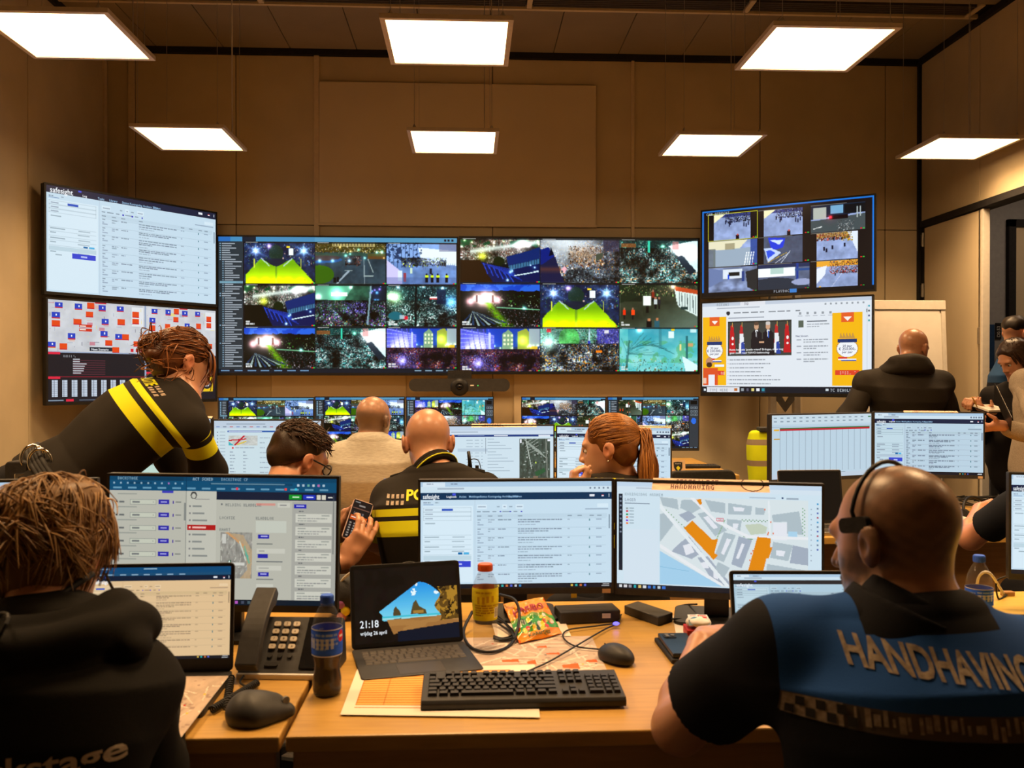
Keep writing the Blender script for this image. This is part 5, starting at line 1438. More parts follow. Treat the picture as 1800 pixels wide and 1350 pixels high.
# ------------------------------------------------------------------ monitors
MON = []
def monitor(label, ras, args, side='L', dz=DZ, group=None, letters=(), bez=0.007, bot=0.018, tilt=0.0, roll=0.0, parts=()):
 c, w, h, yaw = quad_place(*args, side=side)
 off = Vector((0,0.07,0))
 off.rotate(Matrix.Rotation(yaw, 3, 'Z'))
 r = empty('monitor', (c[0] + off.x, c[1] + off.y, dz), yaw, label, 'monitor', group)
 zc = c[2] - dz
 T = Matrix.Translation((0,-0.07, zc)) @ Matrix.Rotation(roll, 4, 'Y')
 o = MB().box((-w / 2,0.0,-h / 2),(w / 2,0.028, h / 2)).build('casing', 'black', r, bevel=0.004)
 o.matrix_local = T
 m = MB()
 m.box((-w / 2,-0.004,-h / 2),(-w / 2 + bez, 0.001, h / 2)).box((w / 2 - bez, -0.004,-h / 2),(w / 2,0.001, h / 2))
 m.box((-w / 2 + bez, -0.004, h / 2 - bez),(w / 2 - bez, 0.001, h / 2)).box((-w / 2 + bez, -0.004,-h / 2),(w / 2 - bez, 0.001,-h / 2 + bot))
 o = m.build('bezel', 'dark_grey', r); o.matrix_local = T
 sw, sh = w - 2 * bez, h - bez - bot
 me = ras_mesh('screen', ras, sw, sh)
 me.materials.append(M['screen'])
 s = link('screen', me, r)
 s.matrix_local = T @ Matrix.Translation((0,-0.001,(bot - bez) / 2))
 for t, fx, fy, hh, al, mt in letters:
  text_part('lettering', t, hh * sh, mt, s, Matrix.Translation((-sw / 2 + fx * sw, -0.0006, sh / 2 - fy * sh)), align=al, bold=0.012, width=0.085 * sw if t == 'safesight' else None)
 MB().rbox((-0.12,0.028,-0.08),(0.12,0.05,0.08),0.02,3, axis=1).build('rear_housing', 'black', r).matrix_local = T
 MB().box((-0.035,-0.022,0.012),(0.035,0.012, zc)).build('stand_column', 'black', r, bevel=0.004)
 MB().rbox((-0.12,-0.10,0),(0.12,0.10,0.012),0.03,4).build('base_plate', 'black', r, bevel=0.002)
 MON.append((r, c, w, h, yaw, T))
 return r, c, w, h, yaw, T
GW, GM, GF = 'camera monitors in a row at the back wall', 'monitors on the middle desks', 'monitors on the front desks'
W1 = [['tent', 'road', 'plaza'], ['aerial', 'alley', 'square'], ['stage', 'crowd', 'concert']]
W3 = [['concert', 'stage', 'smoke'], ['road', 'field', 'party'], ['aerial', 'alley', 'crowd']]
W4 = [['aerialw', 'field', 'crowdw'], ['stage', 'tent', 'kiosk'], ['concert', 'party', 'smoke']]
W5 = [['kiosk', 'road', 'square'], ['alley', 'plaza', 'party'], ['crowd', 'road', 'aerial']]
wm = [(383,553,698,796, W1,0.10,0.0, 'leftmost camera monitor at the back wall, bright green tent at its left'),
 (553,712,697,793, W1,0.10,0.0, 'second camera monitor at the back wall, behind the man in grey'),
 (713,868,697,793, W3,0.10,0.085, 'third camera monitor at the back wall, under the video bar'),
 (916,1066,697,793, W4,0.0,0.0, 'fourth camera monitor at the back wall, above the ponytail'),
 (1067,1229,697,793, W5,0.12,0.10, 'rightmost camera monitor at the back wall, free end of the desk beside it')]
for k, (a, b, t, bt, rows, sd, rt, lb) in enumerate(wm):
 ya, yb = (6.25,6.25) if k != 3 else (6.25,6.15)
 monitor(lb, cctv(162,94, rows, side=sd, top=0.04, bottom=0.03, right=rt, cap=False),(a, b, t, bt, ya, yb), dz=0.80, group=GW)
SM = (('safesight', 0.02,0.165,0.042, 'LEFT', 'glow_white'),) + head_words(0.153,0.02)
monitor('monitor with a pale green map behind the leaning police officer', green_map(180,112),(186,373,734,850,4.42,4.42), group=GM)
monitor('middle-row monitor with a red road map page beside the man in glasses', dash_page(),(374,567,737,854,4.42,4.38), group=GM)
monitor('monitor with an aerial photograph on its page beside the bald officer', sat_page(),(783,975,747,866,4.40,4.42), group=GM)
monitor('monitor with a log page behind the ponytail', log_page(203,118, seed=6),(977,1181,748,866,4.42,4.28), group=GM, letters=SM)
monitor('monitor with an empty spreadsheet with red top row', sheet_page(),(1354,1533,728,850,4.32,4.55), group=GM)
monitor('monitor with a log page at the right end of the middle row', log_page(196,112, seed=9, bg=(188,210,226), panel=(196,218,232)),(1535,1731,723,838,4.55,4.42), group=GM, letters=SM)
monitor('wide monitor with blue browser bar, red button and street map', backstage(),(187,595,834,1074,2.42,2.40), group=GF, side='R', roll=math.radians(0.9))
SF = (('safesight', 0.012,0.157,0.04, 'LEFT', 'glow_white'),) + head_words(0.148,0.019)
D2 = monitor('middle front monitor with a pale log page behind the orange capped bottle', log_page(345,195, seed=12, head=(20,52,86)),(735,1079,843,1046,2.57,2.57), group=GF, letters=SF)
D3 = monitor('front monitor with a city map and two orange blocks', city_map(),(1080.5,1449,842,1044,2.575,2.43), group=GF)
monitor('monitor cut by the right edge with a log page', log_page(345,195, seed=15, head=(24,32,60)),(1773,2080,830,1018,2.62,2.5), group=GF, letters=SF)
monitor('monitor with a blue top bar behind the head of the person in the hoodie', log_page(300,175, seed=17, head=(20,60,130), bg=(170,190,200)),(-230,172,840,1062,2.4,2.48), group=GF, side='R')
# ------------------------------------------------------------------ figures: smooth solids blended into one surface
def V(*a):
 return np.array(a, float)
def unit(v):
 v = np.asarray(v, float)
 return v / np.linalg.norm(v)
def cap(a, b, ra, rb=None, k=0.03):
 a, b = np.asarray(a, float), np.asarray(b, float)
 rb = ra if rb is None else rb
 ba = b - a
 bb = ba @ ba + 1e-12
 def f(p):
  pa = p - a
  h = np.clip(pa @ ba / bb, 0,1)
  return np.linalg.norm(pa - h[:, None] * ba, axis=1) - (ra + (rb - ra) * h)
 r = max(ra, rb)
 return [f, np.minimum(a, b) - r, np.maximum(a, b) + r, k, 1]
def cone(a, b, ra, rb, k=0.03):
 """tapered limb piece, round at a and cut flat at b"""
 a, b = np.asarray(a, float), np.asarray(b, float)
 ba = b - a
 bb = ba @ ba
 L = math.sqrt(bb)
 def f(p):
  pa = p - a
  hh = pa @ ba / bb
  h = np.maximum(hh, 0)
  return np.maximum(np.linalg.norm(pa - h[:, None] * ba, axis=1) - (ra + (rb - ra) * np.minimum(h, 1)),(hh - 1) * L)
 r = max(ra, rb)
 return [f, np.minimum(a, b) - r, np.maximum(a, b) + r, k, 1]
def ell(c, r, R=None, k=0.03, op=1):
 c, r = np.asarray(c, float), np.asarray(r, float)
 R = np.eye(3) if R is None else R
 def f(p):
  q = (p - c) @ R
  k0 = np.linalg.norm(q / r, axis=1)
  k1 = np.linalg.norm(q / (r * r), axis=1) + 1e-9
  return k0 * (k0 - 1) / k1
 m = r.max()
 return [f, c - m, c + m, k, op]
def half(c, n, k=0.01):
 """cuts away the side the normal points to"""
 c, n = np.asarray(c, float), unit(n)
 return [lambda p: -((p - c) @ n), c, c, k, -1]
def torso(o, top, right, prof, k=0.04, sq=2.4):
 """trunk along a line with given half-widths, half-depths and bow at each height"""
 o, top = np.asarray(o, float), np.asarray(top, float)
 L = np.linalg.norm(top - o)
 u = (top - o) / L
 r = np.asarray(right, float)
 r = unit(r - u * (r @ u))
 fw = np.cross(u, r)
 t_, w_, d_, y_ = [np.array(x, float) for x in zip(*prof)]
 def f(p):
  q = p - o
  z = q @ u
  t = z / L
  w, d, yo = np.interp(t, t_, w_), np.interp(t, t_, d_), np.interp(t, t_, y_)
  x, y = np.abs(q @ r) / w, np.abs(q @ fw - yo) / d
  dxy = ((x ** sq + y ** sq) ** (1 / sq) - 1) * np.minimum(w, d)
  dz = np.maximum(t_[0] * L - z, z - t_[-1] * L)
  return np.hypot(np.maximum(dxy, 0), np.maximum(dz, 0)) + np.minimum(np.maximum(dxy, dz),0)
 m = max(w_.max(), d_.max() + np.abs(y_).max())
 return [f, np.minimum(o + u * L * t_[0], top) - m, np.maximum(o, o + u * L * t_[-1]) + m, k, 1], (u, r, fw, L)
def core(pr, by=0.016):
 """the same solid drawn in by a little, for the body under clothes"""
 f = pr[0]
 return [lambda p: f(p) + by] + pr[1:]
def field(prims, inflate=0.0, disp=None):
 def f(p, fast=False):
  d = None
  for fn, lo, hi, k, op in prims:
   if fast and op == 1:
    mg = 0.055 + k + inflate
    if d is None:
     d = np.full(len(p),0.3)
    w = np.flatnonzero(((p > lo - mg) & (p < hi + mg)).all(1))
    if len(w):
     e, dw = fn(p[w]), d[w]
     h = np.clip(0.5 + 0.5 * (dw - e) / k, 0,1)
     d[w] = dw + (e - dw) * h - k * h * (1 - h)
    continue
   e = fn(p)
   if op == 1:
    if d is None:
     d = e
    else:
     h = np.clip(0.5 + 0.5 * (d - e) / k, 0,1)
     d = d + (e - d) * h - k * h * (1 - h)
   else:
    e = -e if op == -2 else -e
    h = np.clip(0.5 - 0.5 * (d - e) / k, 0,1)
    d = d + (e - d) * h + k * h * (1 - h)
  d = d - inflate
  if disp is not None:
   d = d - disp(p)
  return d
 return f
def waves(freq, amp, seed, n=7, stretch=None):
 q = np.random.default_rng(seed)
 K = q.normal(size=(n, 3))
 K = K / np.linalg.norm(K, axis=1)[:, None] * freq * q.uniform(0.6,1.5,(n, 1))
 if stretch is not None:
  K = K * np.asarray(stretch)
 ph = q.uniform(0,6.28, n)
 def f(p):
  s = 0
  for i in range(n):
   s = s + np.sin(p @ K[i] + ph[i])
  return s * amp / math.sqrt(n)
 return f
def net(f, lo, hi, h, newton=1):
 """surface of a solid as quads"""
 n = (np.ceil((hi - lo) / (4 * h)).astype(int)) * 4
 cn = n // 4
 ax = [lo[i] + np.arange(0, n[i] + 1,4) * h for i in range(3)]
 g = np.stack(np.meshgrid(*ax, indexing='ij'),-1).reshape(-1,3)
 dc = f(g).reshape(cn + 1)
 near = np.abs(dc) < 4 * h * 2.0
 cell = np.zeros(cn, bool)
 for a in (0,1):
  for b in (0,1):
   for c in (0,1):
    cell |= near[a:cn[0] + a, b:cn[1] + b, c:cn[2] + c]
 D = np.repeat(np.repeat(np.repeat(dc, 4,0),4,1),4,2)[:n[0] + 1, :n[1] + 1, :n[2] + 1].astype('f')
 fine = np.zeros(n + 1, bool)
 rc = np.repeat(np.repeat(np.repeat(cell, 4,0),4,1),4,2)
 for a in (0,1):
  for b in (0,1):
   for c in (0,1):
    fine[a:n[0] + a, b:n[1] + b, c:n[2] + c] |= rc
 ii = np.argwhere(fine)
 D[fine] = f(lo + ii * h, True)
 S = D < 0
 cnt = np.zeros(n, 'i1')
 for a in (0,1):
  for b in (0,1):
   for c in (0,1):
    cnt += S[a:n[0] + a, b:n[1] + b, c:n[2] + c]
 act = (cnt > 0) & (cnt < 8)
 ci = np.argwhere(act)
 idx = np.full(n, -1, 'i4')
 idx[act] = np.arange(len(ci))
 pos = np.zeros((len(ci),3))
 num = np.zeros(len(ci))
 cor = [(a, b, c) for a in (0,1) for b in (0,1) for c in (0,1)]
 for A in cor:
  for ax_ in range(3):
   if A[ax_] == 0:
    B = list(A); B[ax_] = 1
    da = D[ci[:, 0] + A[0], ci[:, 1] + A[1], ci[:, 2] + A[2]]
    db = D[ci[:, 0] + B[0], ci[:, 1] + B[1], ci[:, 2] + B[2]]
    x = (da < 0) != (db < 0)
    t = np.where(x, da / np.where(x, da - db, 1),0)
    pt = np.array(A, float) + np.zeros((len(ci),3))
    pt[:, ax_] += t
    pos += pt * x[:, None]
    num += x
 v = lo + (ci + pos / num[:, None]) * h
 quads = []
 for ax_ in range(3):
  o1, o2 = [(1,2),(2,0),(0,1)][ax_]
  sl0 = [slice(None)] * 3; sl1 = [slice(None)] * 3
  sl0[ax_] = slice(0, n[ax_]); sl1[ax_] = slice(1, n[ax_] + 1)
  E = S[tuple(sl0)] != S[tuple(sl1)]
  e = np.argwhere(E)
  e = e[(e[:, o1] > 0) & (e[:, o2] > 0) & (e[:, o1] < n[o1]) & (e[:, o2] < n[o2])]
  def at(d1, d2):
   q = e.copy(); q[:, o1] += d1; q[:, o2] += d2
   return idx[q[:, 0], q[:, 1], q[:, 2]]
  q = np.stack([at(-1,-1), at(0,-1), at(0,0), at(-1,0)], 1)
  neg = S[e[:, 0], e[:, 1], e[:, 2]]
  q[~neg] = q[~neg][:, ::-1]
  quads.append(q[(q >= 0).all(1)])
 q = np.concatenate(quads)
 for _ in range(newton):
  d = f(v, True)
  e = h * 0.5
  gr = np.stack([f(v + e * np.eye(3)[i], True) - d for i in range(3)], 1) / e
  gl = (gr * gr).sum(1) + 1e-6
  stp = np.clip(d / gl, -h, h)
  v = v - gr * stp[:, None]
 return v, q
def solid(name, prims, h, material, root, inflate=0.0, disp=None, col=None, parent=None, newton=1, post=None):
 if not isinstance(material, str) and material.name in HAIR:
  c1, c2 = HAIR[material.name]
  col = tone(c1 * 0.3 + c2 * 0.7,(lambda p: 0.5 + waves(90,0.35,2)(p), c2))
 f = field(prims, inflate, disp)
 adds = [p for p in prims if p[4] == 1]
 lo = np.min([p[1] for p in adds], 0) - 0.02 - inflate - 3 * h
 hi = np.max([p[2] for p in adds], 0) + 0.02 + inflate + 3 * h
 v, q = net(f, lo, hi, h, newton)
 me = bpy.data.meshes.new(name)
 ro = np.array(root.location)
 me.vertices.add(len(v))
 me.vertices.foreach_set('co', (v - ro).astype('f').ravel())
 me.loops.add(len(q) * 4)
 me.loops.foreach_set('vertex_index', q.astype('i').ravel())
 me.polygons.add(len(q))
 me.polygons.foreach_set('loop_start', np.arange(0,4 * len(q),4, dtype='i'))
 me.polygons.foreach_set('use_smooth', np.ones(len(q), bool))
 if col is not None:
  c = col(v)
  at = me.attributes.new('Col', 'FLOAT_COLOR', 'POINT')
  at.data.foreach_set('color', np.concatenate([c, np.ones((len(c),1))], 1).astype('f').ravel())
 me.materials.append(M[material] if isinstance(material, str) else material)
 me.update(calc_edges=True)
 o = link(name, me, parent or root)
 return o, f
def wrap(f, direction, off=0.002, reach=0.5):
 """returns a deform that drops points along a direction onto a solid"""
 d = unit(direction)
 def g(p):
  p = p - d * reach
  for _ in range(60):
   s = f(p) - off
   p = p + d * np.clip(s, -0.02,0.05)[:, None] * 0.8
  ok = np.abs(f(p) - off) < 0.01
  if ok.any() and not ok.all():
   t = p @ d
   p = p + d * np.where(ok, 0, np.median(t[ok]) - t)[:, None]
  return p
 return g
def hit(px, py, f, start=0.6):
 """point of a solid seen at a pixel of the photograph"""
 d = unit(ray(px, py))
 p = (CAM + d * start)[None]
 for _ in range(200):
  p = p + d * np.clip(f(p),-0.02,0.1)[:, None] * 0.7
 return p[0]
def rotm(yaw, pitch=0.0, roll=0.0):
 y, p, r = math.radians(yaw), math.radians(pitch), math.radians(roll)
 return np.array(Matrix.Rotation(y, 3, 'Z') @ Matrix.Rotation(p, 3, 'X') @ Matrix.Rotation(r, 3, 'Y'))
class Head:
 def __init__(s, c, yaw, pitch=0, roll=0, sc=1.0):
  s.c, s.R, s.s = np.asarray(c, float), rotm(yaw, pitch, roll), sc
 def w(s, *a):
  return s.c + s.R @ (np.array(a, float) * s.s)
 def l(s, p):
  return ((p - s.c) @ s.R) / s.s
 def prims(s, neck_to=None, fat=0.0, male=True):
  k = s.s
  e = lambda c, r, kk=0.03, op=1: ell(s.w(*c), np.array(r) * k, s.R, kk, op)
  g, nt_, bw = (0.0,0.117,0.014) if male else (0.004,0.110,0.010)
  n = lambda a, b, ra, rb, kk: cap(s.w(*a), s.w(*b), ra * k, rb * k, kk)
  p = [e((0,-0.012,0.032),(0.077 + fat, 0.099,0.088)), e((0,0.038,-0.03),(0.060 + fat - g, 0.062,0.088 - g),0.03),
   e((0,0.062,-0.088),(0.034 + fat, 0.034,0.03),0.03), n((-0.036,0.083,0.022),(0.036,0.083,0.022), bw, bw, 0.02),
   e((0.033,0.096,0.0),(0.017,0.014,0.011),0.014,-1), e((-0.033,0.096,0.0),(0.017,0.014,0.011),0.014,-1),
   n((0,0.096,0.008),(0, nt_, -0.030),0.007,0.010 if g else 0.012,0.012), n((-0.012,0.102,-0.034),(0.012,0.102,-0.034),0.009,0.009,0.008),
   n((-0.018,0.096,-0.058),(0.018,0.096,-0.058),0.007,0.007,0.006), n((-0.016,0.094,-0.069),(0.016,0.094,-0.069),0.0075,0.0075,0.006)]
  for sx in (-1,1):
   p.append(e((sx * (0.080 + fat),-0.008,-0.012),(0.011,0.018,0.031),0.008))
   p.append(e((sx * (0.088 + fat),-0.016,-0.002),(0.007,0.020,0.027),0.005))
   p.append(e((sx * (0.092 + fat),-0.005,-0.008),(0.006,0.009,0.015),0.005,-1))
  nt = s.w(0,-0.05,-0.19) if neck_to is None else np.asarray(neck_to, float)
  p.append(cap(s.w(0,-0.022,-0.055), nt, (0.056 + fat) * k, (0.064 + fat) * k, 0.035))
  return p
 def eyes(s, root, parent):
  for sx in (-1,1):
   c = s.w(sx * 0.032,0.080,0.0) - np.array(root.location)
   o = MB().sphere(c, 0.0100 * s.s, 12,8).build('eye', 'eye_white', parent, smooth=True)
   c2 = s.w(sx * 0.032,0.0875,0.0) - np.array(root.location)
   MB().sphere(c2,0.0055 * s.s, 10,8).build('iris', 'eye_dark', o, smooth=True)
def frame_of(d, n):
 d = unit(d); n = np.asarray(n, float)
 n = unit(n - d * (n @ d))
 return d, n, np.cross(d, n)
def hand(wrist, d, n, side=1, curl=(20,25,30,35), thumb=(0.5,0.75,0.3), sc=1.0, spread=0.06, bend2=1.1):
 """palm, four fingers of different lengths and a thumb; d points to the fingers, n out of the palm, side +1 puts the thumb at d x n"""
 d, n, s = frame_of(d, n)
 s = s * side
 w = np.asarray(wrist, float)
 at = lambda a, b, c: w + (d * a + s * b + n * c) * sc
 p = [cap(at(0.0,0,0), at(0.03,0,0),0.024 * sc, 0.026 * sc, 0.02)]
 for b in (-0.027,-0.009,0.009,0.026):
  p.append(cap(at(0.015, b * 0.75,0), at(0.085, b, 0),0.0145 * sc, 0.0125 * sc, 0.014))
 p.append(cap(at(0.02,0.022,0.006), at(0.05,0.028,0.008),0.016 * sc, 0.013 * sc, 0.014))
 for i, (b, L) in enumerate(((0.027,0.90),(0.009,1.0),(-0.010,0.94),(-0.028,0.76))):
  q = at(0.088, b, 0)
  dd = unit(d + s * spread * (1.5 - i))
  a = 0.0
  for j, (l, ra, rb) in enumerate(((0.044,0.0098,0.0088),(0.028,0.0088,0.008),(0.022,0.008,0.0068))):
   a += math.radians(curl[i]) * (1.0 if j == 0 else bend2)
   e = q + (dd * math.cos(a) + n * math.sin(a)) * l * L * sc
   p.append(cap(q, e, ra * sc, rb * sc, 0.004))
   q = e
 td = unit(d * thumb[0] + s * thumb[1] + n * thumb[2])
 t0 = at(0.028,0.024,0.008)
 t1 = t0 + td * 0.045 * sc
 td2 = unit(td + d * 0.55)
 t2 = t1 + td2 * 0.032 * sc
 p += [cap(t0, t1,0.014 * sc, 0.011 * sc, 0.01), cap(t1, t2,0.0105 * sc, 0.0085 * sc, 0.004), cap(t2, t2 + unit(td2 + n * 0.2) * 0.022 * sc, 0.009 * sc, 0.007 * sc, 0.004)]
 return p
def arm(s, e, w, f=1.0):
 m = np.asarray(e) + (np.asarray(w) - np.asarray(e)) * 0.3
 return [cap(s, e, 0.052 * f, 0.042 * f, 0.035), cap(e, m, 0.042 * f, 0.043 * f, 0.03), cap(m, w, 0.043 * f, 0.027 * f, 0.03)]
def pants(pel, right, fwd, knees, ankles, f=1.0):
 pel = np.asarray(pel, float)
 p = [ell(pel, (0.175 * f, 0.135 * f, 0.13 * f), np.stack([unit(right), unit(fwd), V(0,0,1)], 1),0.05)]
 for sx, k, a in ((-1, knees[0], ankles[0]),(1, knees[1], ankles[1])):
  h = pel + unit(right) * 0.09 * sx * f - V(0,0,0.03)
  p += [cap(h, k, 0.092 * f, 0.062 * f, 0.05), cap(k, a, 0.062 * f, 0.048 * f, 0.03)]
 return p
def shoes(root, ankles, fwd, material='black_soft'):
 ro = np.array(root.location)
 fw = unit(V(fwd[0], fwd[1], 0))
 sd = V(fw[1], -fw[0], 0)
 for a in ankles:
  a = np.asarray(a, float)
  base = V(a[0], a[1], 0)
  pr = [cap(base + V(0,0,0.045) - fw * 0.04, base + V(0,0,0.038) + fw * 0.15,0.042,0.036,0.02), cap(base + V(0,0,0.05), a + V(0,0,0.02),0.045,0.05,0.03), half(base + V(0,0,0.004),(0,0,-1),0.004)]
  solid('shoe', pr, 0.012, material, root)
def tone(base, *layers):
 def c(p):
  out = np.tile(np.array(base, float),(len(p),1))
  for m, colr in layers:
   k = np.clip(m(p),0,1)[:, None]
   out = out * (1 - k) + np.array(colr) * k
  return out
 return c
def sstep(a, b, x):
 t = np.clip((x - a) / (b - a),0,1)
 return t * t * (3 - 2 * t)
SKIN = (0.60,0.30,0.18)
SKIN_D = (0.50,0.25,0.14)
def face_layers(h, red=0.6, stubble=None, beard=None, brow=(0.12,0.07,0.04)):
 nz = waves(120,0.25,5)
 L = [(lambda p: 0.25 + nz(p),(SKIN[0] * 0.86, SKIN[1] * 0.78, SKIN[2] * 0.75)),
  (lambda p: red * np.exp(-(((np.abs(h.l(p)[:, 0]) - 0.084) / 0.02) ** 2 + ((h.l(p)[:, 1] + 0.01) / 0.03) ** 2 + ((h.l(p)[:, 2] + 0.01) / 0.04) ** 2)),(0.60,0.19,0.10)),
  (lambda p: 0.7 * np.exp(-((h.l(p)[:, 0] / 0.022) ** 4 + ((h.l(p)[:, 1] - 0.1) / 0.02) ** 2 + ((h.l(p)[:, 2] + 0.063) / 0.009) ** 2)),(0.45,0.14,0.10)),
  (lambda p: 0.85 * np.exp(-((((np.abs(h.l(p)[:, 0]) - 0.034) / 0.02) ** 4) + ((h.l(p)[:, 1] - 0.09) / 0.03) ** 2 + ((h.l(p)[:, 2] - 0.021) / 0.0055) ** 2)), brow)]
 if stubble is not None:
  sc, amt = stubble
  n2 = waves(240,0.15,9)
  L.append((lambda p: amt * sstep(0.035,-0.01, h.l(p)[:, 1] - 0.02 - 0.15 * (0.06 - h.l(p)[:, 2])) * sstep(-0.085,-0.03, h.l(p)[:, 2] - 0.0 * h.l(p)[:, 1]) * (1 + n2(p)), sc))
 if beard is not None:
  bc, amt = beard
  n3 = waves(260,0.2,4)
  L.append((lambda p: amt * sstep(0.0,0.02, h.l(p)[:, 1] + 0.0) * sstep(-0.005,-0.03, h.l(p)[:, 2] - 0.1 * np.maximum(0,0.05 - h.l(p)[:, 1])) * sstep(-0.15,-0.12, h.l(p)[:, 2]) * (1 + n3(p)), bc))
 return L
M['skin'] = attr_mat('skin', rough=0.36, spec=0.5, bump=0.12, bscale=260, sss=0.06)
M['eye_white'] = mat('eye_white', (0.75,0.72,0.68),0.15, var=0.02)
M['eye_dark'] = mat('eye_dark', (0.03,0.02,0.015),0.1, var=0.1)
def cloth(name, color, layers=(), rough=0.85, bump=0.3, bscale=420, sheen=0.0, var=0.12):
 """fabric; layers are regions of other colour sewn on: (list of (normal, lo, hi) slabs in object space, colour)"""
 m = bpy.data.materials.new(name)
 m.use_nodes = True
 nt = m.node_tree
 b = nt.nodes['Principled BSDF']
 b.inputs['Roughness'].default_value = rough
 b.inputs['Specular IOR Level'].default_value = 0.15
 b.inputs['Sheen Weight'].default_value = sheen
 tc = nt.nodes.new('ShaderNodeTexCoord')
 nz = nt.nodes.new('ShaderNodeTexNoise')
 nz.inputs['Scale'].default_value = bscale
 nt.links.new(tc.outputs['Object'], nz.inputs['Vector'])
 bp_ = nt.nodes.new('ShaderNodeBump')
 bp_.inputs['Strength'].default_value = bump
 bp_.inputs['Distance'].default_value = 0.002
 nt.links.new(nz.outputs['Fac'], bp_.inputs['Height'])
 nt.links.new(bp_.outputs['Normal'], b.inputs['Normal'])
 n2 = nt.nodes.new('ShaderNodeTexNoise')
 n2.inputs['Scale'].default_value = 14
 nt.links.new(tc.outputs['Object'], n2.inputs['Vector'])
 def mix(a, bb, fac):
  x = nt.nodes.new('ShaderNodeMix')
  x.data_type = 'RGBA'
  if isinstance(fac, float):
   x.inputs[0].default_value = fac
  else:
   nt.links.new(fac, x.inputs[0])
  for sock, val in ((x.inputs[6], a),(x.inputs[7], bb)):
   if isinstance(val, tuple):
    sock.default_value = (*val, 1)
   else:
    nt.links.new(val, sock)
  return x.outputs[2]
 cur = mix(tuple(c * (1 - var) for c in color), tuple(c * (1 + var) for c in color), n2.outputs['Fac'])
 for slabs, colr in layers:
  mask = None
  for nrm, lo, hi in slabs:
   dt = nt.nodes.new('ShaderNodeVectorMath'); dt.operation = 'DOT_PRODUCT'
   nt.links.new(tc.outputs['Object'], dt.inputs[0])
   dt.inputs[1].default_value = tuple(map(float, nrm))
   for thr, op in ((lo, 'GREATER_THAN'),(hi, 'LESS_THAN')):
    if thr is None:
     continue
    g = nt.nodes.new('ShaderNodeMath'); g.operation = op
    nt.links.new(dt.outputs['Value'], g.inputs[0])
    g.inputs[1].default_value = float(thr)
    if mask is None:
     mask = g.outputs[0]
    else:
     mm = nt.nodes.new('ShaderNodeMath'); mm.operation = 'MULTIPLY'
     nt.links.new(mask, mm.inputs[0]); nt.links.new(g.outputs[0], mm.inputs[1])
     mask = mm.outputs[0]
  cur = mix(cur, tuple(colr), mask)
 nt.links.new(cur, b.inputs['Base Color'])
 return m
def hair_mat(name, c1, c2, rough=0.45):
 m = attr_mat(name, rough, 0.35, bump=0.3, bscale=300)
 HAIR[m.name] = (np.array(c1), np.array(c2))
 return m
HAIR = {}
def locks(name, lines, material, root, r0=0.006, r1=0.001, seg=5, parent=None):
 ro = np.array(root.location)
 m = MB()
 cols = []
 c1, c2 = HAIR[material.name]
 q = np.random.default_rng(len(lines))
 for ln in lines:
  pts = [p - ro for p in spline(ln, 4)]
  k = q.random() ** 1.3
  cols += [c1 * k + c2 * (1 - k)] * (len(pts) * seg)
  n = len(pts)
  rr = [max(0.0006,(r0 * min(1,0.45 + 2.2 * i / n) if i < n * 0.5 else r0 + (r1 - r0) * (i - n * 0.5) / (n * 0.5))) for i in range(n)]
  m.tube(pts, rr, seg)
 o = m.build(name, material, parent or root, smooth=True)
 c = np.concatenate([np.array(cols), np.ones((len(cols),1))], 1)
 o.data.attributes.new('Col', 'FLOAT_COLOR', 'POINT').data.foreach_set('color', c.astype('f').ravel())
 return o
TORSO_M = [(-0.06,0.165,0.115,0.0),(0.0,0.172,0.122,0.0),(0.22,0.160,0.115,0.01),(0.45,0.172,0.122,0.0),(0.65,0.190,0.125,-0.015),(0.82,0.192,0.112,-0.02),(0.93,0.13,0.085,-0.008),(1.02,0.07,0.06,0.0)]
TORSO_F = [(-0.06,0.165,0.115,0.0),(0.0,0.165,0.115,0.0),(0.24,0.130,0.098,0.01),(0.45,0.140,0.105,0.0),(0.65,0.158,0.110,-0.01),(0.82,0.160,0.098,-0.012),(0.93,0.11,0.075,-0.004),(1.02,0.06,0.054,0.0)]
def scaled(prof, w=1.0, d=1.0, hunch=0.0):
 return [(t, a * w, b * d, y - hunch * math.sin(max(0, min(1, t)) * PI)) for t, a, b, y in prof]
def root_person(x, y, label, rz=0.0):
 return empty('person', (x, y, 0.0),0, label, 'person')
def office_chair(x, y, yaw, label, back=True, seat_z=0.46, top=0.78, group='office chairs'):
 r = empty('office_chair', (x, y, 0), math.radians(yaw), label, 'chair', group)
 MB().rbox((-0.23,-0.22, seat_z - 0.05),(0.23,0.22, seat_z),0.06,4).build('seat', 'black_soft', r, bevel=0.01)
 MB().lathe([(0.028,0.1),(0.028, seat_z - 0.05)], 12).build('column', 'dark_grey', r, smooth='auto')
 for k in range(5):
  a = 2 * PI * k / 5
  MB().tube([(0,0,0.11),(0.28 * math.cos(a),0.28 * math.sin(a),0.075)], 0.022,8,0.015).build('base_arm', 'dark_grey', r)
  MB().sphere((0.28 * math.cos(a),0.28 * math.sin(a),0.03),0.03,10,8,(0.6,0.6,1)).build('castor', 'black', r)
 if back:
  MB().rbox((-0.22,-0.27, seat_z + 0.10),(0.22,-0.225, top),0.05,4, axis=1).build('backrest', 'black_soft', r, bevel=0.01)
  MB().box((-0.03,-0.255, seat_z - 0.04),(0.03,-0.235, seat_z + 0.15)).build('back_support', 'dark_grey', r)
 return r
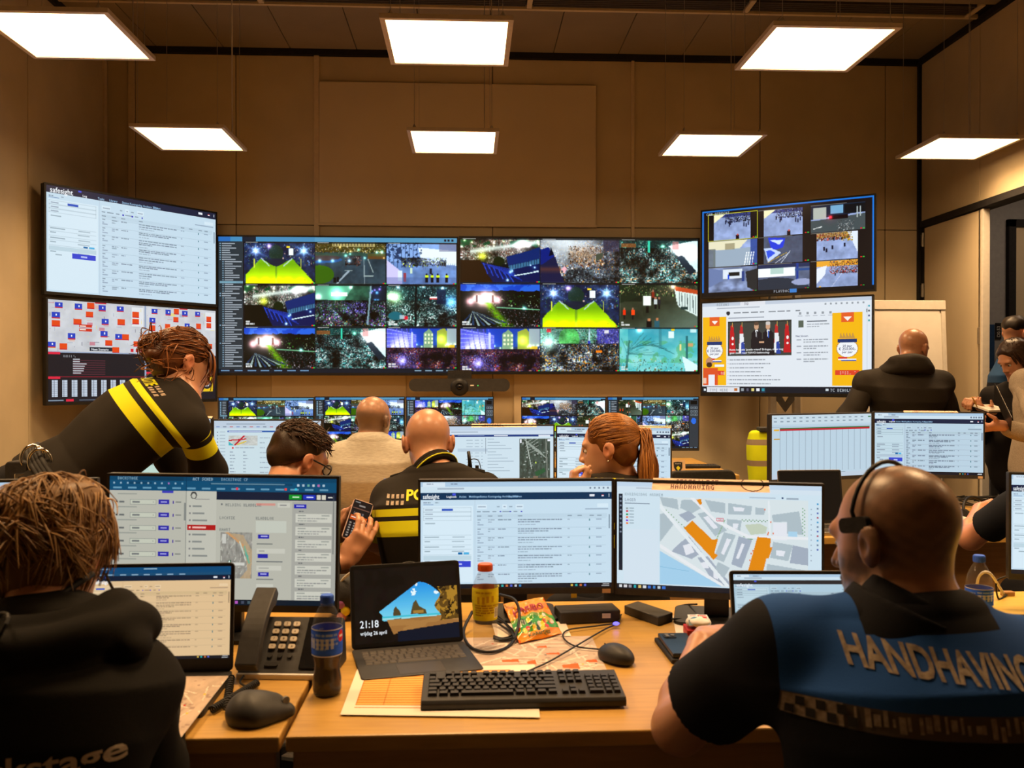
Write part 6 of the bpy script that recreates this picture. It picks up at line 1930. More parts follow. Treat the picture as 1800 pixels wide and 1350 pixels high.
# ------------------------------------------------------------------ people
NAVY = (0.012,0.013,0.018)
POL = (0.017,0.014,0.011)
YEL = (0.66,0.66,0.012)
REFL = (0.42,0.34,0.25)
M['yellow_print'] = mat('yellow_print', YEL, 0.6, var=0.05, scale=300)
M['refl_print'] = mat('worn_reflective_print', (0.46,0.37,0.27),0.55, color2=(0.26,0.20,0.15), scale=90)
M['refl_dark'] = mat('dark_print', (0.03,0.027,0.025),0.7, var=0.2)
M['cream_print'] = mat('cream_print', (0.62,0.50,0.36),0.7, var=0.08, scale=200)
M['trousers'] = cloth('dark_trousers', (0.014,0.014,0.017))
def place_text(o, ex, ez, f, direction, root, off=0.0022):
 w = wrap(f, direction, off)
 ro = np.array(root.location)
 return lambda p: w(np.asarray(o) + p[:, :1] * ex + p[:, 2:3] * ez) - ro
def wrapped_text(name, s, o, ex, ez, height, width, f, direction, material, root, parent, bold=0.012):
 return text_part(name, s, height, material, parent, None, 'LEFT', bold, 0.0, width, place_text(o, ex, ez, f, direction, root))
def wrapped_rects(name, rects, o, ex, ez, f, direction, material, root, parent, off=0.0022):
 m = MB()
 for x0, z0, x1, z1 in rects:
  nx, nz = max(1, int(abs(x1 - x0) / 0.012)), max(1, int(abs(z1 - z0) / 0.012))
  vs_ = [(x0 + (x1 - x0) * i / nx, 0, z0 + (z1 - z0) * j / nz) for j in range(nz + 1) for i in range(nx + 1)]
  fs_ = [(j * (nx + 1) + i, j * (nx + 1) + i + 1,(j + 1) * (nx + 1) + i + 1,(j + 1) * (nx + 1) + i) for j in range(nz) for i in range(nx)]
  m.add(vs_, fs_)
 d = place_text(o, ex, ez, f, direction, root, off)
 m.v = [tuple(p) for p in d(np.array(m.v, float))]
 return m.build(name, material, parent, smooth=True)
def slab(n, a, b, ro):
 """slab between two world points along n, in object space"""
 n = unit(n)
 lo, hi = sorted((float((a - ro) @ n), float((b - ro) @ n)))
 return (n, lo, hi)
# ---- seated officer in the blue shirt, right foreground
def officer_blue():
 hc = P(1574,948,1.52)
 nk = P(1604,1085,1.47)
 sL, sR = P(1368,1128,1.50), P(1848,1172,1.44)
 pel = V(nk[0] + 0.02,1.40,0.54)
 eL, wL = P(1194,1278,1.71), P(1232,1138,1.93)
 eR = sR + V(0.10,0.14,-0.24); wR = eR + V(-0.12,0.24,0.0)
 root = root_person(pel[0], pel[1], 'seated man with shaved head and beard in blue shirt lettered across the back')
 ro = np.array(root.location)
 h = Head(hc, 31,-12,4,1.05)
 right = unit(sR - sL)
 tp, (u, r, fw, L) = torso(pel, nk, right, scaled(TORSO_M, 1.16,1.10,0.02))
 skin = h.prims(nk + V(0,0.0,0.0),0.004) + [core(tp)] + arm(sL, eL, wL, 1.12) + arm(sR, eR, wR, 1.12)
 skin += [cap(nk, sL, 0.05,0.05,0.05), cap(nk, sR, 0.05,0.05,0.05)]
 skin += hand(wL + unit(wL - eL) * 0.015, V(0.5,0.85,0.05), V(0.3,0.1,-1),-1,(22,24,26,28), sc=1.05)
 knees = [pel + V(-0.14,0.36,0.0), pel + V(0.16,0.36,0.0)]
 ank = [knees[0] * V(1,1,0) + V(0,0.02,0.09), knees[1] * V(1,1,0) + V(0,0.02,0.09)]
 col = tone(SKIN_D, *face_layers(h, 0.5,((0.20,0.105,0.06),0.55),((0.075,0.035,0.02),0.9)))
 b, _ = solid('body', skin, 0.0055, 'skin', root, col=col)
 h.eyes(root, b)
 tors = [tp, cap(nk - u * 0.035, sL - u * 0.015,0.058,0.066,0.07), cap(nk - u * 0.035, sR - u * 0.015,0.058,0.066,0.07), ell(pel + u * 0.3 * L - fw * 0.02,(0.21,0.16,0.16), np.stack([r, fw, u], 1),0.08),
   cone(sL - u * 0.01, sL + (eL - sL) * 0.64,0.068,0.074,0.045), cone(sR - u * 0.01, sR + (eR - sR) * 0.82,0.070,0.076,0.045)]
 dsp = waves(22,0.0045,3, stretch=(1,1,0.5))
 f0 = field(tors, 0.012, dsp)
 # blue yoke bounded by the reflective band and the sleeve seams
 a0, a1 = hit(1374,1213, f0), hit(1790,1260, f0)
 ex = unit(a1 - a0)
 nb = unit(np.cross(ex, V(0.05,1,0.0)))
 if nb[2] < 0:
  nb = -nb
 t0 = float((a0 - ro) @ nb)
 sm = unit(np.cross(hit(1347,1066, f0) - hit(1372,1213, f0), V(0,1,0.1)))
 if sm[0] < 0:
  sm = -sm
 c1 = float((hit(1372,1213, f0) - ro) @ sm)
 ax = unit(h.w(0,-0.035,-0.09) - nk)
 m = cloth('blue_and_navy_shirt', NAVY, [([(nb, t0, None),(sm, c1, c1 + 0.43)], (0.022,0.095,0.36)),
           ([(nb, t0 - 0.034, t0),(sm, c1, c1 + 0.45)], (0.11,0.088,0.065)),
           ([(u, float((nk - ro) @ u) - 0.012, None),(r, float((nk - ro) @ r) - 0.105, float((nk - ro) @ r) + 0.105)], (0.010,0.010,0.013))], bscale=520, bump=0.25)
 s, f = solid('shirt', tors, 0.0065, m, root, inflate=0.012, disp=dsp)
 # collar
 ax = unit(h.w(0,-0.035,-0.09) - nk)
 cm = cloth('navy_collar', (0.010,0.010,0.013), bscale=600)
 solid('collar', [cone(nk - ax * 0.03, nk + ax * 0.040,0.104,0.090,0.02)], 0.006, cm, root, disp=waves(30,0.002,3))
 solid('collar', [cone(nk - ax * 0.05, nk + ax * 0.014,0.122,0.108,0.02)], 0.006, cm, root, disp=waves(30,0.002,4))
 fwd = V(0.05,1,-0.05)
 o, o2 = hit(1489,1163, f0), hit(1790,1211, f0)
 e2_ = unit(o2 - o)
 wd = np.linalg.norm(o2 - o) * (352.0 / 301.0)
 wrapped_text('lettering', 'HANDHAVING', o, e2_, unit(V(-0.06,0.1,1)),0.041, wd, f, fwd, 'refl_print', root, s, bold=0.03)
 bo = a0 + nb * -0.034
 q = []
 for i in range(7):
  for j in range(2):
   if (i + j) % 2 == 0:
    q.append((0.004 + i * 0.0135,0.002 + j * 0.015,0.0165 + i * 0.0135,0.016 + j * 0.015))
 wrapped_rects('reflective_band', [(0.0,0.0,0.08,0.033)], bo, ex, nb, f, fwd, 'refl_print', root, s, 0.0018)
 rr = random.Random(3)
 xs_ = [0.096 + 0.012 * k + rr.uniform(-0.003,0.003) for k in range(24)]
 wrapped_rects('worn_band', [(x, rr.uniform(0.0,0.012), x + rr.uniform(0.003,0.010), rr.uniform(0.02,0.033)) for x in xs_], bo, ex, nb, f, fwd, 'refl_print', root, s, 0.0016)
 wrapped_rects('chequer', q, bo, ex, nb, f, fwd, 'refl_dark', root, s, 0.0028)
 solid('trousers', pants(pel, r, V(0,1,0), knees, ank, 1.15),0.014, 'trousers', root, inflate=0.008)
 shoes(root, ank, (0,1,0))
 office_chair(pel[0], pel[1] - 0.02,0, 'black office chair under the officer in the blue shirt', back=False)
 # headset
 hr = empty('headset', h.c, 0, 'thin black headset band on the shaved head', 'headset')
 pts = [h.w(-0.0865,0.010,0.034) - h.c] + [h.w(math.cos(a) * 0.090,0.014 - 0.022 * math.sin(a),0.035 + math.sin(a) * 0.0935) - h.c for a in [math.radians(172 - 11.5 * i) for i in range(13)]]
 MB().tube([tuple(q) for q in pts], 0.004,8).build('headband', 'black', hr, smooth=True)
 Tm = Matrix.Translation(Vector(h.w(-0.0885,0.010,0.026) - h.c)) @ Matrix(h.R).to_4x4()
 MB().rbox((-0.007,-0.028,-0.013),(0.009,0.026,0.013),0.009,4, axis=0, T=Tm).build('temple_pad', 'black_soft', hr, smooth='auto')
 return root
officer_blue()
# ---- person in the dark hoodie, left foreground
def hoodie():
 hc = P(95,968,1.68)
 nk = P(72,1098,1.58)
 sL, sR = P(-105,1180,1.58), P(226,1190,1.58)
 pel = V(nk[0] - 0.01,1.48,0.54)
 eR, wR = P(262,1352,1.66), P(285,1262,1.90)
 eL = sL + V(-0.05,0.12,-0.26); wL = eL + V(0.10,0.23,0.06)
 root = root_person(pel[0], pel[1], 'seated person in a dark hoodie with tousled dark blond hair')
 ro = np.array(root.location)
 h = Head(hc, -8,-14,0,1.0)
 right = unit(sR - sL)
 tp, (u, r, fw, L) = torso(pel, nk, right, scaled(TORSO_M, 1.08,1.1,0.03))
 skin = h.prims(nk) + [core(tp)] + arm(sL, eL, wL) + arm(sR, eR, wR) + hand(wR + unit(wR - eR) * 0.012, V(0.2,1,0.0), V(0.1,0,-1),-1) + hand(wL + unit(wL - eL) * 0.012, V(-0.1,1,0), V(0,0,-1),1)
 b, _ = solid('body', skin, 0.007, 'skin', root, col=tone(SKIN, *face_layers(h, 0.8)))
 h.eyes(root, b)
 gm = cloth('dark_hoodie', (0.011,0.0095,0.007), bscale=700, bump=0.4)
 tors = [tp, cap(nk - u * 0.04, sL - u * 0.015,0.062,0.066,0.07), cap(nk - u * 0.04, sR - u * 0.015,0.062,0.066,0.07)]
 s, f = solid('hoodie', tors, 0.008, gm, root, inflate=0.016, disp=waves(20,0.006,21, stretch=(1,1,0.6)))
 for S, E, W_ in ((sL, eL, wL),(sR, eR, wR)):
  solid('sleeve', [cap(S, E, 0.072,0.062,0.04), cap(E, W_, 0.062,0.045,0.04)], 0.009, gm, root, disp=waves(32,0.006,25))
 # hood lying on the shoulders: a thick roll with a sagging pouch
 hp = []
 ring = [(-0.155,0.03,-0.005),(-0.13,-0.09,-0.02),(-0.06,-0.135,-0.035),(0.03,-0.14,-0.035),(0.11,-0.10,-0.015),(0.155,-0.02,0.005),(0.15,0.07,0.0)]
 pts = [nk + r * a + fw * bb + u * c for a, bb, c in ring]
 sp = spline(pts, 4)
 for a, bb in zip(sp[:-1], sp[1:]):
  hp.append(cap(a, bb, 0.029,0.029,0.02))
 pts = [nk + r * a * 0.78 + fw * (bb * 0.76) + u * (c + 0.028) for a, bb, c in ring]
 sp = spline(pts, 4)
 for a, bb in zip(sp[:-1], sp[1:]):
  hp.append(cap(a, bb, 0.021,0.021,0.016))
 pts = [nk + r * a * 0.95 + fw * (bb * 1.04) + u * (c - 0.055) for a, bb, c in ring[1:-1]]
 sp = spline(pts, 4)
 for a, bb in zip(sp[:-1], sp[1:]):
  hp.append(cap(a, bb, 0.026,0.026,0.02))
 hp.append(ell(P(236,1138,1.52),(0.026,0.035,0.026), None, 0.02))
 solid('hood', hp, 0.006, gm, root, disp=waves(48,0.0055,8))
 o = P(-76,1366,1.38)
 wrapped_text('lettering', 'Backstage', o, unit(P(195,1348,1.38) - o), V(0,0,1),0.034,0.238, f, V(0,1,0), 'cream_print', root, s, bold=0.02)
 knees = [pel + V(-0.12,0.38,0.0), pel + V(0.12,0.38,0.0)]
 ank = [k * V(1,1,0) + V(0,0.02,0.09) for k in knees]
 solid('trousers', pants(pel, r, V(0,1,0), knees, ank),0.012, 'trousers', root, inflate=0.008)
 shoes(root, ank, (0,1,0))
 office_chair(pel[0], pel[1] - 0.02,0, 'black office chair under the person in the hoodie', back=False)
 # hair
 hm = hair_mat('dark_blond_hair', (0.62,0.37,0.15),(0.19,0.095,0.037),0.4)
 e = lambda c, rr, kk=0.03: ell(h.w(*c), np.array(rr) * h.s, h.R, kk)
 hs = [e((0,-0.016,0.040),(0.084,0.104,0.088)), e((0.0,-0.055,-0.015),(0.076,0.062,0.085)), e((0.035,-0.02,0.06),(0.062,0.08,0.072))]
 hs.append(half(h.w(0,0.065,0.02), h.R @ V(0,1,-0.35),0.02)); hs.append(half(h.w(0,0,-0.085), h.R @ V(0,0.35,-1),0.02))
 solid('hair', hs, 0.006, hm, root, disp=waves(70,0.004,31, stretch=(1.5,0.6,0.6)))
 q = np.random.default_rng(17)
 lines = []
 for _ in range(3000):
  th, ph = q.uniform(-PI, PI), math.acos(q.uniform(-0.45,1.0))
  d = V(math.sin(ph) * math.sin(th),-math.sin(ph) * math.cos(th), math.cos(ph))
  if d[1] > 0.75 or (d[1] > 0.3 and d[2] < 0.1):
   continue
  rad = V(0.083,0.102,0.090)
  base = V(0,-0.016,0.038) + d * rad
  # whorl at the crown, hair falls away from it and sweeps to one side
  cr = V(0.01,-0.055,0.115)
  out = base - cr
  out = out - d * (out @ d)
  out = unit(out + V(0.25,-0.1,-0.3) * 0.6 + np.array([math.sin(9 * base[0] / 0.08 + 3), math.cos(7 * base[2] / 0.08), math.sin(8 * base[1] / 0.08)]) * 0.25 + q.normal(size=3) * 0.07)
  out = unit(out - d * (out @ d) * 0.8)
  ln = q.uniform(0.045,0.085)
  pts = [base - d * 0.008, base + out * ln * 0.35 + d * 0.010, base + out * ln * 0.75 + d * 0.006 + V(0,0,-0.008), base + out * ln * 1.1 - d * 0.006 + V(0,0,-0.022)]
  lines.append([h.w(*p) for p in pts])
 locks('hair_locks', lines, hm, root, 0.0017,0.0006,4)
 # headset
 hr = empty('headset', h.c, 0, 'black over-ear headset on the tousled blond head', 'headset')
 Tm = Matrix.Translation(Vector(h.w(-0.093,-0.02,-0.014) - h.c)) @ Matrix(h.R).to_4x4()
 MB().rbox((-0.022,-0.036,-0.045),(0.012,0.036,0.042),0.03,5, axis=0, T=Tm).build('ear_cup', 'black_soft', hr, smooth='auto')
 MB().box((-0.026,-0.012,-0.015),(-0.022,0.012,0.025), T=Tm).build('badge', 'grey', hr)
 pts = spline([h.w(-0.100,-0.02,-0.04) - h.c, h.w(-0.085,-0.085,-0.085) - h.c, h.w(-0.03,-0.118,-0.10) - h.c, h.w(0.05,-0.11,-0.10) - h.c, h.w(0.098,-0.03,-0.04) - h.c], 5)
 MB().tube([tuple(x) for x in pts], 0.006,8).build('neckband', 'black', hr, smooth=True)
 bm_ = spline([h.w(0.105,0.0,-0.04) - h.c, h.w(0.09,0.07,-0.09) - h.c, P(133,1068,1.70) - h.c], 6)
 MB().tube([tuple(x) for x in bm_], 0.003,6).build('boom', 'black', hr)
 MB().sphere(P(133,1072,1.70) - h.c, 0.012,12,8,(1,1.2,1)).build('microphone', 'grey', hr, smooth=True)
 MB().tube([tuple(x) for x in spline([h.w(-0.105,-0.02,-0.05) - h.c, h.w(-0.10,-0.06,-0.12) - h.c, P(14,1080,1.44) - h.c, P(-20,1150,1.40) - h.c], 6)], 0.003,6).build('cable', 'cable', hr)
hoodie()
# ---- police shirts: two yellow bands round the body, lettering and small squares across the shoulders
def police_shirt(root, tors, u, o, L, t_thin, t_thick, name, h=0.007, disp=None, side=None):
 ro = np.array(root.location)
 b0 = float((o - ro) @ u)
 m = cloth(name, POL, [([(u, b0 + t_thin[0] * L, b0 + t_thin[1] * L)], YEL),([(u, b0 + t_thick[0] * L, b0 + t_thick[1] * L)], YEL)], bscale=520, bump=0.2)
 return solid('shirt', tors, h, m, root, inflate=0.012, disp=disp)
def police_sleeve(root, S, E, frac, bands, name, rad=(0.068,0.064), disp=None, tilt=None, W_=None, cuff=False):
 ro = np.array(root.location)
 d = unit(E - S)
 n = unit(d + (tilt if tilt is not None else 0))
 b0 = float((S - ro) @ n)
 L = np.linalg.norm(E - S)
 lay = [([(n, b0 + a * L, b0 + b * L)], YEL) for a, b in bands]
 m = cloth(name, POL, lay, bscale=520, bump=0.2)
 e2 = S + (E - S) * frac
 pr = [cap(S, e2, rad[0], rad[1], 0.03)]
 if W_ is not None:
  pr = [cap(S, E, rad[0], rad[1], 0.04), cap(E, W_, rad[1], rad[1] * 0.72,0.04)]
 else:
  pr.append(half(e2, d, 0.006))
 return solid('sleeve', pr, 0.007, m, root, disp=disp)
def squares(n0, n1, sx, sz, gap):
 return [(i * (sx + gap), j * (sz + gap), i * (sx + gap) + sx, j * (sz + gap) + sz) for i in range(n0) for j in range(n1)]
def officer_bald():
 hc = P(752,778,3.34)
 nk = P(768,836,3.24)
 sL, sR = P(688,872,3.28), P(852,862,3.30)
 pel = V(nk[0] + 0.02,3.16,0.55)
 eL, wL = P(662,948,3.46), P(700,968,3.72)
 eR = sR + V(0.06,0.14,-0.24); wR = eR + V(-0.08,0.24,0.0)
 root = root_person(pel[0], pel[1], 'bald police officer with head bowed in black shirt with yellow bands')
 ro = np.array(root.location)
 h = Head(hc, 10,-22,0,1.02)
 right = unit(sR - sL)
 tp, (u, r, fw, L) = torso(pel, nk, right, scaled(TORSO_M, 1.06,1.08,0.03))
 skin = h.prims(nk, 0.003) + [core(tp)] + arm(sL, eL, wL, 1.05) + arm(sR, eR, wR, 1.05) + hand(wL + unit(wL - eL) * 0.012, V(0.4,1,0), V(0,0,-1),-1) + hand(wR + unit(wR - eR) * 0.012, V(-0.3,1,0), V(0,0,-1),1)
 b, _ = solid('body', skin, 0.006, 'skin', root, col=tone((0.62,0.31,0.18), *face_layers(h, 0.9,((0.40,0.21,0.13),0.35),((0.30,0.24,0.20),0.5))))
 h.eyes(root, b)
 tors = [tp, cap(nk - u * 0.035, sL - u * 0.012,0.055,0.06,0.07), cap(nk - u * 0.035, sR - u * 0.012,0.055,0.06,0.07)]
 lv = lambda px, py: float((P(px, py, 3.12) - pel) @ u) / L
 s, f = police_shirt(root, tors, u, pel, L, (lv(735,906), lv(735,893)),(lv(735,941), lv(735,914)), 'police_shirt', disp=waves(18,0.004,41, stretch=(1,1,0.5)))
 police_sleeve(root, sL, eL, 0.78,((0.30,0.42),(0.50,0.74)), 'police_sleeve', (0.066,0.066), waves(30,0.004,5), tilt=V(0.25,0,0))
 police_sleeve(root, sR, eR, 0.78,((0.30,0.42),(0.50,0.74)), 'police_sleeve', (0.066,0.066), waves(30,0.004,6), tilt=V(-0.25,0,0))
 ez = unit(u * 1.0)
 o = P(677,902,3.1); exx = unit(P(1000,866,3.1) - P(677,890,3.1))
 k = 3.1 / F_PX
 wrapped_rects('reflective_squares', squares(4,2,5.2 * k, 6.2 * k, 3.6 * k), P(679,887,3.1), exx, ez, f, V(0,1,0), 'refl_print', root, s)
 wrapped_text('lettering', 'POLITIE', P(715,878,3.1), exx, ez, 0.032,0.17, f, V(0,1,0), 'yellow_print', root, s, bold=0.03)
 # collar with yellow piping
 ax = unit(nk - h.w(0,-0.03,-0.1))
 e1 = unit(np.cross(ax, V(0,1,0))); e2 = np.cross(ax, e1)
 ring = lambda q, zz: [tuple(nk - ax * zz + (e1 * math.cos(a) * q + e2 * math.sin(a) * q) - ro) for a in [2 * PI * i / 28 for i in range(28)]]
 cm = cloth('black_collar', POL, bscale=600)
 MB().tube(ring(0.078,0.020),0.015,8, closed=True).build('collar', cm, root, smooth=True)
 MB().tube(ring(0.076,0.038),0.013,8, closed=True).build('collar', cm, root, smooth=True)
 MB().tube(ring(0.0925,0.014),0.0028,6, closed=True).build('collar_piping', 'yellow_print', root, smooth=True)
 for S, sg in ((sL, -1),(sR, 1)):
  a = nk + (S - nk) * 0.42 + u * 0.052; bb = nk + (S - nk) * 0.98 + u * 0.066
  T = Matrix(np.stack([unit(bb - a), np.cross(unit(u), unit(bb - a)), unit(u)], 1)).to_4x4()
  T.translation = Vector((a + bb) / 2 - ro)
  l = np.linalg.norm(bb - a)
  MB().rbox((-l / 2,-0.03,-0.006),(l / 2,0.03,0.006),0.012,3, T=T).build('epaulette', 'black_soft', root, bevel=0.002)
 knees = [pel + V(-0.14,0.36,0.0), pel + V(0.14,0.36,0.0)]
 ank = [q * V(1,1,0) + V(0,0.02,0.09) for q in knees]
 solid('trousers', pants(pel, r, V(0,1,0), knees, ank, 1.05),0.012, 'trousers', root, inflate=0.008)
 shoes(root, ank, (0,1,0))
 office_chair(pel[0], pel[1] - 0.02,0, 'black office chair under the bald police officer', back=False)
 # radio clipped at the shoulder
 p = P(831,826,3.36)
 rd = empty('radio', p, 0, 'black portable radio with stubby aerial at the bald officer shoulder', 'radio', None)
 MB().rbox((-0.028,-0.02,-0.10),(0.028,0.02,0.005),0.008,3).build('body', 'black', rd, bevel=0.003)
 MB().tube([(-0.008,0,0.0),(-0.016,0,0.07)], 0.008,8,0.006).build('aerial', 'black', rd, smooth=True)
 MB().lathe([(0.007,0),(0.007,0.014)], 10,(0.016,0,0.003)).build('knob', 'black', rd)
 MB().tube([tuple(x) for x in spline([(-0.02,0.0,0.0),(-0.012,0.01,0.035),(0.02,0.01,0.035),(0.034,0.0,-0.01)], 6)], 0.0018,6).build('lead', 'cable', rd)
officer_bald()
def officer_leaning():
 pel = P(92,862,3.22)
 nk = P(322,700,3.36)
 sL, sR = P(238,700,3.52), P(336,752,3.22)
 hc = P(322,640,3.42)
 root = root_person(pel[0], pel[1], 'police officer with messy auburn hair leaning over the middle desk')
 ro = np.array(root.location)
 h = Head(hc, -52,-24,-6,1.0)
 right = unit(sR - sL)
 prof = scaled(TORSO_F, 1.12,1.15,0.02)
 tp, (u, r, fw, L) = torso(pel, nk, right, prof)
 eR, wR = P(368,832,3.34), P(352,905,3.62)
 eL = sL + V(0.10,0.10,-0.24); wL = eL + V(0.08,0.16,-0.16)
 wR[2] = 0.79; wL[2] = 0.79
 skin = h.prims(nk, 0.0, False) + [core(tp)] + arm(sL, eL, wL, 0.95) + arm(sR, eR, wR, 0.95) + hand(wR, V(0.5,0.8,0), V(0,0,-1),-1) + hand(wL, V(0.5,0.8,0), V(0,0,-1),1)
 b, _ = solid('body', skin, 0.0065, 'skin', root, col=tone((0.62,0.32,0.2), *face_layers(h, 0.8)))
 h.eyes(root, b)
 tors = [tp, cap(nk - u * 0.03, sL - u * 0.01,0.05,0.056,0.06), cap(nk - u * 0.03, sR - u * 0.01,0.05,0.056,0.06)]
 s, f = police_shirt(root, tors, u, pel, L, (0.80,0.845),(0.655,0.755), 'police_shirt_leaning', disp=waves(17,0.006,47))
 police_sleeve(root, sR, eR, 1.0,((0.02,0.13),(0.24,0.50)), 'police_sleeve_leaning', (0.062,0.056), waves(26,0.006,6), tilt=V(-0.1,0,0), W_=wR + (eR - wR) * 0.1)
 police_sleeve(root, sL, eL, 1.0,((0.02,0.13),(0.24,0.50)), 'police_sleeve_leaning', (0.062,0.054), waves(26,0.006,7), W_=wL + (eL - wL) * 0.1)
 # lettering and squares over the shoulders, running from the far shoulder to the near one
 o = pel + u * L * 0.865 - fw * 0.2 - r * 0.145
 wrapped_text('lettering', 'POLITIE', o, r, u, 0.034,0.17, f, fw, 'yellow_print', root, s, bold=0.03)
 wrapped_rects('reflective_squares', squares(4,2,0.012,0.013,0.007), pel + u * L * 0.865 - fw * 0.2 + r * 0.035, r, u, f, fw, 'refl_print', root, s)
 # legs, belt
 gd = V(0.25,0.97,0)
 knees = [pel * V(1,1,0) + V(-0.06,0.12,0.50), pel * V(1,1,0) + V(0.10,0.04,0.50)]
 ank = [pel * V(1,1,0) + V(-0.08,0.04,0.09), pel * V(1,1,0) + V(0.10,-0.05,0.09)]
 lo_ = pel - V(0,0,0.02)
 solid('trousers', pants(lo_, r * V(1,1,0.2), gd, knees, ank, 1.0),0.010, 'trousers', root, inflate=0.008, disp=waves(24,0.005,9))
 shoes(root, ank, (0.3,1,0))
 bc = pel + u * 0.035
 ring = [tuple(bc + r * math.cos(a) * 0.198 + fw * math.sin(a) * 0.148 - ro) for a in [2 * PI * i / 40 for i in range(40)]]
 bm = MB()
 for zz in (-0.018,-0.006,0.006,0.018):
  bm.tube([tuple(np.array(q) + u * zz) for q in ring], 0.009,6, closed=True)
 bm.build('duty_belt', 'black_soft', root, smooth=True)
 # handcuffs on the belt
 hcuff = empty('handcuffs', P(58,805,3.12),0, 'chrome handcuffs in a black pouch on the leaning officer belt', 'handcuffs')
 for k, (dx, dz, tl) in enumerate(((0.0,0.0,0.5),(0.028,-0.012,0.2))):
  c = [(dx + 0.036 * math.cos(a) * math.cos(tl),0.036 * math.cos(a) * math.sin(tl) - 0.01 * k, dz + 0.043 * math.sin(a)) for a in [2 * PI * i / 24 for i in range(24)]]
  MB().tube(c, 0.0055,8, closed=True).build('cuff', 'chrome', hcuff, smooth=True)
 MB().rbox((-0.085,-0.02,-0.085),(-0.01,0.05,-0.01),0.015,3, axis=1).build('pouch', 'black_soft', hcuff, bevel=0.005)
 MB().box((-0.05,-0.028,-0.075),(-0.01,-0.018,-0.05)).build('lock_body', 'chrome', hcuff, bevel=0.004)
 # hair: smooth cap, messy bun, loose strands
 hm = hair_mat('auburn_hair', (0.28,0.095,0.025),(0.055,0.018,0.007),0.38)
 e = lambda c, rr, kk=0.02: ell(h.w(*c), np.array(rr), h.R, kk)
 hs = [e((0,-0.018,0.040),(0.086,0.104,0.090)), e((0,-0.05,-0.02),(0.074,0.06,0.075))]
 hs.append(half(h.w(0,0.072,0.03), h.R @ V(0,1,-0.25),0.02)); hs.append(half(h.w(0,0.0,-0.055), h.R @ V(0,0.55,-1),0.02))
 hs += [e((-0.005,-0.118,0.015),(0.052,0.042,0.052),0.012), e((-0.03,-0.135,0.03),(0.026,0.024,0.03),0.012), e((0.028,-0.128,-0.02),(0.028,0.026,0.028),0.012)]
 solid('hair', hs, 0.006, hm, root, disp=waves(85,0.0032,51, stretch=(1.4,0.5,1)))
 q = np.random.default_rng(23)
 lines = []
 bun = V(0.0,-0.115,0.015)
 for _ in range(700):      # combed back to the bun
  th, ph = q.uniform(-PI, PI), math.acos(q.uniform(-0.3,1.0))
  d = V(math.sin(ph) * math.sin(th),-math.sin(ph) * math.cos(th), math.cos(ph))
  if d[1] > 0.8 or (d[1] > 0.35 and d[2] < 0.05):
   continue
  c0 = V(0,-0.018,0.038); rad = V(0.087,0.105,0.092)
  a = c0 + d * rad
  pts = [a]
  for t in (0.3,0.6,0.9):
   m_ = a * (1 - t) + bun * t - c0
   if np.linalg.norm(m_ / rad) < 0.4:
    m_ = m_ + V(0.02 * q.normal(),0,0.09)
   pts.append(c0 + m_ / np.linalg.norm(m_ / rad) * (1.03 + 0.02 * q.normal()) if t < 0.8 else bun + q.normal(size=3) * 0.02)
  lines.append([h.w(*p) for p in pts])
 for _ in range(300):      # loops of the bun
  a = q.uniform(0,2 * PI); rr = q.uniform(0.02,0.044); ax_ = unit(q.normal(size=3)); b1 = unit(np.cross(ax_, V(0.3,1,0.2))); b2 = np.cross(ax_, b1)
  c = bun + V(0,-0.012,0) + q.normal(size=3) * 0.012
  lines.append([h.w(*(c + (b1 * math.cos(a + t) + b2 * math.sin(a + t) * 0.8) * rr)) for t in (0,0.7,1.4,2.1,2.8)])
 for _ in range(90):       # loose wisps
  a = V(q.uniform(-0.08,0.08), q.uniform(-0.11,0.03), q.uniform(-0.05,0.1))
  pts = [a, a + q.normal(size=3) * 0.02 + V(0,-0.02,0.0), a + q.normal(size=3) * 0.03 + V(0,-0.03,-0.03), a + q.normal(size=3) * 0.035 + V(0,-0.03,-0.065)]
  lines.append([h.w(*p) for p in pts])
 for _ in range(30):       # fringe hanging beside the face
  x = q.uniform(0.045,0.08) * (1 if q.random() < 0.7 else -1)
  y = q.uniform(0.055,0.085)
  lines.append([h.w(x * 0.6, y - 0.02,0.085), h.w(x, y, 0.05), h.w(x * 1.12, y + 0.015,0.0), h.w(x * 1.05, y + 0.022 + q.normal() * 0.01,-0.055 + q.normal() * 0.02)])
 locks('hair_locks', lines, hm, root, 0.0024,0.0006,4)
officer_leaning()
